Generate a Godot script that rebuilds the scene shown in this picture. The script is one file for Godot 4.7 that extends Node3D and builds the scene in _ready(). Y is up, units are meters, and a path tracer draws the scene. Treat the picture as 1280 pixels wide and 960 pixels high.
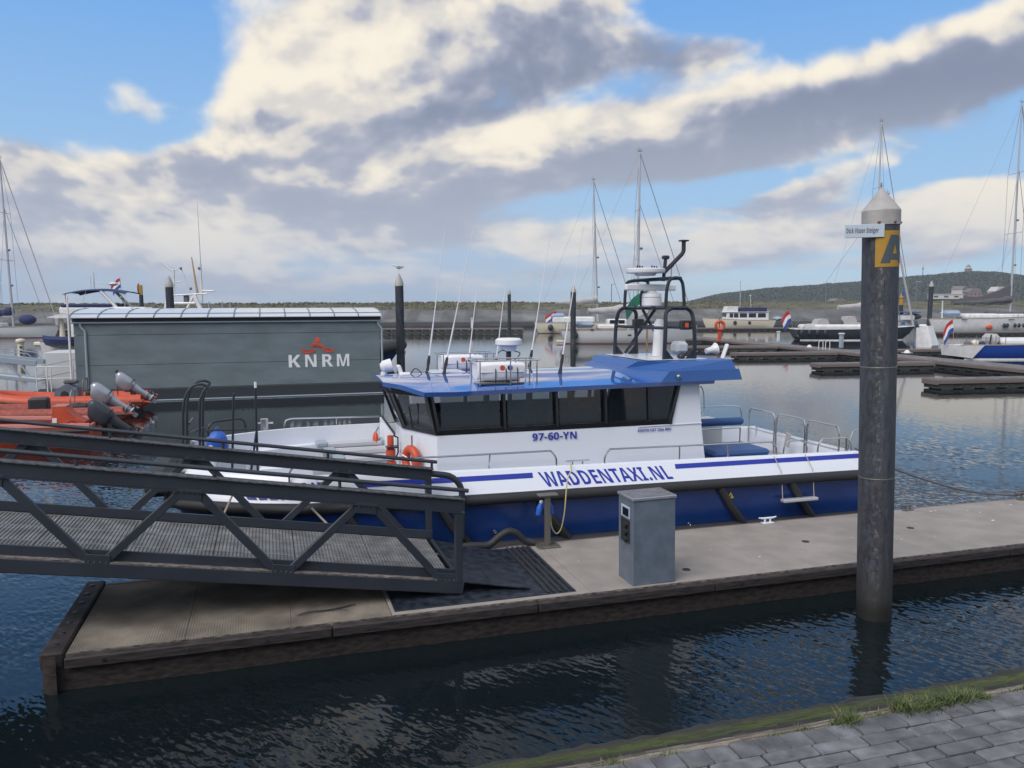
extends Node3D
# Harbour with a water taxi at its pontoon. World axes: x runs along the pontoon, y is up, -z runs across it, away from the quay. Units are metres.

const YAW := -16.919

class MB:
	# collects triangles given anticlockwise as seen from outside; mesh() smooths across edges flatter than `crease`
	var v := PackedVector3Array()
	var c := PackedColorArray()
	var o := Vector3.ZERO
	var col := Color(1, 1, 1)
	var tint := false
	func _init(off := Vector3.ZERO):
		o = -off
	func tri(a: Vector3, b: Vector3, d: Vector3):
		v.push_back(a + o); v.push_back(d + o); v.push_back(b + o)
		if tint:
			c.push_back(col); c.push_back(col); c.push_back(col)
	func quad(a: Vector3, b: Vector3, d: Vector3, e: Vector3):
		tri(a, b, d); tri(a, d, e)
	func box(at: Vector3, s: Vector3, bs := Basis.IDENTITY, bev := 0.0):
		var h := s / 2.0
		var b: float = min(bev, min(h.x, min(h.y, h.z)) * 0.9)
		if b <= 0.0:
			var p := []
			for i in 8:
				p.push_back(at + bs * Vector3(h.x if i & 1 else -h.x, h.y if i & 2 else -h.y, h.z if i & 4 else -h.z))
			quad(p[4], p[5], p[7], p[6]); quad(p[1], p[0], p[2], p[3]); quad(p[5], p[1], p[3], p[7])
			quad(p[0], p[4], p[6], p[2]); quad(p[6], p[7], p[3], p[2]); quad(p[0], p[1], p[5], p[4])
			return
		# chamfered: three rings of the box's corner points
		var ax := [Vector3(1, 0, 0), Vector3(0, 1, 0), Vector3(0, 0, 1)]
		for k in 3:
			var n: Vector3 = ax[k]; var s1: Vector3 = ax[(k + 1) % 3]; var s2: Vector3 = ax[(k + 2) % 3]
			var hn: float = h[k]; var h1: float = h[(k + 1) % 3]; var h2: float = h[(k + 2) % 3]
			for sg in [1.0, -1.0]:
				var q := []
				for w in [[-1, -1], [1, -1], [1, 1], [-1, 1]]:
					q.push_back(at + bs * (n * hn * sg + s1 * (h1 - b) * w[0] + s2 * (h2 - b) * w[1]))
				if sg > 0: quad(q[0], q[1], q[2], q[3])
				else: quad(q[3], q[2], q[1], q[0])
			for sa in [1.0, -1.0]:
				for sb in [1.0, -1.0]:
					var e0: Vector3 = s1 * h1 * sa + s2 * (h2 - b) * sb
					var e1: Vector3 = s1 * (h1 - b) * sa + s2 * h2 * sb
					var L: Vector3 = n * (hn - b)
					var q2 := [at + bs * (e0 - L), at + bs * (e0 + L), at + bs * (e1 + L), at + bs * (e1 - L)]
					if sa * sb < 0: quad(q2[0], q2[1], q2[2], q2[3])
					else: quad(q2[3], q2[2], q2[1], q2[0])
		for sx in [1.0, -1.0]:
			for sy in [1.0, -1.0]:
				for sz in [1.0, -1.0]:
					var g := Vector3(sx, sy, sz)
					var a1 := at + bs * (g * Vector3(h.x, h.y - b, h.z - b))
					var a2 := at + bs * (g * Vector3(h.x - b, h.y, h.z - b))
					var a3 := at + bs * (g * Vector3(h.x - b, h.y - b, h.z))
					if sx * sy * sz > 0: tri(a1, a2, a3)
					else: tri(a3, a2, a1)
	func bar(p0: Vector3, p1: Vector3, w: float, h: float, bev := 0.0, up := Vector3.UP):
		# a box along p0-p1, w wide and h high
		var d := p1 - p0
		var x := d.normalized()
		if abs(x.dot(up)) > 0.99: up = Vector3(0, 0, 1)
		var z := x.cross(up).normalized()
		box((p0 + p1) / 2.0, Vector3(d.length(), h, w), Basis(x, z.cross(x), z), bev)
	func loft(rings: Array, closed := true, cap0 := false, cap1 := false):
		for i in rings.size() - 1:
			var a: Array = rings[i]; var b: Array = rings[i + 1]
			var m := a.size()
			for j in (m if closed else m - 1):
				var k := (j + 1) % m
				if not a[j].is_equal_approx(a[k]): tri(a[j], a[k], b[k])
				if not b[j].is_equal_approx(b[k]): tri(a[j], b[k], b[j])
		for w in 2:
			if (cap0 if w == 0 else cap1):
				var r: Array = rings[0] if w == 0 else rings[-1]
				var mid := Vector3.ZERO
				for p in r: mid += p
				mid /= r.size()
				for j in r.size():
					if w == 0: tri(mid, r[(j + 1) % r.size()], r[j])
					else: tri(mid, r[j], r[(j + 1) % r.size()])
	func ring(at: Vector3, x: Vector3, y: Vector3, n: int) -> Array:
		var r := []
		for i in n: r.push_back(at + x * cos(TAU * i / n) + y * sin(TAU * i / n))
		return r
	func tube(path: Array, rad, n := 8, caps := true, flat := 1.0):
		# rad: a number or one number for each point
		var rs := []
		var pu := Vector3.UP
		var first: Vector3 = (path[1] - path[0]).normalized()
		if abs(first.dot(pu)) > 0.9: pu = Vector3(0, 0, 1) if abs(first.z) < 0.9 else Vector3(1, 0, 0)
		for i in path.size():
			var d0: Vector3 = (path[i] - path[max(i - 1, 0)]).normalized()
			var d1: Vector3 = (path[min(i + 1, path.size() - 1)] - path[i]).normalized()
			var d := (d0 + d1).normalized()
			if d.length() < 0.5: d = d0
			var x := pu.cross(d).normalized()
			var y := d.cross(x).normalized()
			pu = y
			var r: float = rad[i] if rad is Array else rad
			rs.push_back(ring(path[i], x * r, y * r * flat, n))
		loft(rs, true, caps, caps)
	func lathe(at: Vector3, prof: Array, n := 16, bs := Basis.IDENTITY):
		# prof: Vector2(radius, height) from the bottom up
		var rs := []
		for p in prof: rs.push_back(ring(at + bs * Vector3(0, p.y, 0), bs * Vector3(0, 0, p.x), bs * Vector3(p.x, 0, 0), n))
		loft(rs, true, prof[0].x > 0.0005, prof[-1].x > 0.0005)
	func ball(at: Vector3, s: Vector3, bs := Basis.IDENTITY, n := 12, m := 8):
		var rs := []
		for i in m + 1:
			var t := -PI / 2 + PI * i / m
			rs.push_back(ring(at + bs * Vector3(0, sin(t) * s.y, 0), bs * Vector3(0, 0, cos(t) * s.z), bs * Vector3(cos(t) * s.x, 0, 0), n))
		loft(rs)
	func prism(poly: Array, d: float, xf: Transform3D):
		# poly (Vector2, anticlockwise) in xf's xy plane, from z = 0 to z = d
		var pk := PackedVector2Array(poly)
		var ix := Geometry2D.triangulate_polygon(pk)
		var P := func(i, z): return xf * Vector3(pk[i].x, pk[i].y, z)
		for i in range(0, ix.size(), 3):
			var a := ix[i]; var b := ix[i + 1]; var e := ix[i + 2]
			if (pk[b] - pk[a]).cross(pk[e] - pk[a]) < 0:
				var s := b; b = e; e = s
			tri(P.call(a, d), P.call(b, d), P.call(e, d))
			tri(P.call(a, 0.0), P.call(e, 0.0), P.call(b, 0.0))
		for i in pk.size():
			var k := (i + 1) % pk.size()
			quad(P.call(i, 0.0), P.call(k, 0.0), P.call(k, d), P.call(i, d))
	func text(s: String, size: float, xf: Transform3D, depth := 0.004, bold := true, sx := 1.0, face := "Droid Sans"):
		# lettering whose baseline starts at xf's origin; returns its width
		var f := SystemFont.new()
		f.font_names = PackedStringArray([face])
		f.font_weight = 700 if bold else 400
		var t := TextMesh.new()
		t.font = f; t.text = s; t.font_size = 64; t.pixel_size = 1.0 / 64.0; t.depth = 0.02; t.curve_step = 1.0
		t.horizontal_alignment = HORIZONTAL_ALIGNMENT_LEFT
		var lo := 1e9; var hi := -1e9; var by := 1e9; var ty := -1e9
		var pts := PackedVector3Array()
		for n in t.get_surface_count():
			var ar := t.surface_get_arrays(n)
			var pv: PackedVector3Array = ar[Mesh.ARRAY_VERTEX]
			var id = ar[Mesh.ARRAY_INDEX]
			if id == null:
				pts.append_array(pv)
			else:
				for i in id: pts.push_back(pv[i])
		for p in pts:
			lo = min(lo, p.x); hi = max(hi, p.x); by = min(by, p.y); ty = max(ty, p.y)
		var k := size / (ty - by)
		for p in pts:
			v.push_back(xf * Vector3((p.x - lo) * k * sx, (p.y - by) * k, depth if p.z > 0 else 0.0) + o)
			if tint: c.push_back(col)
		return (hi - lo) * k * sx
	func mesh(crease := 38.0) -> ArrayMesh:
		var n := v.size()
		var fn := PackedVector3Array(); fn.resize(n / 3)
		var nr := PackedVector3Array(); nr.resize(n)
		var at := {}
		for f in n / 3:
			fn[f] = (v[f * 3 + 2] - v[f * 3]).cross(v[f * 3 + 1] - v[f * 3])
			for k in 3:
				var q := Vector3i((v[f * 3 + k] * 1500.0).round())
				if at.has(q): at[q].push_back(f)
				else: at[q] = [f]
		var cr := cos(deg_to_rad(crease))
		var un := PackedVector3Array(); un.resize(n / 3)
		for f in n / 3: un[f] = fn[f].normalized()
		for f in n / 3:
			for k in 3:
				var s := Vector3.ZERO
				for g in at[Vector3i((v[f * 3 + k] * 1500.0).round())]:
					if un[f].dot(un[g]) >= cr: s += fn[g]
				nr[f * 3 + k] = s.normalized() if s.length_squared() > 1e-18 else Vector3.UP
		var a := []; a.resize(Mesh.ARRAY_MAX)
		a[Mesh.ARRAY_VERTEX] = v; a[Mesh.ARRAY_NORMAL] = nr
		if tint: a[Mesh.ARRAY_COLOR] = c
		var m := ArrayMesh.new()
		m.add_surface_from_arrays(Mesh.PRIMITIVE_TRIANGLES, a)
		return m

var used := {}
func numbered(n: String) -> String:
	if not used.has(n):
		used[n] = 0
		return n
	used[n] += 1
	return "%s_%03d" % [n, used[n]]

func thing(nm: String, label: String, cat: String, at := Vector3.ZERO, turn := 0.0, group := "") -> Node3D:
	var t := Node3D.new()
	t.name = numbered(nm)
	add_child(t)
	t.position = at
	t.rotation.y = turn
	t.set_meta("label", label); t.set_meta("category", cat)
	if group: t.set_meta("group", group)
	return t

func part(b: MB, nm: String, m: Material, par: Node3D, label := "", crease := 38.0) -> MeshInstance3D:
	var i := MeshInstance3D.new()
	i.mesh = b.mesh(crease)
	i.material_override = null
	i.mesh.surface_set_material(0, m)
	i.name = nm
	par.add_child(i, true)
	if label: i.set_meta("label", label)
	return i

func struct(b: MB, nm: String, m: Material, kind := "structure") -> MeshInstance3D:
	var i := part(b, numbered(nm), m, self)
	i.set_meta("kind", kind)
	return i

func copy_of(t: Node3D, nm: String, label: String, at: Vector3, turn := 0.0) -> Node3D:
	var r: Node3D = t.duplicate()
	r.name = numbered(nm)
	add_child(r)
	r.position = at; r.rotation.y = turn
	r.set_meta("label", label)
	return r

func P(u: float, y: float, w: float) -> Vector3:
	return Vector3(u, y, -w)

# ---------------------------------------------------------------- materials
var TX := {}
var M := {}
var rng := RandomNumberGenerator.new()

func noise(sd: int, freq: float, oct := 4, kind := FastNoiseLite.TYPE_SIMPLEX_SMOOTH) -> FastNoiseLite:
	var n := FastNoiseLite.new()
	n.seed = sd; n.frequency = freq; n.noise_type = kind
	n.fractal_type = FastNoiseLite.FRACTAL_FBM if oct > 1 else FastNoiseLite.FRACTAL_NONE
	n.fractal_octaves = oct
	return n

func ntex(key: String, sd: int, freq: float, oct: int, lo: float, hi: float, mid := 0.5, px := 512, bump := 0.0, kind := FastNoiseLite.TYPE_SIMPLEX_SMOOTH) -> void:
	var t := NoiseTexture2D.new()
	t.width = px; t.height = px; t.seamless = true; t.noise = noise(sd, freq, oct, kind)
	if bump > 0.0:
		t.as_normal_map = true; t.bump_strength = bump
	else:
		var g := Gradient.new()
		g.offsets = PackedFloat32Array([0.0, mid, 1.0])
		g.colors = PackedColorArray([Color(lo, lo, lo), Color((lo + hi) / 2, (lo + hi) / 2, (lo + hi) / 2), Color(hi, hi, hi)])
		t.color_ramp = g
	TX[key] = t

func mat(key: String, r: float, g: float, b: float, rough := 0.6, metal := 0.0, fine := "", fs := 1.0, big := "", bs := Vector3.ONE, bump := "", bumps := 1.0, bump_d := 0.0) -> StandardMaterial3D:
	# colours are linear; fine and big multiply the base colour, bump is a normal map
	var m := StandardMaterial3D.new()
	m.resource_name = key
	m.albedo_color = Color(r, g, b).linear_to_srgb()
	m.roughness = rough; m.metallic = metal
	m.uv1_triplanar = true; m.uv1_world_triplanar = true; m.uv1_scale = Vector3.ONE * fs
	m.uv2_triplanar = true; m.uv2_world_triplanar = true; m.uv2_scale = bs
	if fine: m.albedo_texture = TX[fine]
	if big:
		m.detail_enabled = true; m.detail_blend_mode = BaseMaterial3D.BLEND_MODE_MUL
		m.detail_uv_layer = BaseMaterial3D.DETAIL_UV_2; m.detail_albedo = TX[big]
	if bump:
		m.normal_enabled = true; m.normal_texture = TX[bump]; m.normal_scale = bumps
	M[key] = m
	return m

func tinted(m: StandardMaterial3D) -> StandardMaterial3D:
	m.vertex_color_use_as_albedo = true
	return m

func glass(key: String, r: float, g: float, b: float, alpha: float) -> void:
	var m := StandardMaterial3D.new()
	m.resource_name = key
	m.transparency = BaseMaterial3D.TRANSPARENCY_ALPHA
	m.albedo_color = Color(Color(r, g, b).linear_to_srgb(), alpha)
	m.roughness = 0.04; m.metallic_specular = 0.5
	M[key] = m

func make_materials() -> void:
	ntex("speck", 3, 0.09, 3, 0.78, 1.0)
	ntex("grain", 5, 0.25, 2, 0.6, 1.0)
	ntex("cloud", 7, 0.012, 5, 0.62, 1.0)
	ntex("soft", 9, 0.008, 4, 0.86, 1.0)
	ntex("stain", 11, 0.02, 6, 0.3, 1.0, 0.42)
	ntex("blot", 12, 0.016, 6, 0.76, 1.0, 0.40)
	ntex("nfine", 13, 0.12, 3, 0, 1, 0.5, 512, 4.0)
	ntex("nmid", 15, 0.03, 4, 0, 1, 0.5, 512, 6.0)
	ntex("nwave", 17, 0.02, 3, 0, 1, 0.5, 512, 5.0)
	# pontoon and gangway
	mat("concrete", 0.52, 0.485, 0.45, 0.85, 0, "grain", 1.6, "soft", Vector3.ONE * 0.34, "nfine", 0.25)
	mat("ribbed_deck", 0.50, 0.45, 0.37, 0.85, 0, "grain", 2.0, "cloud", Vector3.ONE * 0.22)
	mat("float_wall", 0.07, 0.055, 0.048, 0.7, 0, "speck", 1.5, "stain", Vector3(0.5, 1.4, 0.5), "nmid", 0.5)
	mat("edge_timber", 0.075, 0.062, 0.065, 0.75, 0, "speck", 2.0, "stain", Vector3(0.35, 2.5, 0.35), "nfine", 0.4)
	mat("edge_strip", 0.42, 0.38, 0.34, 0.7, 0, "speck", 2.0, "stain", Vector3.ONE * 0.8)
	mat("painted_steel", 0.036, 0.046, 0.066, 0.5, 0.0, "speck", 1.2, "soft", Vector3.ONE * 0.4, "nfine", 0.12)
	mat("dusty_steel", 0.26, 0.28, 0.32, 0.7, 0.0, "grain", 1.5, "stain", Vector3.ONE * 1.2)
	mat("grating", 0.46, 0.48, 0.50, 0.7, 0.1, "grain", 1.5, "cloud", Vector3.ONE * 0.45)
	mat("plate_steel", 0.075, 0.10, 0.15, 0.45, 0.2, "grain", 1.0, "stain", Vector3.ONE * 0.5, "nfine", 0.2)
	mat("pile_steel", 1, 1, 1, 0.62, 0.0, "speck", 1.6, "", Vector3.ONE, "nmid", 0.35).uv1_scale = Vector3(2.2, 0.7, 2.2)
	tinted(M.pile_steel)
	mat("far_pile", 0.055, 0.068, 0.09, 0.7, 0, "", 1, "stain", Vector3(0.6, 0.2, 0.6))
	mat("pile_cap", 0.55, 0.54, 0.53, 0.6, 0, "speck", 2.0, "soft", Vector3.ONE * 1.3)
	mat("rust", 0.22, 0.09, 0.045, 0.9)
	mat("yellow_sign", 0.50, 0.29, 0.035, 0.6, 0, "speck", 2.0)
	mat("sign_grey", 0.44, 0.52, 0.60, 0.45)
	mat("sign_letter", 0.06, 0.08, 0.10, 0.6)
	mat("pedestal_grey", 0.145, 0.185, 0.24, 0.38, 0.0, "", 1, "soft", Vector3.ONE * 0.9, "nfine", 0.05)
	mat("black_plastic", 0.022, 0.024, 0.028, 0.5)
	mat("stainless", 0.62, 0.62, 0.62, 0.22, 1.0)
	mat("galvanised", 0.30, 0.29, 0.27, 0.5, 0.6, "grain", 2.0)
	mat("blue_plastic", 0.02, 0.11, 0.50, 0.4)
	mat("rope_yellow", 0.50, 0.45, 0.22, 0.8)
	mat("rope_grey", 0.10, 0.10, 0.115, 0.9)
	mat("rope_pale", 0.42, 0.38, 0.32, 0.9)
	# water taxi
	mat("boat_white", 0.68, 0.725, 0.80, 0.22)
	mat("boat_deck", 0.48, 0.51, 0.56, 0.7, 0, "grain", 2.0)
	mat("hull_blue", 0.012, 0.046, 0.20, 0.22, 0, "", 1, "soft", Vector3.ONE * 0.5)
	mat("roof_blue", 0.035, 0.12, 0.42, 0.05).metallic_specular = 0.9
	M.roof_blue.clearcoat_enabled = true; M.roof_blue.clearcoat = 1.0; M.roof_blue.clearcoat_roughness = 0.04
	mat("roof_blue_dull", 0.028, 0.095, 0.30, 0.35)
	mat("stripe_blue", 0.018, 0.035, 0.33, 0.35)
	mat("rubber", 0.03, 0.032, 0.037, 0.65, 0, "speck", 2.0)
	mat("black_frame", 0.012, 0.013, 0.016, 0.18)
	mat("black_tube", 0.018, 0.024, 0.036, 0.35)
	mat("cushion_blue", 0.03, 0.09, 0.26, 0.45)
	mat("dark_seat", 0.03, 0.032, 0.036, 0.8)
	mat("raft_white", 0.74, 0.75, 0.77, 0.3)
	mat("antenna_white", 0.70, 0.71, 0.73, 0.35)
	mat("aluminium", 0.60, 0.62, 0.65, 0.38, 0.5)
	mat("orange", 0.60, 0.085, 0.032, 0.5, 0, "", 1, "soft", Vector3.ONE * 0.7)
	mat("orange_worn", 0.58, 0.12, 0.08, 0.6, 0, "speck", 1.0, "cloud", Vector3.ONE * 0.8)
	mat("pink_worn", 0.52, 0.20, 0.17, 0.7, 0, "speck", 1.0)
	mat("safety_green", 0.02, 0.25, 0.08, 0.5)
	mat("warning_yellow", 0.62, 0.50, 0.04, 0.5)
	mat("engine_silver", 0.38, 0.40, 0.45, 0.3, 0.6)
	mat("engine_dark", 0.045, 0.052, 0.065, 0.35, 0.3)
	mat("flag_red", 0.42, 0.03, 0.035, 0.8).backlight_enabled = true
	mat("flag_white", 0.72, 0.72, 0.72, 0.8)
	mat("flag_blue", 0.03, 0.07, 0.30, 0.8)
	mat("flag_green", 0.03, 0.20, 0.12, 0.8)
	# boathouse
	mat("house_grey", 0.165, 0.212, 0.235, 0.6, 0, "", 1, "soft", Vector3(0.12, 0.3, 0.12))
	mat("house_joint", 0.05, 0.065, 0.075, 0.7)
	mat("house_base", 0.03, 0.038, 0.05, 0.7, 0, "speck", 0.8)
	mat("roof_sheet", 0.62, 0.66, 0.70, 0.25, 0.2)
	mat("pipe_grey", 0.30, 0.36, 0.42, 0.5)
	mat("letter_white", 0.74, 0.77, 0.80, 0.5)
	mat("letter_orange", 0.62, 0.10, 0.05, 0.5)
	# harbour
	mat("jetty_wood", 0.38, 0.35, 0.345, 0.85, 0, "grain", 0.8, "cloud", Vector3(0.2, 1, 0.2))
	mat("jetty_red", 0.20, 0.165, 0.155, 0.8, 0, "speck", 1.0)
	mat("jetty_side", 0.13, 0.135, 0.125, 0.85, 0, "speck", 0.6, "stain", Vector3.ONE * 0.4)
	mat("jetty_float", 0.055, 0.06, 0.062, 0.7)
	mat("yacht_white", 0.78, 0.79, 0.80, 0.35, 0, "", 1, "soft", Vector3.ONE * 0.3)
	mat("yacht_grey", 0.56, 0.58, 0.59, 0.4)
	mat("yacht_cream", 0.62, 0.58, 0.47, 0.4)
	mat("yacht_dark", 0.03, 0.035, 0.048, 0.3)
	mat("yacht_blue", 0.012, 0.055, 0.32, 0.3)
	mat("boot_red", 0.12, 0.035, 0.04, 0.6)
	mat("teak", 0.30, 0.25, 0.20, 0.8)
	mat("mast_alu", 0.46, 0.48, 0.52, 0.4, 0.3)
	mat("wire", 0.17, 0.19, 0.22, 0.5)
	mat("canvas_white", 0.52, 0.51, 0.52, 0.9, 0, "speck", 1.0)
	mat("canvas_navy", 0.018, 0.03, 0.10, 0.85)
	mat("canvas_blue", 0.05, 0.11, 0.30, 0.85)
	mat("canvas_pale", 0.27, 0.35, 0.46, 0.9)
	mat("canvas_grey", 0.13, 0.135, 0.145, 0.9, 0, "speck", 1.0)
	mat("dark_window", 0.012, 0.016, 0.02, 0.08)
	mat("buoy_dark", 0.02, 0.024, 0.035, 0.5)
	mat("wood_mast", 0.42, 0.27, 0.12, 0.6)
	mat("gull_white", 0.66, 0.66, 0.67, 0.8)
	mat("gull_grey", 0.24, 0.26, 0.29, 0.8)
	mat("beak", 0.55, 0.33, 0.05, 0.6)
	glass("cabin_glass", 0.010, 0.015, 0.02, 0.62)
	glass("clear_glass", 0.03, 0.045, 0.05, 0.26)
	# land
	tinted(mat("slope_stone", 1, 1, 1, 0.8, 0, "grain", 2.5, "", Vector3.ONE, "nmid", 0.7))
	mat("quay_bed", 0.07, 0.068, 0.062, 0.95, 0, "grain", 3.0)
	for i in 4:
		var k: float = [1.0, 0.84, 1.12, 0.93][i]
		mat("paver%d" % i, 0.33 * k, 0.345 * k, 0.385 * k, 0.85, 0, "grain", 4.0, "cloud", Vector3.ONE * (0.8 + 0.2 * i), "nfine", 0.5)
	tinted(mat("grass", 1, 1, 1, 0.8))
	tinted(mat("land", 1, 1, 1, 0.95, 0, "grain", 0.25, "cloud", Vector3(0.02, 0.15, 0.02)))
	tinted(mat("leaf", 1, 1, 1, 0.9))
	mat("far_wall", 0.52, 0.50, 0.47, 0.8)
	mat("far_roof", 0.17, 0.14, 0.13, 0.8)
	mat("far_red", 0.24, 0.15, 0.13, 0.7)

# ---------------------------------------------------------------- sky: clear air, clouds and low haze, as radiance by direction
const SKY_W := 4096
const SKY_K := 0.575      # the exposure makes up for it
# [azimuth from the view's middle, elevation, half width, half height (degrees), tilt (degrees), weight] of the cloud banks
var BANKS := []
var SHADE := []
var sn1: FastNoiseLite
var sn2: FastNoiseLite
var sn3: FastNoiseLite
var grid := PackedVector2Array()
const GA := 46.0
const GE := 34.0
const GS := 0.5
func lay_sky_grid() -> void:
	BANKS = [
		[-5.7, 19.9, 15.0, 4.3, 12, 1.25], [-12.4, 14.9, 7.9, 3.7, 28, 1.25], [-18.3, 10.4, 6.4, 2.3, 25, 1.00], [-2.3, 15.3, 8.8, 3.7, 15, 0.95], [5.7, 20.4, 5.6, 2.2, 15, 0.70], [9.1, 16.7, 8.0, 2.1, 6, 0.85],
		[14.8, 16.7, 3.6, 1.0, 15, 0.60], [-25.4, 12.8, 3.2, 1.7, 0, 1.35], [30.5, 14.9, 6.9, 3.2, 20, 1.35], [20.3, 12.8, 9.7, 2.8, 12, 1.30], [12.4, 11.3, 9.1, 2.7, 8, 1.25], [0.0, 10.6, 11.3, 2.6, 8, 1.10],
		[-8.0, 8.9, 10.5, 2.7, 8, 1.10], [-19.3, 6.9, 11.5, 2.5, 5, 1.00], [-28.8, 7.9, 9.2, 3.0, 0, 1.15], [-30.1, 4.1, 9.0, 2.0, 0, 0.95], [-18.8, 4.0, 13.3, 1.9, 3, 0.65], [-2.3, 6.3, 8.2, 1.9, 8, 0.75],
		[-9.6, 4.7, 7.4, 1.5, 3, 0.50], [29.9, 5.7, 5.5, 2.7, 3, 1.55], [17.7, 4.2, 9.9, 1.5, 8, 1.00], [21.3, 7.7, 5.3, 1.1, 18, 0.85], [14.0, 6.6, 6.6, 0.7, 10, 0.55], [4.6, 4.7, 6.9, 1.1, 4, 0.55],
		[25.6, 2.7, 6.4, 0.6, 4, 0.60], [6.8, 2.6, 8.7, 0.6, 0, 0.40], [-23.7, 1.1, 17.5, 1.0, 0, 0.50], [-6.8, 1.8, 15.6, 0.9, 0, 0.45], [28.8, 9.1, 2.0, 0.6, 10, 0.50], [-28.4, 15.9, 8.2, 5.3, 0, -1.35],
		[-21.8, 15.0, 2.5, 3.7, 0, -0.55], [-31.0, 11.8, 4.4, 1.2, 0, -0.50], [20.8, 18.5, 13.0, 2.2, -4, -1.00], [14.0, 7.7, 7.8, 1.0, 8, -0.60], [28.4, 8.6, 7.2, 0.9, 8, -1.10], [3.4, 7.1, 3.8, 1.0, 0, -0.50],
		[18.8, 1.6, 8.7, 0.7, 0, -0.70], [-22.3, 11.0, 3.9, 0.7, 10, -0.50], [5.7, 14.4, 3.8, 0.9, 15, -0.50], [-23.7, 5.1, 8.8, 0.4, 4, -0.30], [-12.4, 6.3, 7.3, 0.4, 6, -0.40],
	]
	SHADE = [
		[-1.7, 13.7, 7.6, 2.1, 18, -1.00], [-8.0, 12.2, 5.6, 1.2, 20, -0.50], [10.8, 16.3, 9.2, 2.2, 5, -0.70], [19.3, 11.3, 13.2, 2.2, 14, -1.15], [30.5, 12.5, 6.5, 2.6, 18, -1.00], [9.1, 9.6, 6.8, 1.4, 6, -0.80],
		[-2.3, 8.1, 6.9, 1.6, 10, -0.75], [-4.6, 5.6, 8.2, 1.5, 6, -0.50], [-18.8, 9.2, 4.6, 0.7, 10, -0.55], [-29.2, 6.6, 6.1, 1.6, 0, -0.30], [-17.2, 2.1, 24.6, 1.6, 0, -0.35], [21.3, 7.3, 5.1, 1.0, 15, -0.50],
		[13.5, 6.4, 6.6, 0.7, 8, -0.50], [28.4, 9.1, 3.1, 0.6, 8, -0.60], [27.0, 2.6, 7.3, 0.6, 3, -0.60], [4.6, 4.4, 7.5, 0.7, 3, -0.35], [-11.9, 17.8, 10.4, 4.3, 18, 0.85], [-19.3, 11.6, 4.0, 2.1, 35, 0.70],
		[-9.1, 10.2, 9.3, 1.2, 8, 1.00], [0.0, 11.9, 7.6, 1.4, 10, 1.00], [-17.2, 7.5, 10.5, 1.2, 6, 0.75], [30.1, 6.2, 5.7, 2.6, 0, 1.50], [16.4, 14.8, 5.3, 1.1, 12, 1.10], [22.8, 15.1, 5.0, 0.9, 8, 1.10],
		[28.8, 16.4, 4.1, 0.7, 24, 0.80], [17.7, 4.4, 9.6, 1.0, 8, 0.90], [-24.2, 7.4, 2.2, 1.0, 30, 1.20], [-28.8, 8.9, 6.6, 0.9, 0, 0.50], [-28.8, 4.2, 7.7, 0.9, 0, 0.75], [-18.8, 4.2, 11.5, 0.7, 3, 0.60],
		[-25.4, 13.3, 2.7, 1.1, 0, 0.60], [0.0, 20.0, 9.5, 1.2, 14, 0.60],
	]
	# sums of the banks and of their light on a coarse grid of directions
	var nx := int(GA * 2 / GS) + 1
	var ny := int((GE + 4.0) / GS) + 1
	grid.resize(nx * ny)
	for j in ny:
		for i in nx:
			var az := -GA + i * GS
			var el := -4.0 + j * GS
			var s := Vector2.ZERO
			for w in 2:
				var t := 0.0
				for b in (BANKS if w == 0 else SHADE):
					var r := deg_to_rad(b[4])
					var dx: float = az - b[0]; var dy: float = el - b[1]
					var x = (dx * cos(r) + dy * sin(r)) / b[2]
					var y = (-dx * sin(r) + dy * cos(r)) / b[3]
					t += b[5] * exp(-pow(x * x + y * y, 1.4))
				s[w] = t
			grid[j * nx + i] = s

func sky_base(az: float, el: float) -> Vector2:
	# x: how much cloud, y: how lit; beyond the banks an even field of broken cloud
	var e: float = smoothstep(GA - 2.0, GA - 10.0, abs(az)) * smoothstep(GE - 2.0, GE - 9.0, el)
	var wide := Vector2(0.56, 0.28)
	wide.x += 0.62 * exp(-pow(az / 65.0, 2.0)) * smoothstep(16.0, 26.0, el)
	wide.y -= 0.55 * exp(-pow(az / 65.0, 2.0)) * smoothstep(16.0, 26.0, el)
	if e <= 0.0: return wide
	var nx := int(GA * 2 / GS) + 1
	var fx = (az + GA) / GS; var fy = (max(el, -3.9) + 4.0) / GS
	var ix := int(fx); var iy := int(fy)
	fx -= ix; fy -= iy
	var k := iy * nx + ix
	var s: Vector2 = grid[k].lerp(grid[k + 1], fx).lerp(grid[k + nx].lerp(grid[k + nx + 1], fx), fy)
	return wide.lerp(s, e)

func cloudiness(az: float, el: float) -> float:
	# noise that shrinks towards the horizon, as a sheet of cloud does; taken in the round so that it closes behind
	var q := 17.0 * log(1.0 + max(el, 0.0) / 10.0)
	var a := deg_to_rad(az)
	var x := sin(a) * 40.0; var z := cos(a) * 40.0
	var w := sn3.get_noise_3d(x, q, z)
	var p := Vector3(x + w * 4.0, q * 1.5 + w * 3.0 + x * 0.10, z)
	var puff := 0.42 - absf(sn2.get_noise_3dv(p)) * 1.5        # rounded heads with creases between
	return 0.60 * sn1.get_noise_3dv(p) + 0.20 * puff + 0.07 * sn2.get_noise_3dv(p * 3.1)

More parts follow.
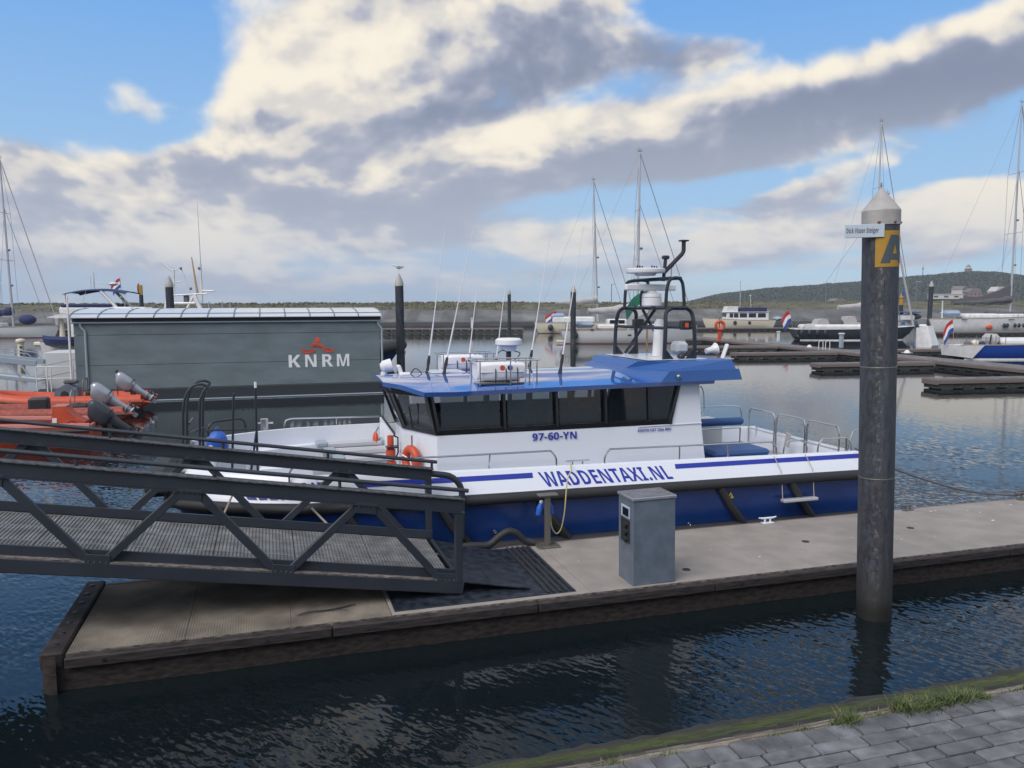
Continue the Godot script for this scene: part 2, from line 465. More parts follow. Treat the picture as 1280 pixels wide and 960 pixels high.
func sky_color(az: float, el: float) -> Color:
	var b := sky_base(az, el)
	var n0 := cloudiness(az, el)
	var d := 0.62 * b.x - 0.30 + n0
	var n1 := cloudiness(az - 1.1, el + 1.4)      # a little nearer the sun
	var n2 := cloudiness(az - 2.6, el + 3.2)
	var cover := smoothstep(-0.24, 0.30, d)
	var t: float = clamp(el / 22.0, 0.0, 1.0)
	var clear := Color(0.50, 0.70, 0.84).lerp(Color(0.15, 0.385, 0.82), pow(t, 0.85))
	clear = clear.lerp(Color(0.44, 0.53, 0.68), smoothstep(11.0, 3.0, el) * 0.75 * smoothstep(16.0, -6.0, az))
	clear = clear.lerp(Color(0.66, 0.76, 0.80), smoothstep(3.5, 0.5, el) * 0.6 * smoothstep(-6.0, 12.0, az))
	# light: falls on the side turned to the sun, fails inside thick cloud and underneath
	var x: float = 0.02 + 1.15 * (n0 - n1) + 1.0 * (n0 - n2) + 0.50 * b.y - 0.20 * smoothstep(0.3, 0.9, d) + 0.20 * smoothstep(0.30, 0.0, d)
	x += 0.34 * sn3.get_noise_3d(az * 2.2, el * 4.0, 70.0) + 0.30 * sn2.get_noise_3d(az * 0.7, el * 1.2, 30.0)
	var lit := 1.0 / (1.0 + exp(-4.2 * x))
	var dark := Color(0.25, 0.295, 0.41)
	var midc := Color(0.45, 0.475, 0.565)
	var pale := Color(0.72, 0.69, 0.66)
	var cream := Color(0.98, 0.90, 0.76)
	dark = dark.lerp(Color(0.355, 0.40, 0.50), smoothstep(14.0, 9.0, el))
	var cl := dark.lerp(midc, smoothstep(0.0, 0.40, lit)).lerp(pale, smoothstep(0.30, 0.66, lit)).lerp(cream, smoothstep(0.62, 1.0, lit))
	cl = cl.lerp(Color(0.52, 0.57, 0.68), smoothstep(11.0, 1.0, el) * 0.62)
	var c := clear.lerp(cl, cover)
	return Color(c.r * SKY_K, c.g * SKY_K, c.b * SKY_K)

func make_sky() -> ImageTexture:
	sn1 = noise(21, 0.10, 7); sn1.fractal_gain = 0.55
	sn2 = noise(22, 0.22, 4); sn2.fractal_gain = 0.5
	sn3 = noise(23, 0.05, 3)
	lay_sky_grid()
	var lw := 512
	var low := Image.create(lw, lw / 2, false, Image.FORMAT_RGBF)
	var ground := Color(0.10, 0.11, 0.12)
	for j in lw / 2:
		var el := 90.0 - (j + 0.5) / (lw / 2) * 180.0
		for i in lw:
			var az := (i + 0.5) / lw * 360.0 + YAW      # azimuth from the view's middle
			az = fposmod(az + 180.0, 360.0) - 180.0
			low.set_pixel(i, j, ground if el < -3.0 else sky_color(az, el))
	low.resize(SKY_W, SKY_W / 2, Image.INTERPOLATE_CUBIC)
	var ppd := SKY_W / 360.0
	for j in range(int((90.0 - 27.0) * ppd), int(91.0 * ppd)):
		var el := 90.0 - (j + 0.5) / ppd
		for i in int(84.0 * ppd):
			var az := -42.0 + (i + 0.5) / ppd
			var x := int(fposmod((az - YAW) * ppd, SKY_W))
			low.set_pixel(x, j, sky_color(az, el))
	return ImageTexture.create_from_image(low)
# ---------------------------------------------------------------- water and land
func make_water() -> void:
	# one sheet round the viewer's place out to beyond the dike; finer where it is near; real ripples
	var n1 := noise(31, 0.50, 2)
	var n2 := noise(32, 2.2, 2)
	var n3 := noise(33, 5.5, 2)
	var patch := noise(34, 0.16, 3)
	var ctr := Vector2(-2.839, 9.363)
	var angs := PackedFloat32Array()
	var a0 := deg_to_rad(-YAW)      # to the right of -z
	var nf := 620
	for i in nf + 1: angs.push_back(a0 + deg_to_rad(lerp(-46.0, 46.0, float(i) / nf)))
	for i in range(1, 24): angs.push_back(a0 + deg_to_rad(lerp(46.0, 314.0, i / 24.0)))
	var rows := 760
	var na := angs.size()
	var vs := PackedVector3Array(); vs.resize(rows * na)
	var ns := PackedVector3Array(); ns.resize(rows * na)
	var id := PackedInt32Array()
	for j in rows:
		var t := float(j) / (rows - 1)
		var r: float = 3.0 * exp(t * log(2200.0 / 3.0)) if j else 0.5
		# keep many rows between 5 and 60 m
		if j: r = 4.6 * pow(11.0, t / 0.82) if t < 0.82 else 4.6 * 11.0 * pow(2200.0 / 50.6, (t - 0.82) / 0.18)
		var step := r * (0.0039 if t < 0.82 else 0.028)
		var f2: float = clamp(1.5 - step * 4.0, 0.0, 1.0)
		var f3: float = clamp(1.5 - step * 8.0, 0.0, 1.0)
		var f1: float = clamp(1.3 - step * 0.5, 0.0, 1.0)
		var calm: float = lerp(1.0, 0.15, smoothstep(15.0, 30.0, r))
		for i in na:
			var x: float = ctr.x + sin(angs[i]) * r
			var z: float = ctr.y - cos(angs[i]) * r
			var gust: float = exp(-(pow((x + 9.0) / 7.0, 2.0) + pow((z + 12.0) / 9.0, 2.0)))      # a ruffled patch beyond the gangway
			var ruf: float = maxf(calm, gust * 1.2) * clamp(0.95 + 1.5 * patch.get_noise_2d(x, z * 1.4) + 0.9 * gust, 0.25, 2.2)
			var h := [0.0, 0.0, 0.0]
			if j:
				# ripples run slantwise: stretched along one direction; calmer patches in the lee
				var e := 0.015
				for k in 3:
					var xx := x + (e if k == 1 else 0.0)
					var zz := z + (e if k == 2 else 0.0)
					var p := xx * 0.47 + zz * 0.88
					var q := -xx * 0.88 + zz * 0.47
					h[k] = 0.0045 * f1 * calm * n1.get_noise_2d(p * 0.6, q * 1.2) + 0.0036 * f2 * ruf * n2.get_noise_2d(p * 0.75, q * 1.9) + 0.0038 * f3 * ruf * n3.get_noise_2d(p * 0.8, q * 1.9)
			var w := j * na + i
			vs[w] = Vector3(x, h[0], z)
			ns[w] = Vector3(-(h[1] - h[0]) / 0.015, 1.0, -(h[2] - h[0]) / 0.015).normalized()
	for j in rows - 1:
		for i in na:
			var k := (i + 1) % na
			var a := j * na + i; var b := j * na + k; var c := a + na; var d := b + na
			id.append_array(PackedInt32Array([a, c, b, b, c, d]))
	var ar := []; ar.resize(Mesh.ARRAY_MAX)
	ar[Mesh.ARRAY_VERTEX] = vs; ar[Mesh.ARRAY_NORMAL] = ns; ar[Mesh.ARRAY_INDEX] = id
	var m := ArrayMesh.new()
	m.add_surface_from_arrays(Mesh.PRIMITIVE_TRIANGLES, ar)
	var wm := mat("water", 0.005, 0.009, 0.011, 0.05)
	wm.metallic_specular = 0.36
	wm.normal_enabled = true; wm.normal_texture = TX.nwave; wm.normal_scale = 0.03; wm.uv1_scale = Vector3(0.30, 0.3, 0.45)
	m.surface_set_material(0, wm)
	var o := MeshInstance3D.new()
	o.name = "water"; o.mesh = m
	o.set_meta("kind", "structure")
	add_child(o)

func slope_at(t: float) -> Vector2:      # (height, v) on the quay's edge: a narrow berm, then the stone slope; t from its top to the water
	if t < 0.1: return Vector2(2.53, -6.945).lerp(Vector2(2.475, -6.68), t / 0.1)
	return Vector2(2.475, -6.68) + (Vector2(-0.05, -2.83) - Vector2(2.475, -6.68)) * (t - 0.1) / 0.9

func make_quay() -> void:
	# paved top: a bed with the pavers standing a little proud of it
	var b := MB.new()
	b.box(P(4, 2.30, -26.92), Vector3(60, 0.44, 40))
	var bed := struct(b, "quay_pavement", M.quay_bed)
	var kinds := []
	for i in 4:
		var q := MB.new()
		q.box(Vector3.ZERO, Vector3(0.205, 0.06, 0.062), Basis.IDENTITY, 0.006)
		kinds.push_back(q.mesh())
	for row in 13:
		var head := row == 0
		var w := -6.915 - (0.0 if head else 0.10 + (row - 1) * 0.0685) - (0.048 if head else 0.034)
		var step := 0.105 if head else 0.2125
		var x := -2.9 + (row % 2) * 0.106
		while x < 1.3:
			var i := MeshInstance3D.new()
			i.name = "paver"
			i.mesh = kinds[rng.randi() % 4]
			i.material_override = M["paver%d" % (rng.randi() % 4)]
			if head: i.scale = Vector3(0.487, 1, 1.55)
			i.rotation = Vector3(rng.randf_range(-0.012, 0.012), rng.randf_range(-0.012, 0.012), rng.randf_range(-0.012, 0.012))
			i.position = P(x, 2.522 + rng.randf_range(-0.004, 0.004), w)
			bed.add_child(i, true)
			x += step
	# stone slope down to the water, its colour a record of the tide: sand and grit, then weed, then wet rock
	var n := noise(41, 1.1, 5)
	var nb := noise(42, 0.33, 3)
	var nl := noise(43, 3.0, 3)
	b = MB.new(); b.tint = true
	var R := 90; var C := 420
	var pts := []
	for j in R + 1:
		var t := edge_t(float(j) / R)
		var rowp := []
		for i in C + 1:
			var x := -9.0 + 23.0 * i / C
			var s := slope_at(t)
			var rough: float = lerp(0.010, 0.075, smoothstep(0.10, 0.5, t))
			var y := s.x + rough * n.get_noise_2d(x * 1.6, t * 9.0) + 0.005 * nl.get_noise_2d(x * 4.0, t * 60.0)
			# long courses of set stone in the upper part
			var cs := fposmod(t * 90.0 + 0.35 * nb.get_noise_2d(x * 2.0, 3.0), 1.0)
			y -= (0.008 if cs < 0.2 else 0.0) * smoothstep(0.07, 0.05, t)
			# loose rocks and weed along the waterline
			y += 0.10 * max(0.0, n.get_noise_2d(x * 3.0, 50.0 + t * 6.0)) * smoothstep(0.45, 0.8, t)
			y += 0.045 * maxf(0.0, nl.get_noise_2d(x * 1.1, t * 6.0) + 0.25) * smoothstep(0.103, 0.14, t) * smoothstep(0.5, 0.2, t)      # low rubble below the berm
			rowp.push_back(Vector3(x, y, -s.y))
		pts.push_back(rowp)
	var sand := Color(0.36, 0.32, 0.265); var dark := Color(0.035, 0.033, 0.03)
	var moss := Color(0.078, 0.108, 0.016); var wet := Color(0.032, 0.033, 0.028)
	for j in R:
		for i in C:
			var x := -9.0 + 23.0 * i / C
			var t0 := edge_t(float(j) / R)
			var t := t0 + (0.008 * n.get_noise_2d(x * 0.8, 9.0) + 0.006 * n.get_noise_2d(x * 3.0, t0 * 30.0)) * (1.0 if t0 < 0.12 else 4.0)
			var k := nl.get_noise_2d(x * 5.0, t0 * 120.0)
			var k2 := nb.get_noise_2d(x * 3.0, t0 * 40.0)
			var cl := sand * (0.9 + 0.5 * k + 0.3 * k2)
			if fposmod(t0 * 90.0 + 0.35 * nb.get_noise_2d(x * 2.0, 3.0), 1.0) < 0.22: cl *= 0.5
			cl = cl.lerp(dark * (1.0 + 0.8 * k), smoothstep(0.046, 0.054, t))
			cl = cl.lerp(moss * (0.9 + 0.8 * k), smoothstep(0.062, 0.072, t) * clamp(0.8 + 0.9 * k2, 0.0, 1.0))
			cl = cl.lerp(wet * (1.0 + 0.6 * k), smoothstep(0.092, 0.125, t + 0.02 * k2))
			cl.a = 1.0
			b.col = cl
			b.quad(pts[j][i], pts[j + 1][i], pts[j + 1][i + 1], pts[j][i + 1])
	struct(b, "stone_slope", M.slope_stone)
	# the slope goes on to both sides
	b = MB.new(); b.tint = true
	for sx in [[-60.0, -9.0], [14.0, 60.0]]:
		for k in [[0.0, 0.05, sand], [0.05, 0.066, dark], [0.066, 0.1, moss], [0.1, 1.1, wet]]:
			var s0 := slope_at(k[0]); var s1 := slope_at(k[1])
			b.col = k[2]
			b.quad(P(sx[0], s0.x, s0.y), P(sx[0], s1.x, s1.y), P(sx[1], s1.x, s1.y), P(sx[1], s0.x, s0.y))
	struct(b, "stone_slope", M.slope_stone)
	# grass and weeds growing at the pavement's edge
	b = MB.new(); b.tint = true
	# [along, spread, height, how dense]
	var clumps := [[-0.74, 0.10, 0.062, 1.1], [-0.58, 0.07, 0.035, 0.5], [-0.47, 0.09, 0.075, 0.9], [-0.37, 0.09, 0.066, 1.2], [-0.27, 0.09, 0.07, 1.3], [-0.18, 0.08, 0.066, 1.3], [-0.09, 0.08, 0.05, 0.9], [-0.93, 0.06, 0.028, 0.5], [-1.06, 0.09, 0.022, 0.4], [-1.5, 0.10, 0.03, 0.4], [-1.72, 0.08, 0.04, 0.5], [0.2, 0.2, 0.05, 0.9], [-2.2, 0.2, 0.06, 0.6]]
	for c in clumps:
		for k in int(420 * c[3]):
			var u: float = c[0] + rng.randfn(0.0, c[1] * 0.42)
			var w: float = -6.915 + rng.randfn(0.0, 0.020)
			blade(b, P(u, 2.53, w), c[2] * rng.randf_range(0.25, 1.0) * exp(-pow((u - c[0]) / c[1], 2.0)))
	for k in 500:       # sparse blades in the joints
		blade(b, P(rng.randf_range(-2.6, 1.2), 2.54, [-7.015, -7.083, -7.152, -7.22][rng.randi() % 4] + rng.randf_range(-0.004, 0.004)), rng.randf_range(0.006, 0.018))
	struct(b, "grass", M.grass, "stuff")

func edge_t(f: float) -> float:
	return -0.004 + 0.125 * f / 0.45 if f < 0.45 else 0.121 + 0.99 * (f - 0.45) / 0.55

func blade(b: MB, p: Vector3, h: float) -> void:
	var a := rng.randf() * TAU
	var d := Vector3(cos(a), 0, sin(a))
	var s := Vector3(-d.z, 0, d.x) * (0.0012 + h * 0.022)
	var lean := rng.randf_range(0.2, 1.3) * h
	var k := rng.randf()
	b.col = Color(0.045, 0.085, 0.022).lerp(Color(0.095, 0.125, 0.045), k) if rng.randf() < 0.88 else Color(0.22, 0.18, 0.10)
	var m := p + Vector3(0, h * 0.6, 0) + d * lean * 0.35
	b.tri(p - s, p + s, m + s * 0.7); b.tri(p - s, m + s * 0.7, m - s * 0.7)
	b.tri(m - s * 0.7, m + s * 0.7, p + Vector3(0, h, 0) + d * lean)

# the dike across the harbour: along d from its corner, seen square on
func dike_at(s: float, q: float) -> Vector3:      # s along, q back from its foot
	var a := Vector3(43.7, 0, -143.8)
	var d := Vector3(cos(0.295), 0, sin(0.295))
	return a + d * s + Vector3(d.z, 0, -d.x) * q

func make_land() -> void:
	var n := noise(51, 0.05, 5)
	var nn := noise(52, 0.4, 4)
	var b := MB.new(); b.tint = true
	# cross section of the dike: [back from the foot, height, red, green, blue]
	var sec := [[0.0, -0.5, 0.05, 0.05, 0.05], [0.6, 0.25, 0.05, 0.052, 0.05], [7.0, 0.9, 0.055, 0.056, 0.054], [8.0, 1.1, 0.24, 0.25, 0.26], [19.0, 3.35, 0.30, 0.31, 0.315], [20.5, 3.5, 0.22, 0.22, 0.13], [34.0, 4.6, 0.25, 0.24, 0.14], [42.0, 5.1, 0.21, 0.20, 0.115], [56.0, 4.8, 0.10, 0.10, 0.05], [95.0, 2.5, 0.10, 0.11, 0.05]]
	var prev := []
	for i in 241:
		var s := -150.0 + 2.5 * i
		var row := []
		for k in sec:
			var p := dike_at(s, k[0] + 0.5 * nn.get_noise_2d(s, k[0]))
			var grow: float = smoothstep(2.0, 5.0, k[1])
			p.y = k[1] + grow * (0.55 * n.get_noise_2d(s, k[0]) + 0.25 * nn.get_noise_2d(s * 1.5, k[0]))
			row.push_back(p)
		if prev.size():
			for k in sec.size() - 1:
				var c := Color(sec[k + 1][2], sec[k + 1][3], sec[k + 1][4]) * (1.0 + 0.45 * nn.get_noise_2d(s * 0.8, k * 20.0))
				c.a = 1
				b.col = c
				b.quad(prev[k], row[k], row[k + 1], prev[k + 1])
		prev = row
	struct(b, "dike", M.land, "structure")
	# dune grass and low scrub on the dike's crest and back slope
	var tuft := MB.new(); tuft.tint = true
	for k in 9:
		var a := TAU * k / 9.0
		tuft.col = Color(1, 1, 1) * rng.randf_range(0.75, 1.15)
		tuft.tri(Vector3(cos(a) * 0.3, 0, sin(a) * 0.3), Vector3(cos(a + 1.3) * 0.3, 0, sin(a + 1.3) * 0.3), Vector3(cos(a + 0.6) * 0.34, rng.randf_range(0.5, 1.0), sin(a + 0.6) * 0.34))
	var mm := MultiMesh.new()
	mm.transform_format = MultiMesh.TRANSFORM_3D; mm.use_colors = true
	mm.mesh = tuft.mesh(0.0)
	mm.instance_count = 9000
	for i in mm.instance_count:
		var s := rng.randf_range(-130, 330)
		var q := rng.randf_range(21.0, 45.0)
		var p := dike_at(s, q)
		p.y = lerp(3.45, 5.0, smoothstep(19.0, 43.0, q)) + 0.4 * n.get_noise_2d(s, q)
		var g: float = smoothstep(40.0, 90.0, s)
		var sz: float = rng.randf_range(0.2, 0.55) * lerp(1.0, 0.55, g)
		mm.set_instance_transform(i, Transform3D(Basis(Vector3.UP, rng.randf() * TAU).scaled(Vector3(sz * 1.7, sz, sz * 1.7)), p))
		var k := rng.randf()
		mm.set_instance_color(i, Color(0.15, 0.145, 0.085).lerp(Color(0.25, 0.225, 0.14), k).lerp(Color(0.22, 0.235, 0.11), g * 0.7))
	var mi := MultiMeshInstance3D.new()
	mi.multimesh = mm; mi.name = "dune_grass"; mi.material_override = M.leaf
	mi.set_meta("kind", "stuff")
	add_child(mi)
	# wooded hill far behind, on the right
	b = MB.new(); b.tint = true
	var hp := []
	for i in 61:
		var row := []
		for j in 25:
			var az := deg_to_rad(lerp(7.0, 40.0, i / 60.0) - YAW)
			var d: float = lerp(640.0, 1300.0, j / 24.0)
			row.push_back(Vector3(-2.839 + sin(az) * d, hill_h(lerp(7.0, 40.0, i / 60.0), d), 9.363 - cos(az) * d))
		hp.push_back(row)
	for i in 60:
		for j in 24:
			b.col = Color(0.062, 0.074, 0.042) * (1.0 + 0.3 * nn.get_noise_2d(i * 3.0, j * 3.0))
			b.quad(hp[i][j], hp[i + 1][j], hp[i + 1][j + 1], hp[i][j + 1])
	struct(b, "hill", M.land)
	# its trees, too far off to tell apart
	var crown := MB.new(); crown.tint = true
	for k in 26:
		var dv := Vector3(rng.randfn(), rng.randfn(), rng.randfn()).normalized() * rng.randf_range(0.5, 1.0)
		dv.y = abs(dv.y)
		var tx := Vector3(rng.randfn(), rng.randfn(), rng.randfn()).normalized() * 0.5
		var ty := dv.cross(tx).normalized() * 0.5
		crown.col = Color(1, 1, 1) * rng.randf_range(0.7, 1.2)
		crown.tri(dv - tx * 0.7 - ty * 0.5, dv + tx * 0.8 - ty * 0.4, dv + ty * 0.8)
	mm = MultiMesh.new()
	mm.transform_format = MultiMesh.TRANSFORM_3D; mm.use_colors = true
	mm.mesh = crown.mesh(0.0)
	mm.instance_count = 15000
	for i in mm.instance_count:
		var azd := rng.randf_range(8.0, 40.0)
		var d := rng.randf_range(660.0, 1050.0)
		var az := deg_to_rad(azd - YAW)
		var h := hill_h(azd, d)
		var sz = rng.randf_range(1.3, 2.9) * clamp(h / 14.0, 0.25, 1.0)
		mm.set_instance_transform(i, Transform3D(Basis(Vector3.UP, rng.randf() * TAU).scaled(Vector3(sz * 1.3, sz, sz * 1.3)), Vector3(-2.839 + sin(az) * d, h - 0.4, 9.363 - cos(az) * d)))
		mm.set_instance_color(i, Color(0.052, 0.064, 0.04).lerp(Color(0.082, 0.092, 0.05), rng.randf() * rng.randf()))
	mi = MultiMeshInstance3D.new()
	mi.multimesh = mm; mi.name = "forest"; mi.material_override = M.leaf
	mi.set_meta("kind", "stuff")
	add_child(mi)

func hill_h(az: float, d: float) -> float:      # the hill's height by direction from the harbour and distance
	var top := 0.0
	var ks := [[7.0, 0.0], [10.5, 3.0], [12.8, 9.5], [14.6, 15.0], [17.7, 20.5], [19.8, 22.5], [23.7, 26.5], [25.7, 29.5], [27.5, 31.5], [29.5, 34.0], [31.0, 33.0], [32.6, 28.5], [40.0, 18.0], [60.0, 10.0]]
	for i in ks.size() - 1:
		if az >= ks[i][0] and az < ks[i + 1][0]:
			top = lerp(float(ks[i][1]), float(ks[i + 1][1]), (az - ks[i][0]) / (ks[i + 1][0] - ks[i][0]))
	return max(1.0, top * smoothstep(640.0, 900.0, d) * 1.02)
# ---------------------------------------------------------------- pontoon, gangway and what stands on them
const PT := 0.40         # the pontoon's deck above the water
const PW := 2.42         # its width

func make_pontoon() -> void:
	var at := P(10, 0, 1.2)
	var t := thing("floating_pontoon", "long concrete pontoon along the blue and white taxi, ribbed deck at its left end", "pontoon", at)
	var b := MB.new(at)
	# float walls: near and far side and the left end, uneven with growth
	var n := noise(61, 1.5, 4)
	for i in 150:
		var u0 := -5.2 + 31.2 * i / 150.0; var u1 := -5.2 + 31.2 * (i + 1) / 150.0
		var r0 := 0.012 * n.get_noise_2d(u0, 0); var r1 := 0.012 * n.get_noise_2d(u1, 0)
		b.quad(P(u0, -0.5, 0.05 + r0), P(u1, -0.5, 0.05 + r1), P(u1, 0.26, 0.05 + r1), P(u0, 0.26, 0.05 + r0))
	b.quad(P(26, -0.5, PW - 0.05), P(-5.2, -0.5, PW - 0.05), P(-5.2, 0.26, PW - 0.05), P(26, 0.26, PW - 0.05))
	b.quad(P(-5.2, -0.5, PW - 0.05), P(-5.2, -0.5, 0.05), P(-5.2, 0.26, 0.05), P(-5.2, 0.26, PW - 0.05))
	b.quad(P(26, -0.5, 0.05), P(26, -0.5, PW - 0.05), P(26, 0.26, PW - 0.05), P(26, 0.26, 0.05))
	b.quad(P(-5.2, 0.26, 0.05), P(26, 0.26, 0.05), P(26, 0.26, PW - 0.05), P(-5.2, 0.26, PW - 0.05))
	part(b, "float_wall", M.float_wall, t)
	# timber edge beams in lengths, with a pale strip on top
	var cuts := [-5.06, -2.22, 0.35, 2.9, 5.5, 8.1, 10.7, 13.3, 15.9, 18.5, 21.1, 23.7, 26.0]
	for i in cuts.size() - 1:
		var j := rng.randf_range(-0.008, 0.008)
		b = MB.new(at); b.bar(P(cuts[i] + 0.006, 0.325, 0.03 + j), P(cuts[i + 1] - 0.006, 0.325, 0.03 + j), 0.11, 0.125, 0.014)
		part(b, "edge_beam", M.edge_timber, t)
		b = MB.new(at); b.bar(P(cuts[i] + 0.004, 0.33, PW - 0.02), P(cuts[i + 1] - 0.004, 0.33, PW - 0.02), 0.09, 0.13, 0.012)
		part(b, "edge_beam", M.jetty_red, t)
		for k in 3:
			b = MB.new(at); b.tube([P(cuts[i] + 0.4 + k * 0.85, 0.325, 0.0 + j), P(cuts[i] + 0.4 + k * 0.85, 0.325, -0.034 + j)], 0.02, 8)
			part(b, "bolt", M.plate_steel, t)
	# end beam of dark timber, rounded steel corner
	b = MB.new(at); b.bar(P(-5.19, 0.34, 0.05), P(-5.19, 0.34, 2.46), 0.24, 0.19, 0.02)
	var e := part(b, "end_beam", M.edge_timber, t)
	for k in 7:
		b = MB.new(at); b.lathe(P(-5.2, 0.436, 0.28 + k * 0.33), [Vector2(0.035, 0), Vector2(0.03, 0.012), Vector2(0.0, 0.016)], 8)
		part(b, "bolt", M.plate_steel, e)
	b = MB.new(at)
	var arc := []
	for k in 7: arc.push_back(P(-5.13 - 0.17 * sin(PI / 2 * k / 6.0), 0.0, 0.13 - 0.17 * cos(PI / 2 * k / 6.0)))
	for k in 6: b.quad(arc[k + 1] + Vector3(0, -0.45, 0), arc[k] + Vector3(0, -0.45, 0), arc[k] + Vector3(0, 0.43, 0), arc[k + 1] + Vector3(0, 0.43, 0))
	part(b, "corner_plate", M.float_wall, t)
	# left deck: ribbed boards lying across
	for k in 3:
		b = MB.new(at)
		var u0: float = [-5.06, -3.85, -2.68][k]; var u1: float = [-3.855, -2.685, -1.50][k]
		var nr := int((u1 - u0) / 0.03)
		b.box(P((u0 + u1) / 2, 0.375, 1.21), Vector3(u1 - u0, 0.03, 2.26))
		for r in nr:
			b.box(P(u0 + 0.015 + 0.03 * r, 0.392, 1.21), Vector3(0.019, 0.006, 2.25))
		part(b, "ribbed_deck_panel", M.ribbed_deck, t)
	b = MB.new(at); b.box(P(-3.28, 0.395, 0.088), Vector3(3.55, 0.02, 0.016)); part(b, "deck_edging", M.edge_strip, t)
	b = MB.new(at); b.box(P(12.26, 0.392, 0.088), Vector3(27.5, 0.022, 0.018)); part(b, "deck_edging", M.edge_strip, t)
	# concrete panels
	var us := [-1.494, 1.15, 3.95, 6.75, 9.55, 12.35, 15.15, 17.95, 20.75, 23.55, 26.0]
	for i in us.size() - 1:
		b = MB.new(at)
		b.box(P((us[i] + us[i + 1]) / 2, 0.345, 1.24), Vector3(us[i + 1] - us[i] - 0.008, 0.11, 2.28), Basis.IDENTITY, 0.008)
		part(b, "concrete_panel", M.concrete, t)
	b = MB.new(at)
	for k in 60:
		var c := P(rng.randf_range(-1.2, 14.0), 0.4025, rng.randf_range(0.25, 2.2))
		var rr := rng.randf_range(0.006, 0.028) * rng.randf_range(0.5, 1.2)
		var fan := []
		for i in 9: fan.push_back(c + Vector3(cos(TAU * i / 9.0), 0, -sin(TAU * i / 9.0)) * rr * rng.randf_range(0.5, 1.5))
		for i in 9: b.tri(c + Vector3(0, 0.001, 0), fan[i], fan[(i + 1) % 9])
	var dp := part(b, "droppings", M.yacht_white, t)
	dp.set_meta("kind", "stuff")
	for q in [[2.772, 0.551], [5.263, 1.199], [7.449, 1.334]]:
		b = MB.new(at); b.lathe(P(q[0], 0.4, q[1]), [Vector2(0.06, 0.0), Vector2(0.058, 0.006), Vector2(0.045, 0.007), Vector2(0.04, 0.002), Vector2(0.0, 0.002)], 14)
		part(b, "lifting_socket", M.plate_steel, t)

func cleat(at: Vector3, turn: float, label: String, k := 1.0, m: Material = M.galvanised) -> void:
	var t := thing("mooring_cleat", label, "cleat", at, turn, "cleats on the pontoon")
	var b := MB.new(); b.box(Vector3(0, 0.01, 0) * k, Vector3(0.22, 0.02, 0.09) * k, Basis.IDENTITY, 0.006); part(b, "base_plate", m, t)
	for s in [-0.055, 0.055]:
		b = MB.new(); b.tube([Vector3(s, 0.015, 0) * k, Vector3(s * 0.9, 0.085, 0) * k], 0.017 * k, 8); part(b, "leg", m, t)
	b = MB.new(); b.tube([Vector3(-0.17, 0.105, 0) * k, Vector3(-0.1, 0.092, 0) * k, Vector3(0.1, 0.092, 0) * k, Vector3(0.17, 0.105, 0) * k], [0.012 * k, 0.018 * k, 0.018 * k, 0.012 * k], 8); part(b, "horn", m, t)

func ghb(u: float) -> float:      # underside of the gangway
	return 0.415 + (-0.5 - u) * 0.1565

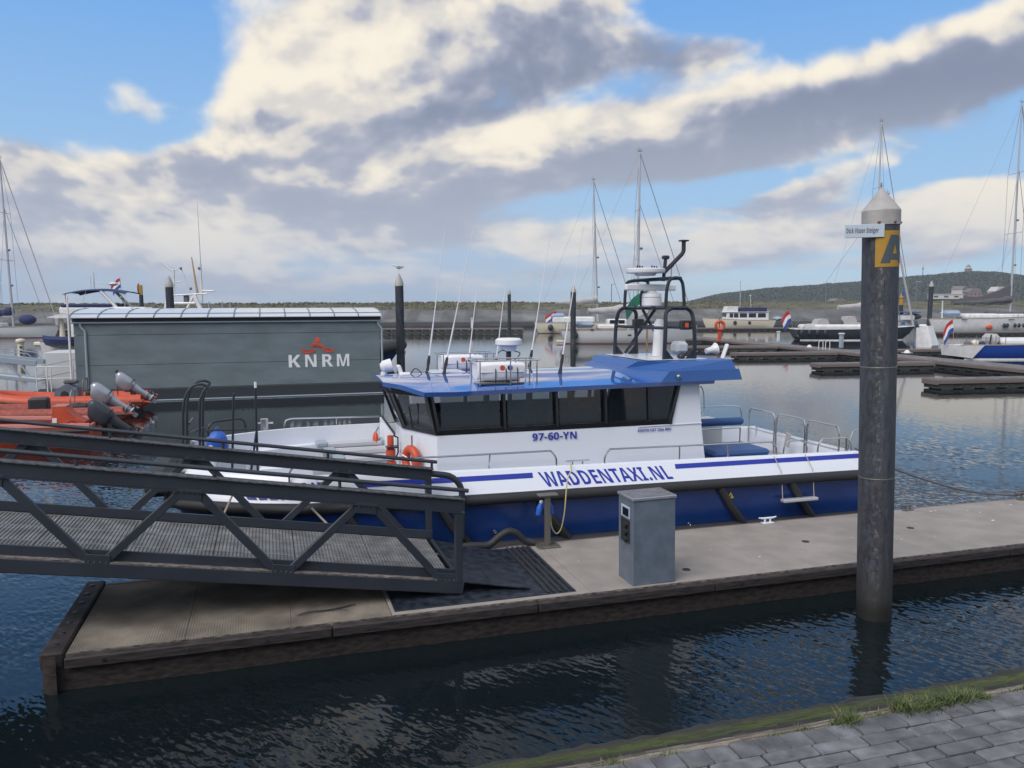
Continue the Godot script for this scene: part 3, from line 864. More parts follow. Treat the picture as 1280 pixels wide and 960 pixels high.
func make_gangway() -> void:
	var at := P(-0.5, 0.4, 1.55)
	var t := thing("gangway", "dark grey steel truss gangway with zigzag sides sloping down to the pontoon", "gangway", at)
	var b: MB
	var G := func(u, y, w): return P(u, ghb(u) + y, w)
	var U0 := -11.5
	for s in 2:
		var w: float = 0.5 if s == 0 else 2.62       # outer faces of the two trusses
		var d := 1.0 if s == 0 else -1.0
		var bot := "bottom_chord"
		b = MB.new(at); b.bar(G.call(U0, 0.085, w + d * 0.05), G.call(-0.5, 0.085, w + d * 0.05), 0.10, 0.17, 0.01); part(b, bot, M.painted_steel, t)
		b = MB.new(at); b.bar(G.call(U0, 0.235, w + d * 0.10), G.call(-0.52, 0.235, w + d * 0.10), 0.03, 0.13, 0.004); part(b, "toe_board", M.painted_steel, t)
		if s == 0:
			b = MB.new(at); b.bar(G.call(U0, 0.176, w + 0.042), G.call(-0.55, 0.176, w + 0.042), 0.075, 0.014); part(b, "dirt_ledge", M.edge_strip, t)
		b = MB.new(at)
		b.bar(G.call(U0, 1.17, w + d * 0.04), G.call(-0.5, 1.17, w + d * 0.04), 0.06, 0.168, 0.008)
		part(b, "top_chord", M.painted_steel, t)
		b = MB.new(at); b.bar(G.call(U0, 1.262, w + d * 0.05), G.call(-0.48, 1.262, w + d * 0.05), 0.15, 0.014); part(b, "top_flange", M.dusty_steel, t)
		b = MB.new(at); b.bar(G.call(U0, 1.083, w + d * 0.05), G.call(-0.48, 1.083, w + d * 0.05), 0.13, 0.012); part(b, "flange", M.painted_steel, t)
		# handrail on stubs
		b = MB.new(at); b.tube([G.call(U0, 1.37, w + d * 0.05), G.call(-0.42, 1.37, w + d * 0.05)], 0.027, 10); var hr := part(b, "handrail", M.painted_steel, t)
		for k in 8:
			var u := -0.60 - 1.45 * k if k else -0.5
			b = MB.new(at); b.tube([G.call(u, 1.265, w + d * 0.05), G.call(u, 1.36, w + d * 0.05)], 0.02, 8); part(b, "rail_stub", M.painted_steel, hr)
		# zigzag
		var du := -0.09 * s
		for k in 6:
			var nb := -0.74 - 2.03 * k + du
			b = MB.new(at); b.bar(G.call(nb - 0.04, 0.14, w + d * 0.045), G.call(nb - 0.93, 1.09, w + d * 0.045), 0.06, 0.095, 0.006); part(b, "diagonal", M.painted_steel, t)
			b = MB.new(at); b.bar(G.call(nb - 1.98, 0.14, w + d * 0.045), G.call(nb - 1.07, 1.09, w + d * 0.045), 0.06, 0.095, 0.006); part(b, "diagonal", M.painted_steel, t)
		for k in 6:
			var gb: float = -0.74 - 2.03 * k + du
			for q in [[gb + 0.02, 0.20, -1.0], [gb - 1.0, 1.04, 1.0]]:
				b = MB.new(at); b.bar(G.call(q[0] - 0.13, q[1], w + d * 0.008), G.call(q[0] + 0.13, q[1], w + d * 0.008), 0.012, 0.13, 0.004); var gu := part(b, "gusset", M.painted_steel, t)
				b = MB.new(at)
				for e in [-0.09, -0.03, 0.03, 0.09]: b.ball(G.call(q[0] + e, q[1] + 0.02 * q[2], w - d * 0.001), Vector3(0.011, 0.011, 0.008), Basis.IDENTITY, 6, 4)
				part(b, "bolts", M.dusty_steel, gu)
		b = MB.new(at); b.bar(G.call(-0.56, 0.16, w + d * 0.05), G.call(-0.56, 1.085, w + d * 0.05), 0.09, 0.115, 0.008); part(b, "end_post", M.painted_steel, t)
	# bent pipe that closes the far rail
	b = MB.new(at)
	var pts := [G.call(-0.5, 1.18, 2.57)]
	for k in 7: pts.push_back(G.call(-0.30 + 0.27 * sin(PI / 2 * k / 6.0), 0.91 + 0.27 * cos(PI / 2 * k / 6.0), 2.57))
	pts.push_back(G.call(-0.03, 0.2, 2.57))
	b.tube(pts, 0.05, 10); part(b, "end_loop", M.painted_steel, t)
	# cross beams and grating panels
	for k in 12:
		b = MB.new(at); b.bar(G.call(-0.75 - k * 0.95, 0.09, 0.6), G.call(-0.75 - k * 0.95, 0.09, 2.52), 0.06, 0.1); part(b, "cross_beam", M.painted_steel, t)
	for k in 11:
		var u1 := -0.62 - 0.99 * k; var u0 := u1 - 0.98
		b = MB.new(at)
		b.bar(G.call(u0, 0.148, 1.56), G.call(u1, 0.148, 1.56), 1.86, 0.012)
		var gp := part(b, "grating_panel", M.grating, t)
		b = MB.new(at)
		for r in 22:
			b.bar(G.call(u0 + 0.010 + 0.0445 * r, 0.156, 1.56), G.call(u0 + 0.038 + 0.0445 * r, 0.156, 1.56), 1.86, 0.022)
		for s in [0.66, 1.25, 1.87, 2.46]: b.bar(G.call(u0, 0.163, s), G.call(u1, 0.163, s), 0.03, 0.012)
		part(b, "grating_bars", M.grating, gp)
	# flap down to the deck
	b = MB.new(at)
	var A := P(-0.52, 0.565, 0.58); var B := P(0.38, 0.432, 0.42); var C := P(0.40, 0.432, 2.14); var D := P(-0.52, 0.565, 2.56)
	var th := Vector3(0, -0.016, 0)
	b.quad(A, B, C, D); b.quad(A + th, D + th, C + th, B + th); b.quad(A + th, B + th, B, A); b.quad(B + th, C + th, C, B); b.quad(C + th, D + th, D, C); b.quad(D + th, A + th, A, D)
	var fl := part(b, "flap", M.plate_steel, t)
	b = MB.new(at); b.tube([A, D], 0.03, 8); part(b, "hinge", M.painted_steel, fl)
	b = MB.new(at); b.bar(A.lerp(B, 0.45) + Vector3(0, 0.004, 0), D.lerp(C, 0.5) + Vector3(0, 0.004, 0), 0.008, 0.006); part(b, "seam", M.black_plastic, fl)

func make_pontoon_things() -> void:
	# steel wear plate under the flap
	var at := P(0.2, PT, 1.2)
	var t := thing("wear_plate", "dark steel landing plate with raised ribs under the gangway flap", "steel plate", at)
	var b := MB.new(at); b.box(P(-0.25, 0.406, 1.23), Vector3(2.4, 0.012, 2.06), Basis.IDENTITY, 0.003); part(b, "plate", M.plate_steel, t)
	for k in 5:
		b = MB.new(at); b.bar(P(0.57 + k * 0.085, 0.424, 0.22), P(0.60 + k * 0.085, 0.424, 2.24), 0.036, 0.026, 0.008); part(b, "rib", M.rubber, t)
	# bollard post
	at = P(1.25, PT, 2.2)
	t = thing("mooring_post", "weathered steel T-shaped mooring post between the ribbed plate and the taxi", "mooring post", at)
	b = MB.new(); b.box(Vector3(0, 0.012, 0), Vector3(0.36, 0.024, 0.26), Basis.IDENTITY, 0.006); part(b, "base_plate", M.galvanised, t)
	b = MB.new(); b.box(Vector3(0, 0.41, 0), Vector3(0.085, 0.80, 0.085), Basis.IDENTITY, 0.01); part(b, "post", M.galvanised, t)
	b = MB.new(); b.box(Vector3(0, 0.825, 0), Vector3(0.32, 0.035, 0.16), Basis.IDENTITY, 0.012); part(b, "cross_head", M.galvanised, t)
	for s in [[-1, 0], [1, 0], [-1, 1], [1, 1]]:
		b = MB.new(); b.lathe(Vector3(0.14 * s[0], 0.024, 0.1 if s[1] else -0.1), [Vector2(0.018, 0), Vector2(0.018, 0.02), Vector2(0, 0.024)], 6); part(b, "bolt", M.galvanised, t)
	at = P(1.25, PT + 0.5, 2.32)
	t = thing("hose_reel", "blue plastic shore plug hanging behind the T-shaped post", "plug", at)
	for s in [-1.0, 1.0]:
		b = MB.new(); b.tube([Vector3(s * 0.06, 0.17, 0), Vector3(s * 0.085, 0.08, 0), Vector3(s * 0.11, -0.02, 0)], [0.035, 0.055, 0.045], 10); var q := part(b, "grip", M.blue_plastic, t)
		b = MB.new(); b.lathe(Vector3(s * 0.06, 0.165, 0), [Vector2(0.028, 0), Vector2(0.028, 0.04), Vector2(0, 0.05)], 10); part(b, "cap", M.boat_white, q)
	b = MB.new(); b.bar(Vector3(-0.1, 0.1, 0.0), Vector3(0.1, 0.1, 0.0), 0.05, 0.07, 0.01); part(b, "bracket", M.blue_plastic, t)
	# cable loop between the boat and the plug
	b = MB.new()
	var pp := smooth([P(1.93, 1.53, 2.98), P(1.80, 1.50, 2.60), P(1.70, 1.38, 2.5), P(1.655, 1.1, 2.46), P(1.63, 0.86, 2.45), P(1.575, 0.6, 2.45), P(1.50, 0.515, 2.45), P(1.42, 0.6, 2.43), P(1.37, 0.75, 2.38), P(1.355, 0.86, 2.34)], 4)
	b.tube(pp, 0.011, 6)
	var o := part(b, numbered("shore_cable"), M.rope_yellow, self)
	o.set_meta("label", "thin yellow cable looping from the taxi's deck to the T-shaped post"); o.set_meta("category", "cable")
	# black rubber hose
	b = MB.new()
	b.tube(smooth([P(-0.30, 0.47, 2.32), P(0.05, 0.48, 2.33), P(0.33, 0.47, 2.33), P(0.50, 0.585, 2.33), P(0.65, 0.655, 2.33), P(0.79, 0.61, 2.33), P(0.92, 0.49, 2.33), P(1.06, 0.455, 2.3)], 4), 0.058, 10)
	o = part(b, numbered("rubber_hose"), M.rubber, self)
	o.set_meta("label", "thick black rubber hose arching over the pontoon edge beside the flap"); o.set_meta("category", "hose")
	t = thing("twig", "thin dark twig lying on the ribbed deck under the gangway", "twig", P(-2.25, 0.40, 0.52))
	b = MB.new(); b.tube(smooth([Vector3(-0.36, 0.012, 0.10), Vector3(-0.2, 0.02, 0.05), Vector3(0.05, 0.012, 0.03), Vector3(0.36, 0.016, -0.06)], 4), [0.004, 0.006, 0.007, 0.008, 0.009, 0.01, 0.01, 0.011, 0.011, 0.011, 0.01, 0.009, 0.006], 6); part(b, "stem", M.rubber, t)
	b = MB.new(); b.tube([Vector3(0.02, 0.012, 0.03), Vector3(0.14, 0.02, 0.08), Vector3(0.25, 0.014, 0.10)], [0.007, 0.005, 0.003], 5); part(b, "side_shoot", M.rubber, t)
	# service pedestal
	at = P(2.06, PT, 0.38)
	t = thing("service_pedestal", "tall grey sheet steel service pedestal with a shiny lid on the pontoon", "pedestal", at)
	t.rotation.z = 0.012
	b = MB.new(); b.box(Vector3(0, 0.58, 0), Vector3(0.63, 1.16, 0.46), Basis.IDENTITY, 0.008); part(b, "body", M.pedestal_grey, t)
	b = MB.new(); b.box(Vector3(0, 1.186, 0), Vector3(0.66, 0.045, 0.49), Basis.IDENTITY, 0.008)
	var lid = M.pedestal_grey.duplicate(); lid.roughness = 0.12; lid.metallic = 0.5; lid.albedo_color = Color(0.72, 0.74, 0.78)
	part(b, "lid", lid, t)
	b = MB.new(); b.box(Vector3(-0.318, 0.98, 0.0), Vector3(0.012, 0.16, 0.26), Basis.IDENTITY, 0.003); var w := part(b, "meter_frame", M.sign_grey, t)
	b = MB.new(); b.box(Vector3(-0.326, 0.98, 0.02), Vector3(0.008, 0.11, 0.18)); part(b, "meter_window", M.dark_window, w)
	b = MB.new(); b.box(Vector3(-0.319, 0.72, 0.0), Vector3(0.014, 0.32, 0.27), Basis.IDENTITY, 0.004); w = part(b, "socket_plate", M.black_plastic, t)
	for k in 3:
		b = MB.new(); b.lathe(Vector3(-0.325, 0.61 + k * 0.1, 0.04), [Vector2(0.045, 0), Vector2(0.045, 0.03), Vector2(0.0, 0.045)], 10, Basis(Vector3(0, 0, 1), PI / 2)); part(b, "socket", M.black_plastic, w)
	cleat(P(5.33, PT, 2.32), 0, "pale cleat on the pontoon edge beside the taxi's hull", 1.0, M.boat_white)
	cleat(P(8.3, PT, 2.3), 0.1, "grey cleat on the pontoon just right of the tall pile")
	cleat(P(11.05, PT, 2.3), 0.1, "grey cleat with a rope wound on it at the pontoon's far right", 1.25)
	for k in 2:
		b = MB.new()
		var a0: Vector3 = [P(-3.40, 1.42, 2.98), P(-2.30, 1.16, 2.72)][k]; var a1: Vector3 = [P(-3.95, 0.45, 2.35), P(-1.55, 0.48, 2.35)][k]
		b.tube(smooth([a0, a0.lerp(a1, 0.5) + Vector3(0, -0.05, 0), a1], 5), 0.016, 6)
		var ro := part(b, numbered("mooring_rope"), M.rope_pale, self)
		ro.set_meta("label", ["pale taut rope from the taxi's bow to the pontoon, behind the gangway", "pale taut rope from the taxi's forward side to the pontoon, right of the bow rope"][k]); ro.set_meta("category", "rope")
	# mooring rope from the taxi's stern
	b = MB.new()
	b.tube(smooth([P(7.55, 1.50, 2.85), P(8.03, 1.21, 2.6), P(8.64, 0.965, 2.5), P(9.6, 0.675, 2.4), P(10.5, 0.525, 2.34), P(11.0, 0.50, 2.3)], 5), 0.02, 8)
	for k in 4: b.tube(smooth([P(10.92, 0.47 + k * 0.02, 2.36), P(11.0, 0.54, 2.30 - 0.02 * k), P(11.14, 0.49 + k * 0.012, 2.24), P(11.22, 0.53, 2.32), P(11.08, 0.55, 2.38), P(10.92, 0.47 + k * 0.02, 2.36)], 3), 0.018, 6)
	b.tube(smooth([P(11.1, 0.50, 2.3), P(11.8, 0.52, 2.34), P(13.0, 0.47, 2.40)], 4), 0.02, 8)
	o = part(b, numbered("mooring_rope"), M.rope_grey, self)
	o.set_meta("label", "dark mooring rope sagging from the taxi's stern to the far right cleat"); o.set_meta("category", "rope")

func smooth(p: Array, k: int) -> Array:      # Catmull-Rom through the points
	var r := []
	for i in p.size() - 1:
		var a: Vector3 = p[max(i - 1, 0)]; var b: Vector3 = p[i]; var c: Vector3 = p[i + 1]; var d: Vector3 = p[min(i + 2, p.size() - 1)]
		for j in k: r.push_back(b.cubic_interpolate(c, a, d, float(j) / k))
	r.push_back(p[-1])
	return r

func make_big_pile() -> void:
	var at := P(4.816, 0, -0.84)
	var t := thing("mooring_pile", "tall dark steel pile with white cone cap and yellow A, nearest of the piles", "pile", at)
	t.rotation.z = 0.0275
	var n := noise(71, 1.0, 5); var n2 := noise(72, 4.0, 4)
	var b := MB.new(); b.tint = true
	var R := 240; var S := 84
	for j in R:
		for i in S:
			var y0 := -1.0 + 6.22 * j / R; var y1 := -1.0 + 6.22 * (j + 1) / R
			var a0 := TAU * i / S; var a1 := TAU * (i + 1) / S
			var am := (a0 + a1) / 2
			var x := cos(am) * 0.3; var z := sin(am) * 0.3
			var st := n.get_noise_3d(x * 5.0, y0 * 0.7, z * 5.0)          # streaks down the side
			var bl := n2.get_noise_3d(x * 3.0, y0 * 0.8, z * 3.0)
			var cl := Color(0.066, 0.075, 0.098) * (1.0 + 0.35 * st)
			cl = cl.lerp(Color(0.17, 0.17, 0.165), smoothstep(0.22, 0.6, bl + 0.35 * st) * 0.3)     # scuffs to bare grey
			cl = cl.lerp(Color(0.028, 0.028, 0.032), smoothstep(0.15, 0.5, -bl) * 0.6)
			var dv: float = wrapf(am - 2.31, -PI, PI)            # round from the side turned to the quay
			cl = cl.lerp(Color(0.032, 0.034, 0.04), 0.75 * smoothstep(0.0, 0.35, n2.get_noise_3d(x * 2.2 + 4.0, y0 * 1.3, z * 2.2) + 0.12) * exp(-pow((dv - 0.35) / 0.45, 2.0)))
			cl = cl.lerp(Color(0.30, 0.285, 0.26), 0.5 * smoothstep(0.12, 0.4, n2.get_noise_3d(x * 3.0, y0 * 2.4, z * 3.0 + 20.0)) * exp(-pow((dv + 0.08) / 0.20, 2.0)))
			cl = cl.lerp(Color(0.11, 0.08, 0.065), smoothstep(0.2, 0.5, n2.get_noise_3d(x * 2.0, y0 * 2.5, z * 2.0 + 9.0)) * smoothstep(2.2, 1.5, y0) * smoothstep(0.7, 1.2, y0))   # rust band
			cl = cl.lerp(Color(0.045, 0.045, 0.042), smoothstep(0.95, 0.3, y0 + 0.2 * st) * 0.7)
			cl = cl.lerp(Color(0.02, 0.022, 0.02), smoothstep(0.35, 0.1, y0))
			cl.a = 1
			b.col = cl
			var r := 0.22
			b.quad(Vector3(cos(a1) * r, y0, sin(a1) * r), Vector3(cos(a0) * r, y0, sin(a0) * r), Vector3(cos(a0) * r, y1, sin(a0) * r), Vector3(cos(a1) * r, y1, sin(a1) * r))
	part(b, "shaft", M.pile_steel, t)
	for y in [1.9, 3.35]:
		b = MB.new(); b.lathe(Vector3(0, y, 0), [Vector2(0.22, 0), Vector2(0.2235, 0.006), Vector2(0.2235, 0.014), Vector2(0.22, 0.02)], 32); part(b, "weld_seam", M.galvanised, t)
	b = MB.new(); b.lathe(Vector3(0, 5.16, 0), [Vector2(0.222, 0), Vector2(0.231, 0.003), Vector2(0.231, 0.185), Vector2(0.224, 0.20), Vector2(0.012, 0.475), Vector2(0, 0.48)], 40)
	var cap := part(b, "cap", M.pile_cap, t, "white fibreglass cone cap with rust-stained bolts", 20.0)
	for a in [4.75, 5.75, 3.9, 0.4]:
		b = MB.new(); b.ball(Vector3(cos(a) * 0.229, 5.19, -sin(a) * 0.229), Vector3(0.022, 0.018, 0.022), Basis.IDENTITY, 8, 5); part(b, "bolt", M.rust, cap)
	b = MB.new(); b.tube([Vector3(0, 5.62, 0), Vector3(0, 5.70, 0)], 0.006, 6); part(b, "pin", M.galvanised, cap)
	# yellow patch bent round the shaft with a dark letter A; angle 0 faces the quay, growing to the right
	var view := atan2(-2.839 - 4.75, 9.363 - 0.84)          # towards the quay where one stands
	var C := func(x, y, r): return Vector3(sin(view + x / 0.22) * r, y, cos(view + x / 0.22) * r)
	b = MB.new()
	var x0 := -0.06; var x1 := 0.43; var yb := 4.635; var yt := 5.085
	for i in 20:
		var a: float = lerp(x0, x1, i / 20.0); var e: float = lerp(x0, x1, (i + 1) / 20.0)
		b.quad(C.call(a, yb, 0.2225), C.call(e, yb, 0.2225), C.call(e, yt, 0.2225), C.call(a, yt, 0.2225))
	part(b, "yellow_panel", M.yellow_sign, t)
	b = MB.new()
	var stroke := func(ax, ay, bx, by, cx, cy, dx, dy):       # a quad of the letter, cut fine so that it bends
		for i in 8:
			for j in 8:
				var f := func(s, q):
					var lo: Vector2 = Vector2(ax, ay).lerp(Vector2(bx, by), s)
					var hi: Vector2 = Vector2(dx, dy).lerp(Vector2(cx, cy), s)
					var p := lo.lerp(hi, q)
					return C.call(p.x, p.y, 0.2245)
				b.quad(f.call(i / 8.0, j / 8.0), f.call((i + 1) / 8.0, j / 8.0), f.call((i + 1) / 8.0, (j + 1) / 8.0), f.call(i / 8.0, (j + 1) / 8.0))
	stroke.call(0.0, 4.68, 0.115, 4.68, 0.125, 4.72, 0.014, 4.72)
	stroke.call(0.014, 4.72, 0.356, 4.72, 0.330, 4.797, 0.040, 4.797)
	stroke.call(0.040, 4.797, 0.150, 4.797, 0.185, 4.92, 0.082, 4.92)
	stroke.call(0.220, 4.797, 0.330, 4.797, 0.288, 4.92, 0.185, 4.92)
	stroke.call(0.082, 4.92, 0.288, 4.92, 0.250, 5.03, 0.120, 5.03)
	stroke.call(0.255, 4.68, 0.370, 4.68, 0.356, 4.72, 0.245, 4.72)
	part(b, "letter", M.sign_letter, t)
	# street name plate on the pile
	at = P(4.37, 5.08, -0.905)
	var turn := -0.62
	t = thing("street_sign", "small pale grey street name plate fixed near the top of the tall pile", "sign", at, turn)
	b = MB.new(); b.box(Vector3.ZERO, Vector3(0.46, 0.165, 0.014), Basis.IDENTITY, 0.004); part(b, "plate", M.sign_grey, t)
	b = MB.new(); b.text("Dick Visser Steiger", 0.085, Transform3D(Basis.IDENTITY, Vector3(-0.21, -0.045, 0.0072)), 0.002, true, 0.51); part(b, "lettering", M.sign_letter, t)
	b = MB.new(); b.box(Vector3(0.16, 0, -0.05), Vector3(0.05, 0.1, 0.085)); part(b, "bracket", M.galvanised, t)
# ---------------------------------------------------------------- water taxi
const BV := 4.65         # its middle line
var plan := [[7.80, 1.93], [6.5, 1.93], [5.0, 1.93], [3.5, 1.93], [2.0, 1.93], [0.8, 1.93], [0.0, 1.92], [-1.2, 1.88], [-2.4, 1.79], [-3.0, 1.60], [-3.4, 1.40], [-3.8, 1.18], [-4.1, 0.98], [-4.3, 0.76], [-4.37, 0.5], [-4.39, 0.0]]

func outline(inset: float, back: float, y0: float, rise: float) -> Array:
	# the boat's plan at one level, from its near stern corner round the bow to the far one
	var r := []
	for s in [-1.0, 1.0]:
		var l := []
		for p in plan:
			var f: float = smoothstep(1.0, -4.4, p[0])
			var hw: float = max(0.0, p[1] - inset * (1.0 if p[1] > 0.3 else 0.0))
			l.push_back(P(min(p[0], 7.8 - inset * 0.3) + (inset * 0.6 + back) * f, y0 + rise * (7.8 - p[0]), BV + s * hw))
		if s > 0:
			l.reverse(); l.remove_at(0)
		r.append_array(l)
	return r

func on_side(u: float, f: float, out: float) -> Vector3:
	# a point on the near white side: f 0 at the rubber strake, 1 at the gunwale
	var d := 7.8 - u
	var hw := 1.93
	for i in plan.size() - 1:
		if u <= plan[i][0] and u >= plan[i + 1][0]:
			hw = lerp(float(plan[i + 1][1]), float(plan[i][1]), (u - plan[i + 1][0]) / (plan[i][0] - plan[i + 1][0]))
	return P(u, lerp(1.16 + 0.009 * d, 1.405 + 0.0142 * d, f), BV - hw + lerp(0.05, 0.20, f) - out)

func make_taxi() -> void:
	var at := P(1.7, 0, BV)
	var t := thing("water_taxi", "blue and white catamaran water taxi with dark cabin windows moored along the pontoon", "boat", at)
	var b := MB.new(at)
	b.loft([outline(0.32, 0.75, -0.4, 0.0), outline(0.14, 0.42, 0.05, 0.004), outline(0.04, 0.16, 0.55, 0.006), outline(0.02, 0.04, 0.97, 0.008)], false)
	var st := P(7.8, 0, BV)
	b.quad(P(7.72, -0.4, BV - 1.6), P(7.72, -0.4, BV + 1.6), P(7.8, 0.97, BV + 1.91), P(7.8, 0.97, BV - 1.91))
	part(b, "hull", M.hull_blue, t)
	# rubber strake round the hull, and one low down
	b = MB.new(at); b.tube(outline(-0.03, -0.03, 1.04, 0.008), 0.088, 10); part(b, "rubber_strake", M.rubber, t)
	b = MB.new(at); b.tube(outline(0.02, 0.20, 0.24, 0.006).slice(0, 13), 0.10, 10); part(b, "lower_strake", M.rubber, t)
	b = MB.new(at); b.box(P(-4.55, 1.45, 4.5), Vector3(0.36, 0.42, 1.5), Basis.IDENTITY, 0.08); part(b, "bow_fender", M.rubber, t)
	for u in [6.35, 4.9, 3.05, 1.6, -0.05, -1.5, -2.9]:
		b = MB.new(at)
		var w: float = 2.70 if u > -1 else (2.83 if u > -2 else 3.15)
		b.tube([P(u - 0.28, 1.0, w), P(u - 0.1, 0.7, w + 0.0), P(u + 0.25, 0.28, w + 0.04)], 0.075, 8); part(b, "diagonal_fender", M.rubber, t)
	for q in [[-0.05, 0.46], [4.85, 0.80]]:
		b = MB.new(at)
		var w: float = 2.735
		b.prism([Vector2(-0.065, 0), Vector2(0.065, 0), Vector2(0, 0.115)], 0.006, Transform3D(Basis.IDENTITY, P(q[0], q[1] - 0.02, w - 0.0)))
		var wy := part(b, "warning_triangle", M.warning_yellow, t)
		b = MB.new(at); b.box(P(q[0], q[1] + 0.02, w - 0.007), Vector3(0.02, 0.045, 0.003)); part(b, "warning_mark", M.black_plastic, wy)
	for q in [[0.55, 0.55], [4.05, 0.38]]:
		b = MB.new(at); b.lathe(P(q[0], q[1], 2.735), [Vector2(0.035, 0), Vector2(0.03, 0.012), Vector2(0.02, 0.012), Vector2(0.018, 0.0), Vector2(0, 0)], 12, Basis(Vector3(1, 0, 0), PI / 2)); part(b, "outlet", M.stainless, t)
	# white topsides leaning inwards, gunwale, inner side and deck
	var top := outline(0.20, 0.10, 1.405, 0.0142)
	b = MB.new(at)
	b.loft([outline(0.0, 0.0, 1.10, 0.008), outline(0.05, 0.03, 1.16, 0.009), top, outline(0.235, 0.13, 1.42, 0.0142), outline(0.30, 0.2, 1.42, 0.0142), outline(0.33, 0.24, 1.38, 0.0142), outline(0.34, 0.25, 0.9, 0.0)], false)
	b.quad(P(7.8, 0.97, BV - 1.9), P(7.8, 0.97, BV + 1.9), P(7.74, 1.40, BV + 1.72), P(7.74, 1.40, BV - 1.72))
	b.quad(P(7.66, 0.9, BV + 1.6), P(7.66, 0.9, BV - 1.6), P(7.74, 1.40, BV - 1.72), P(7.74, 1.40, BV + 1.72))
	part(b, "topsides", M.boat_white, t, "", 50.0)
	b = MB.new(at)
	var dk := outline(0.33, 0.2, 0.98, 0.012)
	for i in range(dk.size() / 2): 
		var k := dk.size() - 1 - i
		if k - i > 1: b.quad(dk[i], dk[k], dk[k - 1], dk[i + 1])
	part(b, "deck", M.boat_deck, t)
	for u in [5.9, 2.2, -0.9, -2.2]:
		b = MB.new(at)
		for k in 4: b.bar(on_side(u, -0.05 + 0.26 * k, -0.001), on_side(u, 0.21 + 0.26 * k, -0.001), 0.006, 0.006, 0.0, Vector3(1, 0, 0))
		part(b, "side_seam", M.yacht_grey, t)
	# raised bulwark along the far side of the foredeck
	b = MB.new(at)
	var lo := []
	for p in plan:
		if p[0] <= -0.7 + 1.5 and p[1] > 0.7: lo.push_back(p)
	lo[0] = [-0.72, 1.90]
	var rr := [[], [], [], []]
	for p in lo:
		var hh: float = 1.86 - 0.0 * p[0]
		var du: float = 0.12 * smoothstep(-2.0, -4.3, p[0])
		rr[0].push_back(P(p[0] + du, 1.45, BV + p[1] - 0.16)); rr[1].push_back(P(p[0] + du, hh, BV + p[1] - 0.12)); rr[2].push_back(P(p[0] + du * 1.6, hh, BV + p[1] - 0.2)); rr[3].push_back(P(p[0] + du * 1.8, 1.0, BV + p[1] - 0.26))
	b.loft(rr, false); part(b, "far_bulwark", M.boat_white, t, "", 50.0)
	# stripes and lettering lie on the leaning side
	for s in [[3.83, 7.70, 0.565, 0.85, 0.62, 0.92], [-0.3, 1.23, 0.49, 0.76, 0.51, 0.79], [-1.5, -0.3, 0.47, 0.74, 0.49, 0.76]]:
		b = MB.new(at)
		for k in 12:
			var u0: float = lerp(s[0], s[1], k / 12.0); var u1: float = lerp(s[0], s[1], (k + 1) / 12.0)
			var l0: float = lerp(s[2], s[4], k / 12.0); var l1: float = lerp(s[2], s[4], (k + 1) / 12.0)
			var h0: float = lerp(s[3], s[5], k / 12.0); var h1: float = lerp(s[3], s[5], (k + 1) / 12.0)
			b.quad(on_side(u0, l0, 0.005), on_side(u1, l1, 0.005), on_side(u1, h1, 0.005), on_side(u0, h0, 0.005))
		part(b, "stripe", M.stripe_blue, t)
	for q in [["WADDENTAXI.NL", 1.43, 3.755, 0.235], ["ZEEHOND", -3.22, -1.93, 0.235]]:
		var raw := MB.new()
		var w: float = raw.text(q[0], 1.0, Transform3D.IDENTITY, 1.0, true, 1.0)
		b = MB.new(at)
		for p in raw.v:
			var f: float = -0.02 + 0.82 * p.y
			b.v.push_back(on_side(lerp(q[1], q[2], p.x / w) - 0.115 * p.y, f, 0.006 if p.z > 0.5 else -0.002) - at)
		part(b, "name_lettering", M.stripe_blue, t)
	make_cabin(t, at)
	make_taxi_top(t, at)
	make_taxi_deck(t, at)

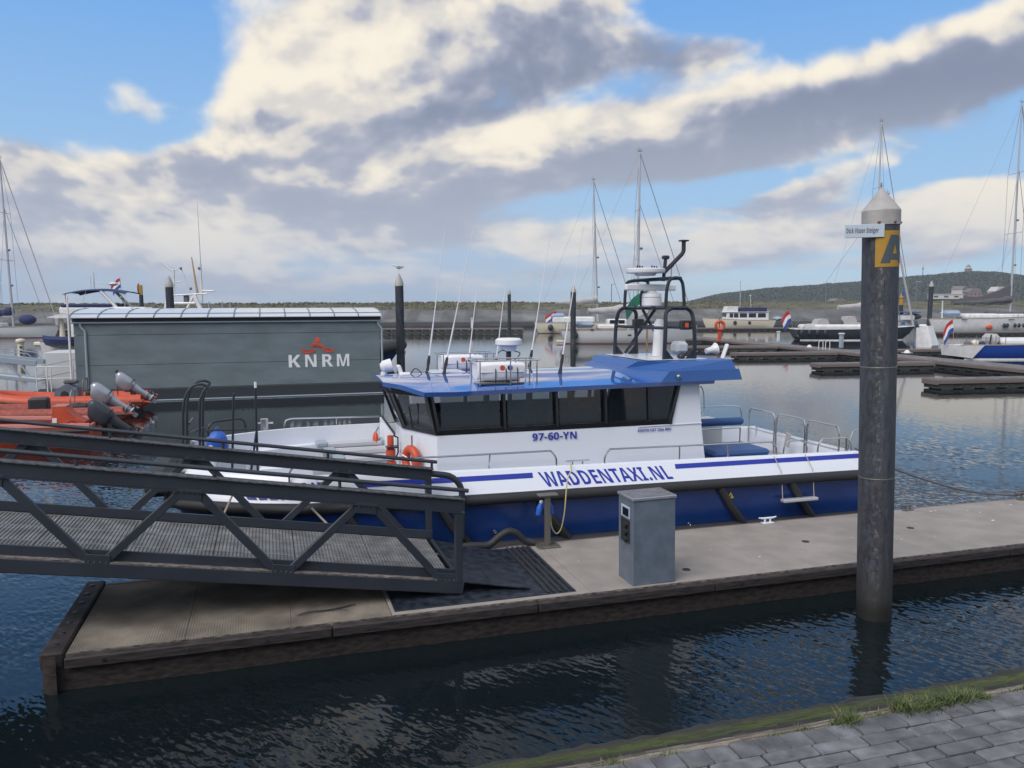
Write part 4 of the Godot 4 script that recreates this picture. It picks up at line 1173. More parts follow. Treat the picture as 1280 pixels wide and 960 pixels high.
func make_cabin(t: Node3D, at: Vector3) -> void:
	var b := MB.new(at)
	# plan of the wall at the sill and at the eaves; front faces lean forward
	var sill := [[4.54, 1.40], [-0.27, 1.40], [-0.66, 0.46], [-0.66, -0.46], [-0.27, -1.40], [4.54, -1.40]]
	var eave := [[4.52, 1.33], [-0.40, 1.33], [-0.93, 0.50], [-0.93, -0.50], [-0.40, -1.33], [4.52, -1.33]]
	var floor_ := [[4.66, 1.46], [-0.30, 1.46], [-0.70, 0.46], [-0.70, -0.46], [-0.30, -1.46], [4.66, -1.46]]
	var V := func(q, y): return P(q[0], y, BV - q[1])
	# lower wall: outside and inside
	for i in 5:
		b.quad(V.call(floor_[i + 1], 0.95), V.call(floor_[i], 0.95), V.call(sill[i], 2.065), V.call(sill[i + 1], 2.065))
		var a: Array = [sill[i][0] - 0.06 if i == 0 else sill[i][0] + 0.07, sill[i][1] * 0.94]; var e: Array = [sill[i + 1][0] - 0.06 if i == 4 else sill[i + 1][0] + 0.07, sill[i + 1][1] * 0.94]
		b.quad(V.call(sill[i + 1], 2.065), V.call(sill[i], 2.065), V.call(a, 2.065), V.call(e, 2.065))
	b.quad(V.call(floor_[0], 0.95), V.call(floor_[5], 0.95), V.call(sill[5], 2.065), V.call(sill[0], 2.065))
	b.quad(V.call(sill[0], 2.065), V.call(sill[5], 2.065), V.call(eave[5], 2.86), V.call(eave[0], 2.86))
	part(b, "cabin_wall", M.boat_white, t)
	# white quarter panels behind the windows
	for s in [1.0, -1.0]:
		b = MB.new(at)
		var q := []
		for p in [[3.94, 2.06], [4.54, 2.06], [4.52, 2.87], [4.15, 2.87], [4.02, 2.5]]:
			q.push_back(P(p[0], p[1], BV - s * lerp(1.405, 1.335, (p[1] - 2.06) / 0.75)))
		for k in [[0, 1, 4], [1, 2, 4], [2, 3, 4]]:
			if s > 0: b.tri(q[k[0]], q[k[1]], q[k[2]])
			else: b.tri(q[k[2]], q[k[1]], q[k[0]])
			var d := Vector3(0, 0, -0.05 * s)
			if s > 0: b.tri(q[k[2]] + d, q[k[1]] + d, q[k[0]] + d)
			else: b.tri(q[k[0]] + d, q[k[1]] + d, q[k[2]] + d)
		part(b, "quarter_panel", M.boat_white, t)
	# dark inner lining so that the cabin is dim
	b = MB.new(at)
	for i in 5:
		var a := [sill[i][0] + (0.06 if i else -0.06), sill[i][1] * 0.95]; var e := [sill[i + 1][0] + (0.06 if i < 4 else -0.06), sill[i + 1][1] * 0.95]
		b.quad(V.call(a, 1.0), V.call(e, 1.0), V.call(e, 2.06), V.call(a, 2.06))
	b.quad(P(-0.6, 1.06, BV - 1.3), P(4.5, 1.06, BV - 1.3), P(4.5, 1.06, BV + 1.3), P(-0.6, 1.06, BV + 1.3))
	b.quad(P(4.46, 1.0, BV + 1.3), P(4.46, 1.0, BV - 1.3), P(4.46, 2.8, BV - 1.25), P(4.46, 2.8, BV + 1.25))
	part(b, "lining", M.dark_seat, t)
	# window band on each side: sill, header, posts, panes
	for s in [1.0, -1.0]:
		var S := func(u, y, o): return P(u, y, BV - s * (lerp(1.40, 1.33, (y - 2.065) / 0.735) + o))
		var g := MB.new(at)
		g.bar(S.call(-0.28, 2.11, -0.02), S.call(3.97, 2.11, -0.02), 0.06, 0.09, 0.006)
		g.bar(S.call(-0.37, 2.765, -0.015), S.call(4.16, 2.80, -0.015), 0.06, 0.12, 0.006)
		for m in [[0.865, 0.15], [1.79, 0.15], [2.68, 0.17], [3.52, 0.10]]:
			g.bar(S.call(m[0], 2.12, -0.02), S.call(m[0], 2.78, -0.02), 0.05, m[1], 0.006, Vector3(0, 0, 1))
		g.bar(S.call(-0.25, 2.12, -0.02), S.call(-0.36, 2.78, -0.02), 0.05, 0.16, 0.006, Vector3(0, 0, 1))
		g.bar(S.call(3.90, 2.08, -0.015), S.call(4.12, 2.80, -0.015), 0.055, 0.13, 0.006, Vector3(0, 0, 1))
		if s < 0:      # the far side's windows are slots under the eaves
			g.bar(S.call(-0.28, 2.17, -0.02), S.call(3.97, 2.17, -0.02), 0.05, 0.20)
			for m in [0.15, 1.30, 2.2, 3.1, 3.7]: g.bar(S.call(m, 2.12, -0.02), S.call(m, 2.78, -0.02), 0.05, 0.26, 0.0, Vector3(0, 0, 1))
		part(g, "window_frame", M.black_frame, t)
		for w in [[-0.2, 0.80], [0.93, 1.73], [1.85, 2.61], [2.75, 3.48], [3.56, 3.92]]:
			g = MB.new(at)
			var e := 0.13 if w[0] > 3.5 else 0.0
			if s > 0: g.quad(S.call(w[0], 2.14, -0.012), S.call(w[1], 2.14, -0.012), S.call(w[1] + e, 2.75, -0.012), S.call(w[0], 2.75, -0.012))
			else: g.quad(S.call(w[1], 2.14, -0.012), S.call(w[0], 2.14, -0.012), S.call(w[0], 2.75, -0.012), S.call(w[1] + e, 2.75, -0.012))
			part(g, "window", M.cabin_glass if s > 0 else M.clear_glass, t)
	# windscreen: three panes leaning forward, posts between
	for k in [[1, 2], [2, 3], [3, 4]]:
		b = MB.new(at)
		var a: Vector3 = V.call(sill[k[0]], 2.08); var c: Vector3 = V.call(sill[k[1]], 2.08); var d: Vector3 = V.call(eave[k[1]], 2.80); var e: Vector3 = V.call(eave[k[0]], 2.80)
		b.quad(c, a, e, d); part(b, "windscreen", M.clear_glass, t)
		b = MB.new(at)
		b.bar(a.lerp(e, 0.04), c.lerp(d, 0.04), 0.04, 0.07, 0.005)
		b.bar(a.lerp(e, 0.93), c.lerp(d, 0.93), 0.05, 0.12, 0.005)
		for q in [0.06, 0.94]: b.bar(a.lerp(c, q), e.lerp(d, q), 0.045, 0.10, 0.005, (c - a).normalized())
		part(b, "windscreen_frame", M.black_frame, t)
		b = MB.new(at)
		var w0 := a.lerp(c, 0.62).lerp(e.lerp(d, 0.62), 0.05) + Vector3(-0.05, 0, 0.02)
		b.bar(w0, a.lerp(c, 0.52).lerp(e.lerp(d, 0.52), 0.6) + Vector3(-0.05, 0, 0.02), 0.015, 0.02); part(b, "wiper", M.black_tube, t)
	# seats and console seen through the panes
	for i in 4:
		for s in [-0.75, 0.75]:
			b = MB.new(at)
			b.box(P(0.8 + i * 0.95, 1.5, BV + s), Vector3(0.45, 0.12, 0.5), Basis.IDENTITY, 0.03); b.box(P(1.05 + i * 0.95, 1.9, BV + s), Vector3(0.12, 0.75, 0.48), Basis.IDENTITY, 0.03); b.box(P(0.85 + i * 0.95, 1.25, BV + s), Vector3(0.12, 0.4, 0.2))
			part(b, "seat", M.dark_seat, t)
	b = MB.new(at); b.box(P(-0.25, 1.75, BV), Vector3(0.5, 0.75, 1.7), Basis.IDENTITY, 0.05); b.box(P(-0.1, 2.2, BV - 0.5), Vector3(0.06, 0.25, 0.35)); part(b, "console", M.dark_seat, t)
	# rescue sign on the near front face
	var fn := Basis(Vector3.UP, -1.178)
	b = MB.new(at); b.box(P(-0.43, 1.93, BV - 0.965) + fn * Vector3(0, 0, 0.012), Vector3(0.15, 0.2, 0.012), fn); var sg := part(b, "rescue_sign", M.safety_green, t)
	b = MB.new(at); b.lathe(P(-0.43, 1.93, BV - 0.965) + fn * Vector3(0, 0, 0.018), [Vector2(0.05, 0), Vector2(0.05, 0.004), Vector2(0.025, 0.004), Vector2(0.025, 0)], 14, fn * Basis(Vector3(1, 0, 0), PI / 2)); part(b, "ring_mark", M.letter_white, sg)
	# registration and builder's words on the wall
	var lean := Basis(Vector3(1, 0, 0), -0.055)
	b = MB.new(at); b.text("97-60-YN", 0.125, Transform3D(lean, P(1.345, 1.905, BV - 1.425)), 0.003, true, 1.15); part(b, "registration", M.stripe_blue, t)
	b = MB.new(at); b.text("SOUTH CAT 12m RRV", 0.05, Transform3D(lean * Basis(Vector3(1, 0, 0), Vector3(0.2, 1, 0), Vector3(0, 0, 1)), P(3.28, 1.96, BV - 1.423)), 0.003, true, 1.0); part(b, "builder_words", M.stripe_blue, t)
	b = MB.new(at); b.bar(P(3.3, 2.052, BV - 1.408), P(4.55, 2.06, BV - 1.408), 0.02, 0.02, 0.004); part(b, "wall_ledge", M.boat_white, t)
	b = MB.new(at); b.tube(smooth([P(4.53, 2.72, 3.28), P(4.59, 2.62, 3.28), P(4.60, 2.3, 3.26), P(4.55, 2.18, 3.26)], 4), 0.014, 8); part(b, "grab_rail", M.stainless, t)

func make_taxi_top(t: Node3D, at: Vector3) -> void:
	var b := MB.new(at)
	# cambered roof with a pointed front
	var us := [-1.05, -0.8, -0.5, 0.0, 1.0, 2.0, 3.0, 4.0, 4.7]
	var up := []; var dn := []
	for u in us:
		var hw: float = lerp(0.78, 1.58, smoothstep(-1.05, -0.42, u)) if u < -0.42 else 1.58
		var r := []; var q := []
		for k in 13:
			var f := -1.0 + k / 6.0
			var y: float = lerp(2.965, 2.79, pow(abs(f) * hw / 1.58, 2.0)) + 0.013 * max(0.0, u) + (0.02 * (u + 0.4) if u < -0.4 else 0.0)
			r.push_back(P(u, y, BV + f * hw)); q.push_back(P(u, y - 0.075, BV + f * (hw - 0.03)))
		up.push_back(r); dn.push_back(q)
	b.loft(up, false)
	var rim := []; var rim2 := []
	for i in us.size(): rim.push_back(up[i][0]); rim2.push_back(dn[i][0])
	var a := [up[0], dn[0]]
	for i in us.size() - 1:
		b.quad(up[i + 1][0], up[i][0], dn[i][0], dn[i + 1][0]); b.quad(up[i][12], up[i + 1][12], dn[i + 1][12], dn[i][12])
		for k in 12: b.quad(dn[i][k], dn[i + 1][k], dn[i + 1][k + 1], dn[i][k + 1])
	for k in 12:
		b.quad(up[0][k], up[0][k + 1], dn[0][k + 1], dn[0][k]); b.quad(up[-1][k + 1], up[-1][k], dn[-1][k], dn[-1][k + 1])
	part(b, "roof", M.roof_blue, t, "", 30.0)
	# raised after platform: base and top outlines
	var base := [P(3.18, 2.97, BV + 0.82), P(3.18, 2.955, BV - 0.82), P(3.62, 2.83, BV - 1.60), P(5.22, 2.84, BV - 1.62), P(5.22, 2.84, BV + 1.62), P(3.62, 2.83, BV + 1.60)]
	var mid := [P(3.30, 3.05, BV + 0.80), P(3.32, 3.03, BV - 0.80), P(3.80, 3.02, BV - 1.58), P(5.18, 3.03, BV - 1.58), P(5.18, 3.03, BV + 1.58), P(3.80, 3.02, BV + 1.58)]
	var tier := [P(3.32, 3.055, BV + 0.79), P(3.34, 3.035, BV - 0.79), P(3.84, 3.03, BV - 1.50), P(5.16, 3.035, BV - 1.50), P(5.16, 3.035, BV + 1.50), P(3.84, 3.03, BV + 1.50)]
	var topo := [P(3.46, 3.17, BV + 0.95), P(3.50, 3.165, BV - 0.95), P(3.98, 3.165, BV - 1.30), P(5.12, 3.19, BV - 1.42), P(5.12, 3.19, BV + 1.42), P(3.98, 3.165, BV + 1.30)]
	b = MB.new(at); b.loft([base, mid, tier, topo], true, true, true); part(b, "roof_platform", M.roof_blue_dull, t, "", 20.0)
	b = MB.new(at); b.box(P(4.25, 3.182, BV - 0.1), Vector3(1.2, 0.012, 1.9), Basis.IDENTITY, 0.003); part(b, "platform_deck", M.roof_sheet, t)
	b = MB.new(at); b.lathe(P(3.95, 2.93, BV - 1.60), [Vector2(0.04, 0), Vector2(0.04, 0.03), Vector2(0.025, 0.05), Vector2(0, 0.055)], 12, Basis(Vector3(1, 0, 0), PI / 2)); part(b, "side_lamp", M.stainless, t)
	# equipment arch of black tube: two side frames joined above
	var fr := func(w, u0, u1, y0, lean):
		var q := MB.new(at)
		q.tube(smooth([P(u0, y0, w), P(u0 + 0.02, y0 + 0.55, w), P(u0 + 0.05, y0 + 0.83, w + lean), P(u0 + 0.16, y0 + 0.92, w + lean)], 4) + smooth([P(u1 - 0.16, y0 + 0.92, w + lean), P(u1 - 0.05, y0 + 0.83, w + lean), P(u1 - 0.02, y0 + 0.55, w), P(u1, y0, w)], 4), 0.038, 8)
		part(q, "arch_frame", M.black_tube, t)
		for s in [[u0, 1], [u1, -1]]:
			q = MB.new(at); q.prism([Vector2(0, 0), Vector2(0.19, 0), Vector2(0.02, 0.19)] if s[1] > 0 else [Vector2(-0.19, 0), Vector2(0, 0), Vector2(-0.02, 0.19)], 0.02, Transform3D(Basis.IDENTITY, P(s[0], y0, w - 0.0) + Vector3(0, 0, -0.01))); part(q, "gusset", M.black_tube, t)
	fr.call(3.66, 4.00, 4.62, 3.19, 0.05); fr.call(5.42, 3.82, 4.30, 3.19, -0.05)
	for q in [[P(4.14, 4.11, 3.71), P(3.98, 4.11, 5.37)], [P(4.48, 4.11, 3.71), P(4.16, 4.11, 5.37)], [P(3.84, 3.75, 5.42), P(4.02, 3.75, 3.66)], [P(4.60, 3.75, 3.66), P(4.28, 3.75, 5.42)], [P(4.02, 3.22, 5.35), P(4.28, 4.08, 4.6)], [P(4.50, 3.22, 4.5), P(4.22, 4.08, 5.0)], [P(4.02, 4.12, 4.2), P(4.46, 4.12, 4.2)], [P(4.0, 4.12, 4.9), P(4.36, 4.12, 4.9)]]:
		b = MB.new(at); b.tube(q, 0.03, 8); part(b, "cross_tube", M.black_tube, t)
	# upper hoop
	for w in [3.86, 5.22]:
		b = MB.new(at); b.tube(smooth([P(4.12 if w < 4 else 3.93, 4.10, w), P(4.14 if w < 4 else 3.95, 4.45, w), P(4.2 if w < 4 else 4.0, 4.62, w), P(4.30, 4.66, w)], 4) + smooth([P(4.36, 4.66, w), P(4.44, 4.6, w), P(4.48 if w < 4 else 4.3, 4.42, w), P(4.50 if w < 4 else 4.3, 4.10, w)], 4), 0.032, 8); part(b, "upper_hoop", M.black_tube, t)
	for u in [4.22, 4.42]:
		b = MB.new(at); b.tube([P(u, 4.655, 3.86), P(u - 0.1, 4.655, 5.22)], 0.03, 8); part(b, "cross_tube", M.black_tube, t)
	# radar bar on its drum, satellite plate, aerials and the bent davit
	b = MB.new(at); b.lathe(P(4.16, 4.11, 4.5), [Vector2(0.16, 0.02), Vector2(0.19, 0.05), Vector2(0.19, 0.19), Vector2(0.17, 0.20), Vector2(0.19, 0.21), Vector2(0.18, 0.27), Vector2(0.1, 0.29), Vector2(0.07, 0.33)], 20); part(b, "radar_drum", M.antenna_white, t)
	b = MB.new(at); b.box(P(4.13, 4.50, 4.5), Vector3(1.12, 0.12, 0.10), Basis(Vector3.UP, 0.12), 0.02); part(b, "radar_bar", M.antenna_white, t)
	b = MB.new(at); b.lathe(P(4.02, 4.72, 4.5), [Vector2(0.18, 0), Vector2(0.22, 0.05)], 16); part(b, "aerial_foot", M.antenna_white, t)
	b = MB.new(at); b.lathe(P(4.02, 4.77, 4.5), [Vector2(0.36, 0), Vector2(0.37, 0.02), Vector2(0.37, 0.07), Vector2(0.35, 0.085), Vector2(0, 0.09)], 24); part(b, "aerial_plate", M.antenna_white, t)
	for k in 6:
		b = MB.new(at); b.lathe(P(3.78 + 0.1 * k, 4.86, 4.35 + 0.1 * (k % 3)), [Vector2(0.015, 0), Vector2(0.015, 0.04), Vector2(0, 0.05)], 6); part(b, "stud", M.black_plastic, t)
	b = MB.new(at); b.tube([P(4.40, 4.62, 4.5), P(4.44, 5.05, 4.5)], 0.035, 8); b.box(P(4.44, 5.07, 4.5), Vector3(0.13, 0.07, 0.1), Basis.IDENTITY, 0.015); part(b, "camera_post", M.black_tube, t)
	b = MB.new(at); b.tube([P(4.43, 4.80, 4.5), P(4.79, 5.14, 4.5), P(4.82, 5.20, 4.5), P(4.82, 5.38, 4.5)], 0.042, 8); b.box(P(4.82, 5.39, 4.5), Vector3(0.16, 0.03, 0.14), Basis.IDENTITY, 0.008); part(b, "davit", M.black_tube, t)
	b = MB.new(at); b.tube([P(4.62, 4.66, 4.6), P(4.62, 4.88, 4.6)], 0.014, 6); b.lathe(P(4.62, 4.88, 4.6), [Vector2(0.02, 0), Vector2(0.055, 0.03), Vector2(0.05, 0.05), Vector2(0, 0.055)], 12); part(b, "mushroom_aerial", M.antenna_white, t)
	for q in [[3.93, 3.82, 4.6], [4.47, 3.80, 3.75]]:
		b = MB.new(at); b.box(P(q[0], q[1], q[2]), Vector3(0.22, 0.17, 0.1), Basis.IDENTITY, 0.02); var fl := part(b, "floodlight", M.black_plastic, t)
		if q[0] > 4: 
			b = MB.new(at); b.box(P(q[0], q[1], q[2] - 0.053), Vector3(0.07, 0.08, 0.006)); part(b, "red_lens", M.letter_orange, fl)
	# white locker post, hatch, horn and lamp on the platform
	b = MB.new(at); b.tube([P(4.27, 3.19, 4.45), P(4.30, 3.82, 4.45), P(4.31, 3.90, 4.45)], [0.10, 0.098, 0.06], 14); part(b, "exhaust_post", M.antenna_white, t)
	b = MB.new(at); b.box(P(4.98, 3.33, 4.9), Vector3(0.28, 0.24, 0.3), Basis.IDENTITY, 0.06); part(b, "vent_box", M.antenna_white, t)
	b = MB.new(at); b.lathe(P(5.02, 3.30, 3.95), [Vector2(0.05, 0), Vector2(0.06, 0.12), Vector2(0.10, 0.2), Vector2(0.12, 0.22)], 14, Basis(Vector3(0, 0, 1), -PI / 2 + 0.2)); part(b, "horn", M.antenna_white, t)
	b = MB.new(at); b.bar(P(5.02, 3.19, 3.38), P(5.12, 3.46, 3.38), 0.05, 0.09, 0.015, Vector3(0, 0, 1)); part(b, "side_marker", M.antenna_white, t)
	b = MB.new(at); b.tube(smooth([P(4.32, 3.22, 3.75), P(4.42, 3.28, 3.78), P(4.55, 3.24, 3.8), P(4.62, 3.36, 3.72)], 4), 0.02, 6); b.ball(P(4.38, 3.23, 3.72), Vector3(0.07, 0.06, 0.07)); part(b, "deck_lamp", M.black_plastic, t)
	# whip aerials on sprung feet
	for q in [[P(-0.10, 2.93, 4.95), P(0.26, 5.52, 4.95)], [P(0.12, 2.92, 4.55), P(0.68, 5.50, 4.55)], [P(2.02, 2.96, 5.45), P(2.46, 5.60, 5.45)], [P(2.12, 2.96, 4.0), P(2.56, 5.57, 4.0)], [P(0.86, 2.95, 5.75), P(1.06, 4.55, 5.75)], [P(1.42, 2.95, 5.75), P(1.62, 4.52, 5.75)]]:
		b = MB.new(at); b.tube([q[0], q[0].lerp(q[1], 0.34), q[0].lerp(q[1], 0.36), q[1]], [0.017, 0.013, 0.010, 0.005], 6); var wh := part(b, "whip_aerial", M.antenna_white, t)
		b = MB.new(at); b.tube([q[0], q[0].lerp(q[1], 0.05), q[0].lerp(q[1], 0.09), q[0].lerp(q[1], 0.13)], [0.04, 0.024, 0.032, 0.02], 8); part(b, "sprung_foot", M.black_plastic, wh)
	# dome radar on its post
	b = MB.new(at); b.tube([P(1.36, 2.9, BV), P(1.36, 3.36, BV)], 0.05, 10); part(b, "radome_post", M.black_tube, t)
	b = MB.new(at); b.lathe(P(1.36, 3.34, BV), [Vector2(0.12, 0), Vector2(0.15, 0.06), Vector2(0.15, 0.1)], 18); b.lathe(P(1.36, 3.44, BV), [Vector2(0.22, 0), Vector2(0.245, 0.02), Vector2(0.245, 0.10), Vector2(0.20, 0.135), Vector2(0, 0.14)], 26); part(b, "radome", M.antenna_white, t)
	b = MB.new(at); b.tube(smooth([P(1.36, 3.3, BV - 0.05), P(1.22, 3.36, BV - 0.08), P(1.14, 3.30, BV - 0.05)], 4), 0.01, 6); b.tube(smooth([P(1.36, 3.12, BV - 0.05), P(1.5, 3.22, BV - 0.08), P(1.56, 3.3, BV - 0.05), P(1.46, 3.34, BV)], 4), 0.01, 6); part(b, "cable", M.black_plastic, t)
	# two life raft canisters in railed cradles
	for q in [[0.86, BV - 1.08, 0.0], [0.72, BV + 1.12, 0.0]]:
		var u: float = q[0]; var w: float = q[1]; var y := 2.90
		b = MB.new(at)
		var rs := []
		for k in 7:
			var uu: float = lerp(-0.41, 0.41, k / 6.0)
			var s: float = [0.80, 0.95, 1.0, 1.0, 1.0, 0.95, 0.80][k]
			var r := []
			for i in 16:
				var a2 := TAU * i / 16.0
				var cx: float = sign(cos(a2)) * pow(abs(cos(a2)), 0.6); var cy: float = sign(sin(a2)) * pow(abs(sin(a2)), 0.6)
				r.push_back(P(u + uu, y + 0.175 + cy * 0.165 * s, w - cx * 0.24 * s))
			rs.push_back(r)
		b.loft(rs, true, true, true)
		var rf := part(b, "life_raft", M.raft_white, t)
		b = MB.new(at); b.box(P(u, y + 0.165, w), Vector3(0.74, 0.012, 0.49), Basis.IDENTITY, 0.004); part(b, "raft_seam", M.roof_sheet, rf)
		b = MB.new(at); b.lathe(P(u - 0.0, y + 0.235, w - 0.225), [Vector2(0.045, 0), Vector2(0.045, 0.014), Vector2(0, 0.015)], 14, Basis(Vector3(1, 0, 0), PI / 2)); part(b, "orange_label", M.letter_orange, rf)
		b = MB.new(at); b.lathe(P(u + 0.13, y + 0.235, w - 0.225), [Vector2(0.045, 0), Vector2(0.045, 0.014), Vector2(0, 0.015)], 14, Basis(Vector3(1, 0, 0), PI / 2)); part(b, "blue_label", M.stripe_blue, rf)
		for k in [-0.12, 0.06, 0.26]:
			b = MB.new(at); b.tube([P(u + k, y - 0.02, w - 0.25), P(u + k, y + 0.2, w - 0.248), P(u + k, y + 0.325, w - 0.14), P(u + k, y + 0.325, w + 0.14)], 0.009, 6); part(b, "strap", M.black_plastic, rf)
		b = MB.new(at)
		var c := [P(u - 0.45, y + 0.36, w - 0.30), P(u + 0.62, y + 0.36, w - 0.30), P(u + 0.62, y + 0.36, w + 0.30), P(u - 0.45, y + 0.36, w + 0.30)]
		for i in 4: b.tube([c[i], c[(i + 1) % 4]], 0.014, 6)
		for k in [-0.40, 0.12, 0.45, 0.58]:
			for s in [-0.30, 0.30]: b.tube([P(u + k, y - 0.05, w + s), P(u + k, y + 0.36, w + s)], 0.012, 6)
		b.box(P(u - 0.02, y - 0.02, w), Vector3(0.8, 0.02, 0.5))
		part(b, "raft_cradle", M.stainless, t)
	# search light cluster at the roof's front corner, hatch behind it
	b = MB.new(at); b.lathe(P(-0.86, 2.92, BV + 0.45), [Vector2(0.06, 0), Vector2(0.06, 0.06)], 10); b.lathe(P(-0.92, 3.06, BV + 0.45), [Vector2(0.06, 0), Vector2(0.11, 0.05), Vector2(0.12, 0.16), Vector2(0.12, 0.2)], 16, Basis(Vector3(0, 0, 1), -PI / 2 + 0.2)); part(b, "search_light", M.antenna_white, t)
	b = MB.new(at); b.box(P(-0.58, 2.99, BV + 0.35), Vector3(0.07, 0.24, 0.2), Basis(Vector3(0, 0, 1), 0.3), 0.02); b.box(P(-0.52, 2.93, BV + 0.2), Vector3(0.2, 0.1, 0.16), Basis.IDENTITY, 0.02); part(b, "lamp_bracket", M.antenna_white, t)
	b = MB.new(at); b.tube(smooth([P(-0.45, 2.93, BV + 0.1), P(-0.36, 3.06, BV + 0.05), P(-0.25, 2.96, BV + 0.0), P(-0.35, 2.9, BV - 0.1), P(-0.5, 2.9, BV)], 4), 0.01, 6); part(b, "cable", M.black_plastic, t)
	b = MB.new(at); b.box(P(0.22, 2.975, BV + 0.25), Vector3(0.62, 0.035, 0.6), Basis.IDENTITY, 0.012); part(b, "roof_hatch", M.roof_sheet, t)

func make_taxi_deck(t: Node3D, at: Vector3) -> void:
	var b: MB
	# side rails of polished tube
	for q in [[[-2.6, 1.50, 3.10], [1.69, 1.50, 3.0], [-1.1, 0.55]], [[2.56, 1.47, 3.0], [5.95, 1.43, 3.0], [3.98, 4.95]], [[6.12, 1.42, 3.02], [6.62, 1.42, 3.02], []], [[6.86, 1.42, 3.02], [7.62, 1.41, 3.05], []]]:
		var a: Array = q[0]; var e: Array = q[1]
		var h := 0.26
		b = MB.new(at)
		b.tube(smooth([P(a[0], a[1] - 0.03, a[2]), P(a[0] + 0.01, a[1] + h * 0.55, a[2]), P(a[0] + 0.10, a[1] + h, a[2])], 4) + smooth([P(e[0] - 0.10, e[1] + h, e[2]), P(e[0] - 0.01, e[1] + h * 0.55, e[2]), P(e[0], e[1] - 0.03, e[2])], 4), 0.017, 8)
		for u in q[2]:
			var f: float = (u - a[0]) / (e[0] - a[0])
			b.tube([P(u, lerp(a[1], e[1], f) - 0.03, a[2]), P(u, lerp(a[1], e[1], f) + h, lerp(a[2], e[2], f))], 0.014, 8)
		part(b, "side_rail", M.stainless, t)
	b = MB.new(at); b.tube(smooth([P(7.55, 1.40, 3.06), P(7.60, 1.6, 3.06), P(7.70, 1.78, 3.08), P(7.86, 1.82, 3.1)], 4), 0.016, 8); b.tube([P(7.52, 1.4, 3.06), P(7.52, 1.7, 3.06)], 0.02, 8); part(b, "stern_hook", M.stainless, t)
	# mid-side cleat
	b = MB.new(at); b.tube([P(1.86, 1.565, 3.0), P(2.28, 1.565, 3.0)], 0.016, 8)
	for u in [1.98, 2.16]: b.tube([P(u, 1.48, 3.0), P(u, 1.56, 3.0)], 0.013, 8)
	part(b, "side_cleat", M.stainless, t)
	# hanging step
	for u in [5.83, 6.49]:
		b = MB.new(at); b.tube([P(u, 1.45, 2.90), P(u + 0.01, 1.20, 2.68), P(u + 0.02, 0.71, 2.63)], 0.007, 6); part(b, "step_rope", M.rope_pale, t)
	b = MB.new(at); b.box(P(6.18, 0.69, 2.60), Vector3(0.72, 0.055, 0.12), Basis.IDENTITY, 0.01); part(b, "step_board", M.aluminium, t)
	# far after rail and the three gates across the stern
	b = MB.new(at); b.tube(smooth([P(5.2, 1.42, 6.35), P(5.2, 1.8, 6.35), P(5.3, 1.93, 6.35)], 4) + smooth([P(7.2, 1.90, 6.35), P(7.36, 1.82, 6.35), P(7.40, 1.4, 6.35)], 4), 0.017, 8); b.tube([P(6.3, 1.4, 6.35), P(6.3, 1.92, 6.35)], 0.014, 8); part(b, "far_rail", M.stainless, t)
	for k in 3:
		var w1 := 6.22 - k * 1.02; var w0 := w1 - 0.94
		b = MB.new(at)
		b.tube(smooth([P(7.5, 0.98, w1), P(7.5, 1.72, w1), P(7.5, 1.86, w1 - 0.1)], 5) + smooth([P(7.5, 1.86, w0 + 0.1), P(7.5, 1.72, w0), P(7.5, 0.98, w0)], 5), 0.019, 8)
		b.tube([P(7.5, 1.40, w1), P(7.5, 1.40, w0)], 0.015, 8)
		part(b, "stern_gate", M.stainless, t)
	b = MB.new(at); b.box(P(7.46, 1.36, 4.75), Vector3(0.02, 0.3, 0.16), Basis(Vector3(1, 0, 0), 0.2), 0.004); part(b, "hanging_cloth", M.canvas_white, t)
	# stern bench with its backrest roll
	b = MB.new(at); b.box(P(5.75, 1.13, 4.3), Vector3(1.15, 0.30, 0.9), Basis.IDENTITY, 0.04); part(b, "bench_base", M.pedestal_grey, t)
	b = MB.new(at); b.box(P(5.76, 1.335, 4.25), Vector3(1.22, 0.13, 0.98), Basis.IDENTITY, 0.05); part(b, "bench_cushion", M.cushion_blue, t)
	b = MB.new(at); b.tube([P(5.20, 1.82, 4.70), P(5.26, 1.82, 4.70), P(6.28, 1.82, 4.70), P(6.33, 1.82, 4.70)], [0.06, 0.085, 0.085, 0.06], 12, true, 0.95); part(b, "backrest_roll", M.cushion_blue, t)
	b = MB.new(at); b.tube([P(5.22, 0.98, 4.72), P(5.22, 1.66, 4.72), P(5.30, 1.80, 4.72)], 0.015, 8); b.tube([P(6.3, 1.0, 4.72), P(6.3, 1.68, 4.72)], 0.015, 8); b.tube([P(5.22, 1.68, 4.72), P(6.3, 1.68, 4.72)], 0.015, 8); part(b, "bench_frame", M.stainless, t)
	b = MB.new(at); b.box(P(5.6, 1.50, 5.55), Vector3(1.3, 0.55, 0.6), Basis.IDENTITY, 0.05); part(b, "engine_box", M.yacht_grey, t)
	b = MB.new(at); b.box(P(4.92, 1.42, 5.2), Vector3(0.35, 0.85, 0.5), Basis.IDENTITY, 0.04); part(b, "dark_locker", M.pedestal_grey, t)
	# foredeck: bitt, black rails and bow gates
	b = MB.new(at); b.tube([P(-2.96, 1.0, 6.25), P(-2.96, 2.06, 6.25)], 0.075, 14); b.tube([P(-3.12, 1.98, 6.25), P(-2.80, 1.98, 6.25)], 0.02, 8); part(b, "bitt", M.stainless, t)
	b = MB.new(at); b.tube(smooth([P(-2.60, 1.86, 6.42), P(-2.57, 1.98, 6.42), P(-2.45, 2.02, 6.42)], 4) + [P(-0.78, 1.985, 6.45)], 0.016, 8); b.tube([P(-1.62, 1.86, 6.43), P(-1.62, 2.0, 6.43)], 0.014, 8); part(b, "bulwark_rail", M.stainless, t)
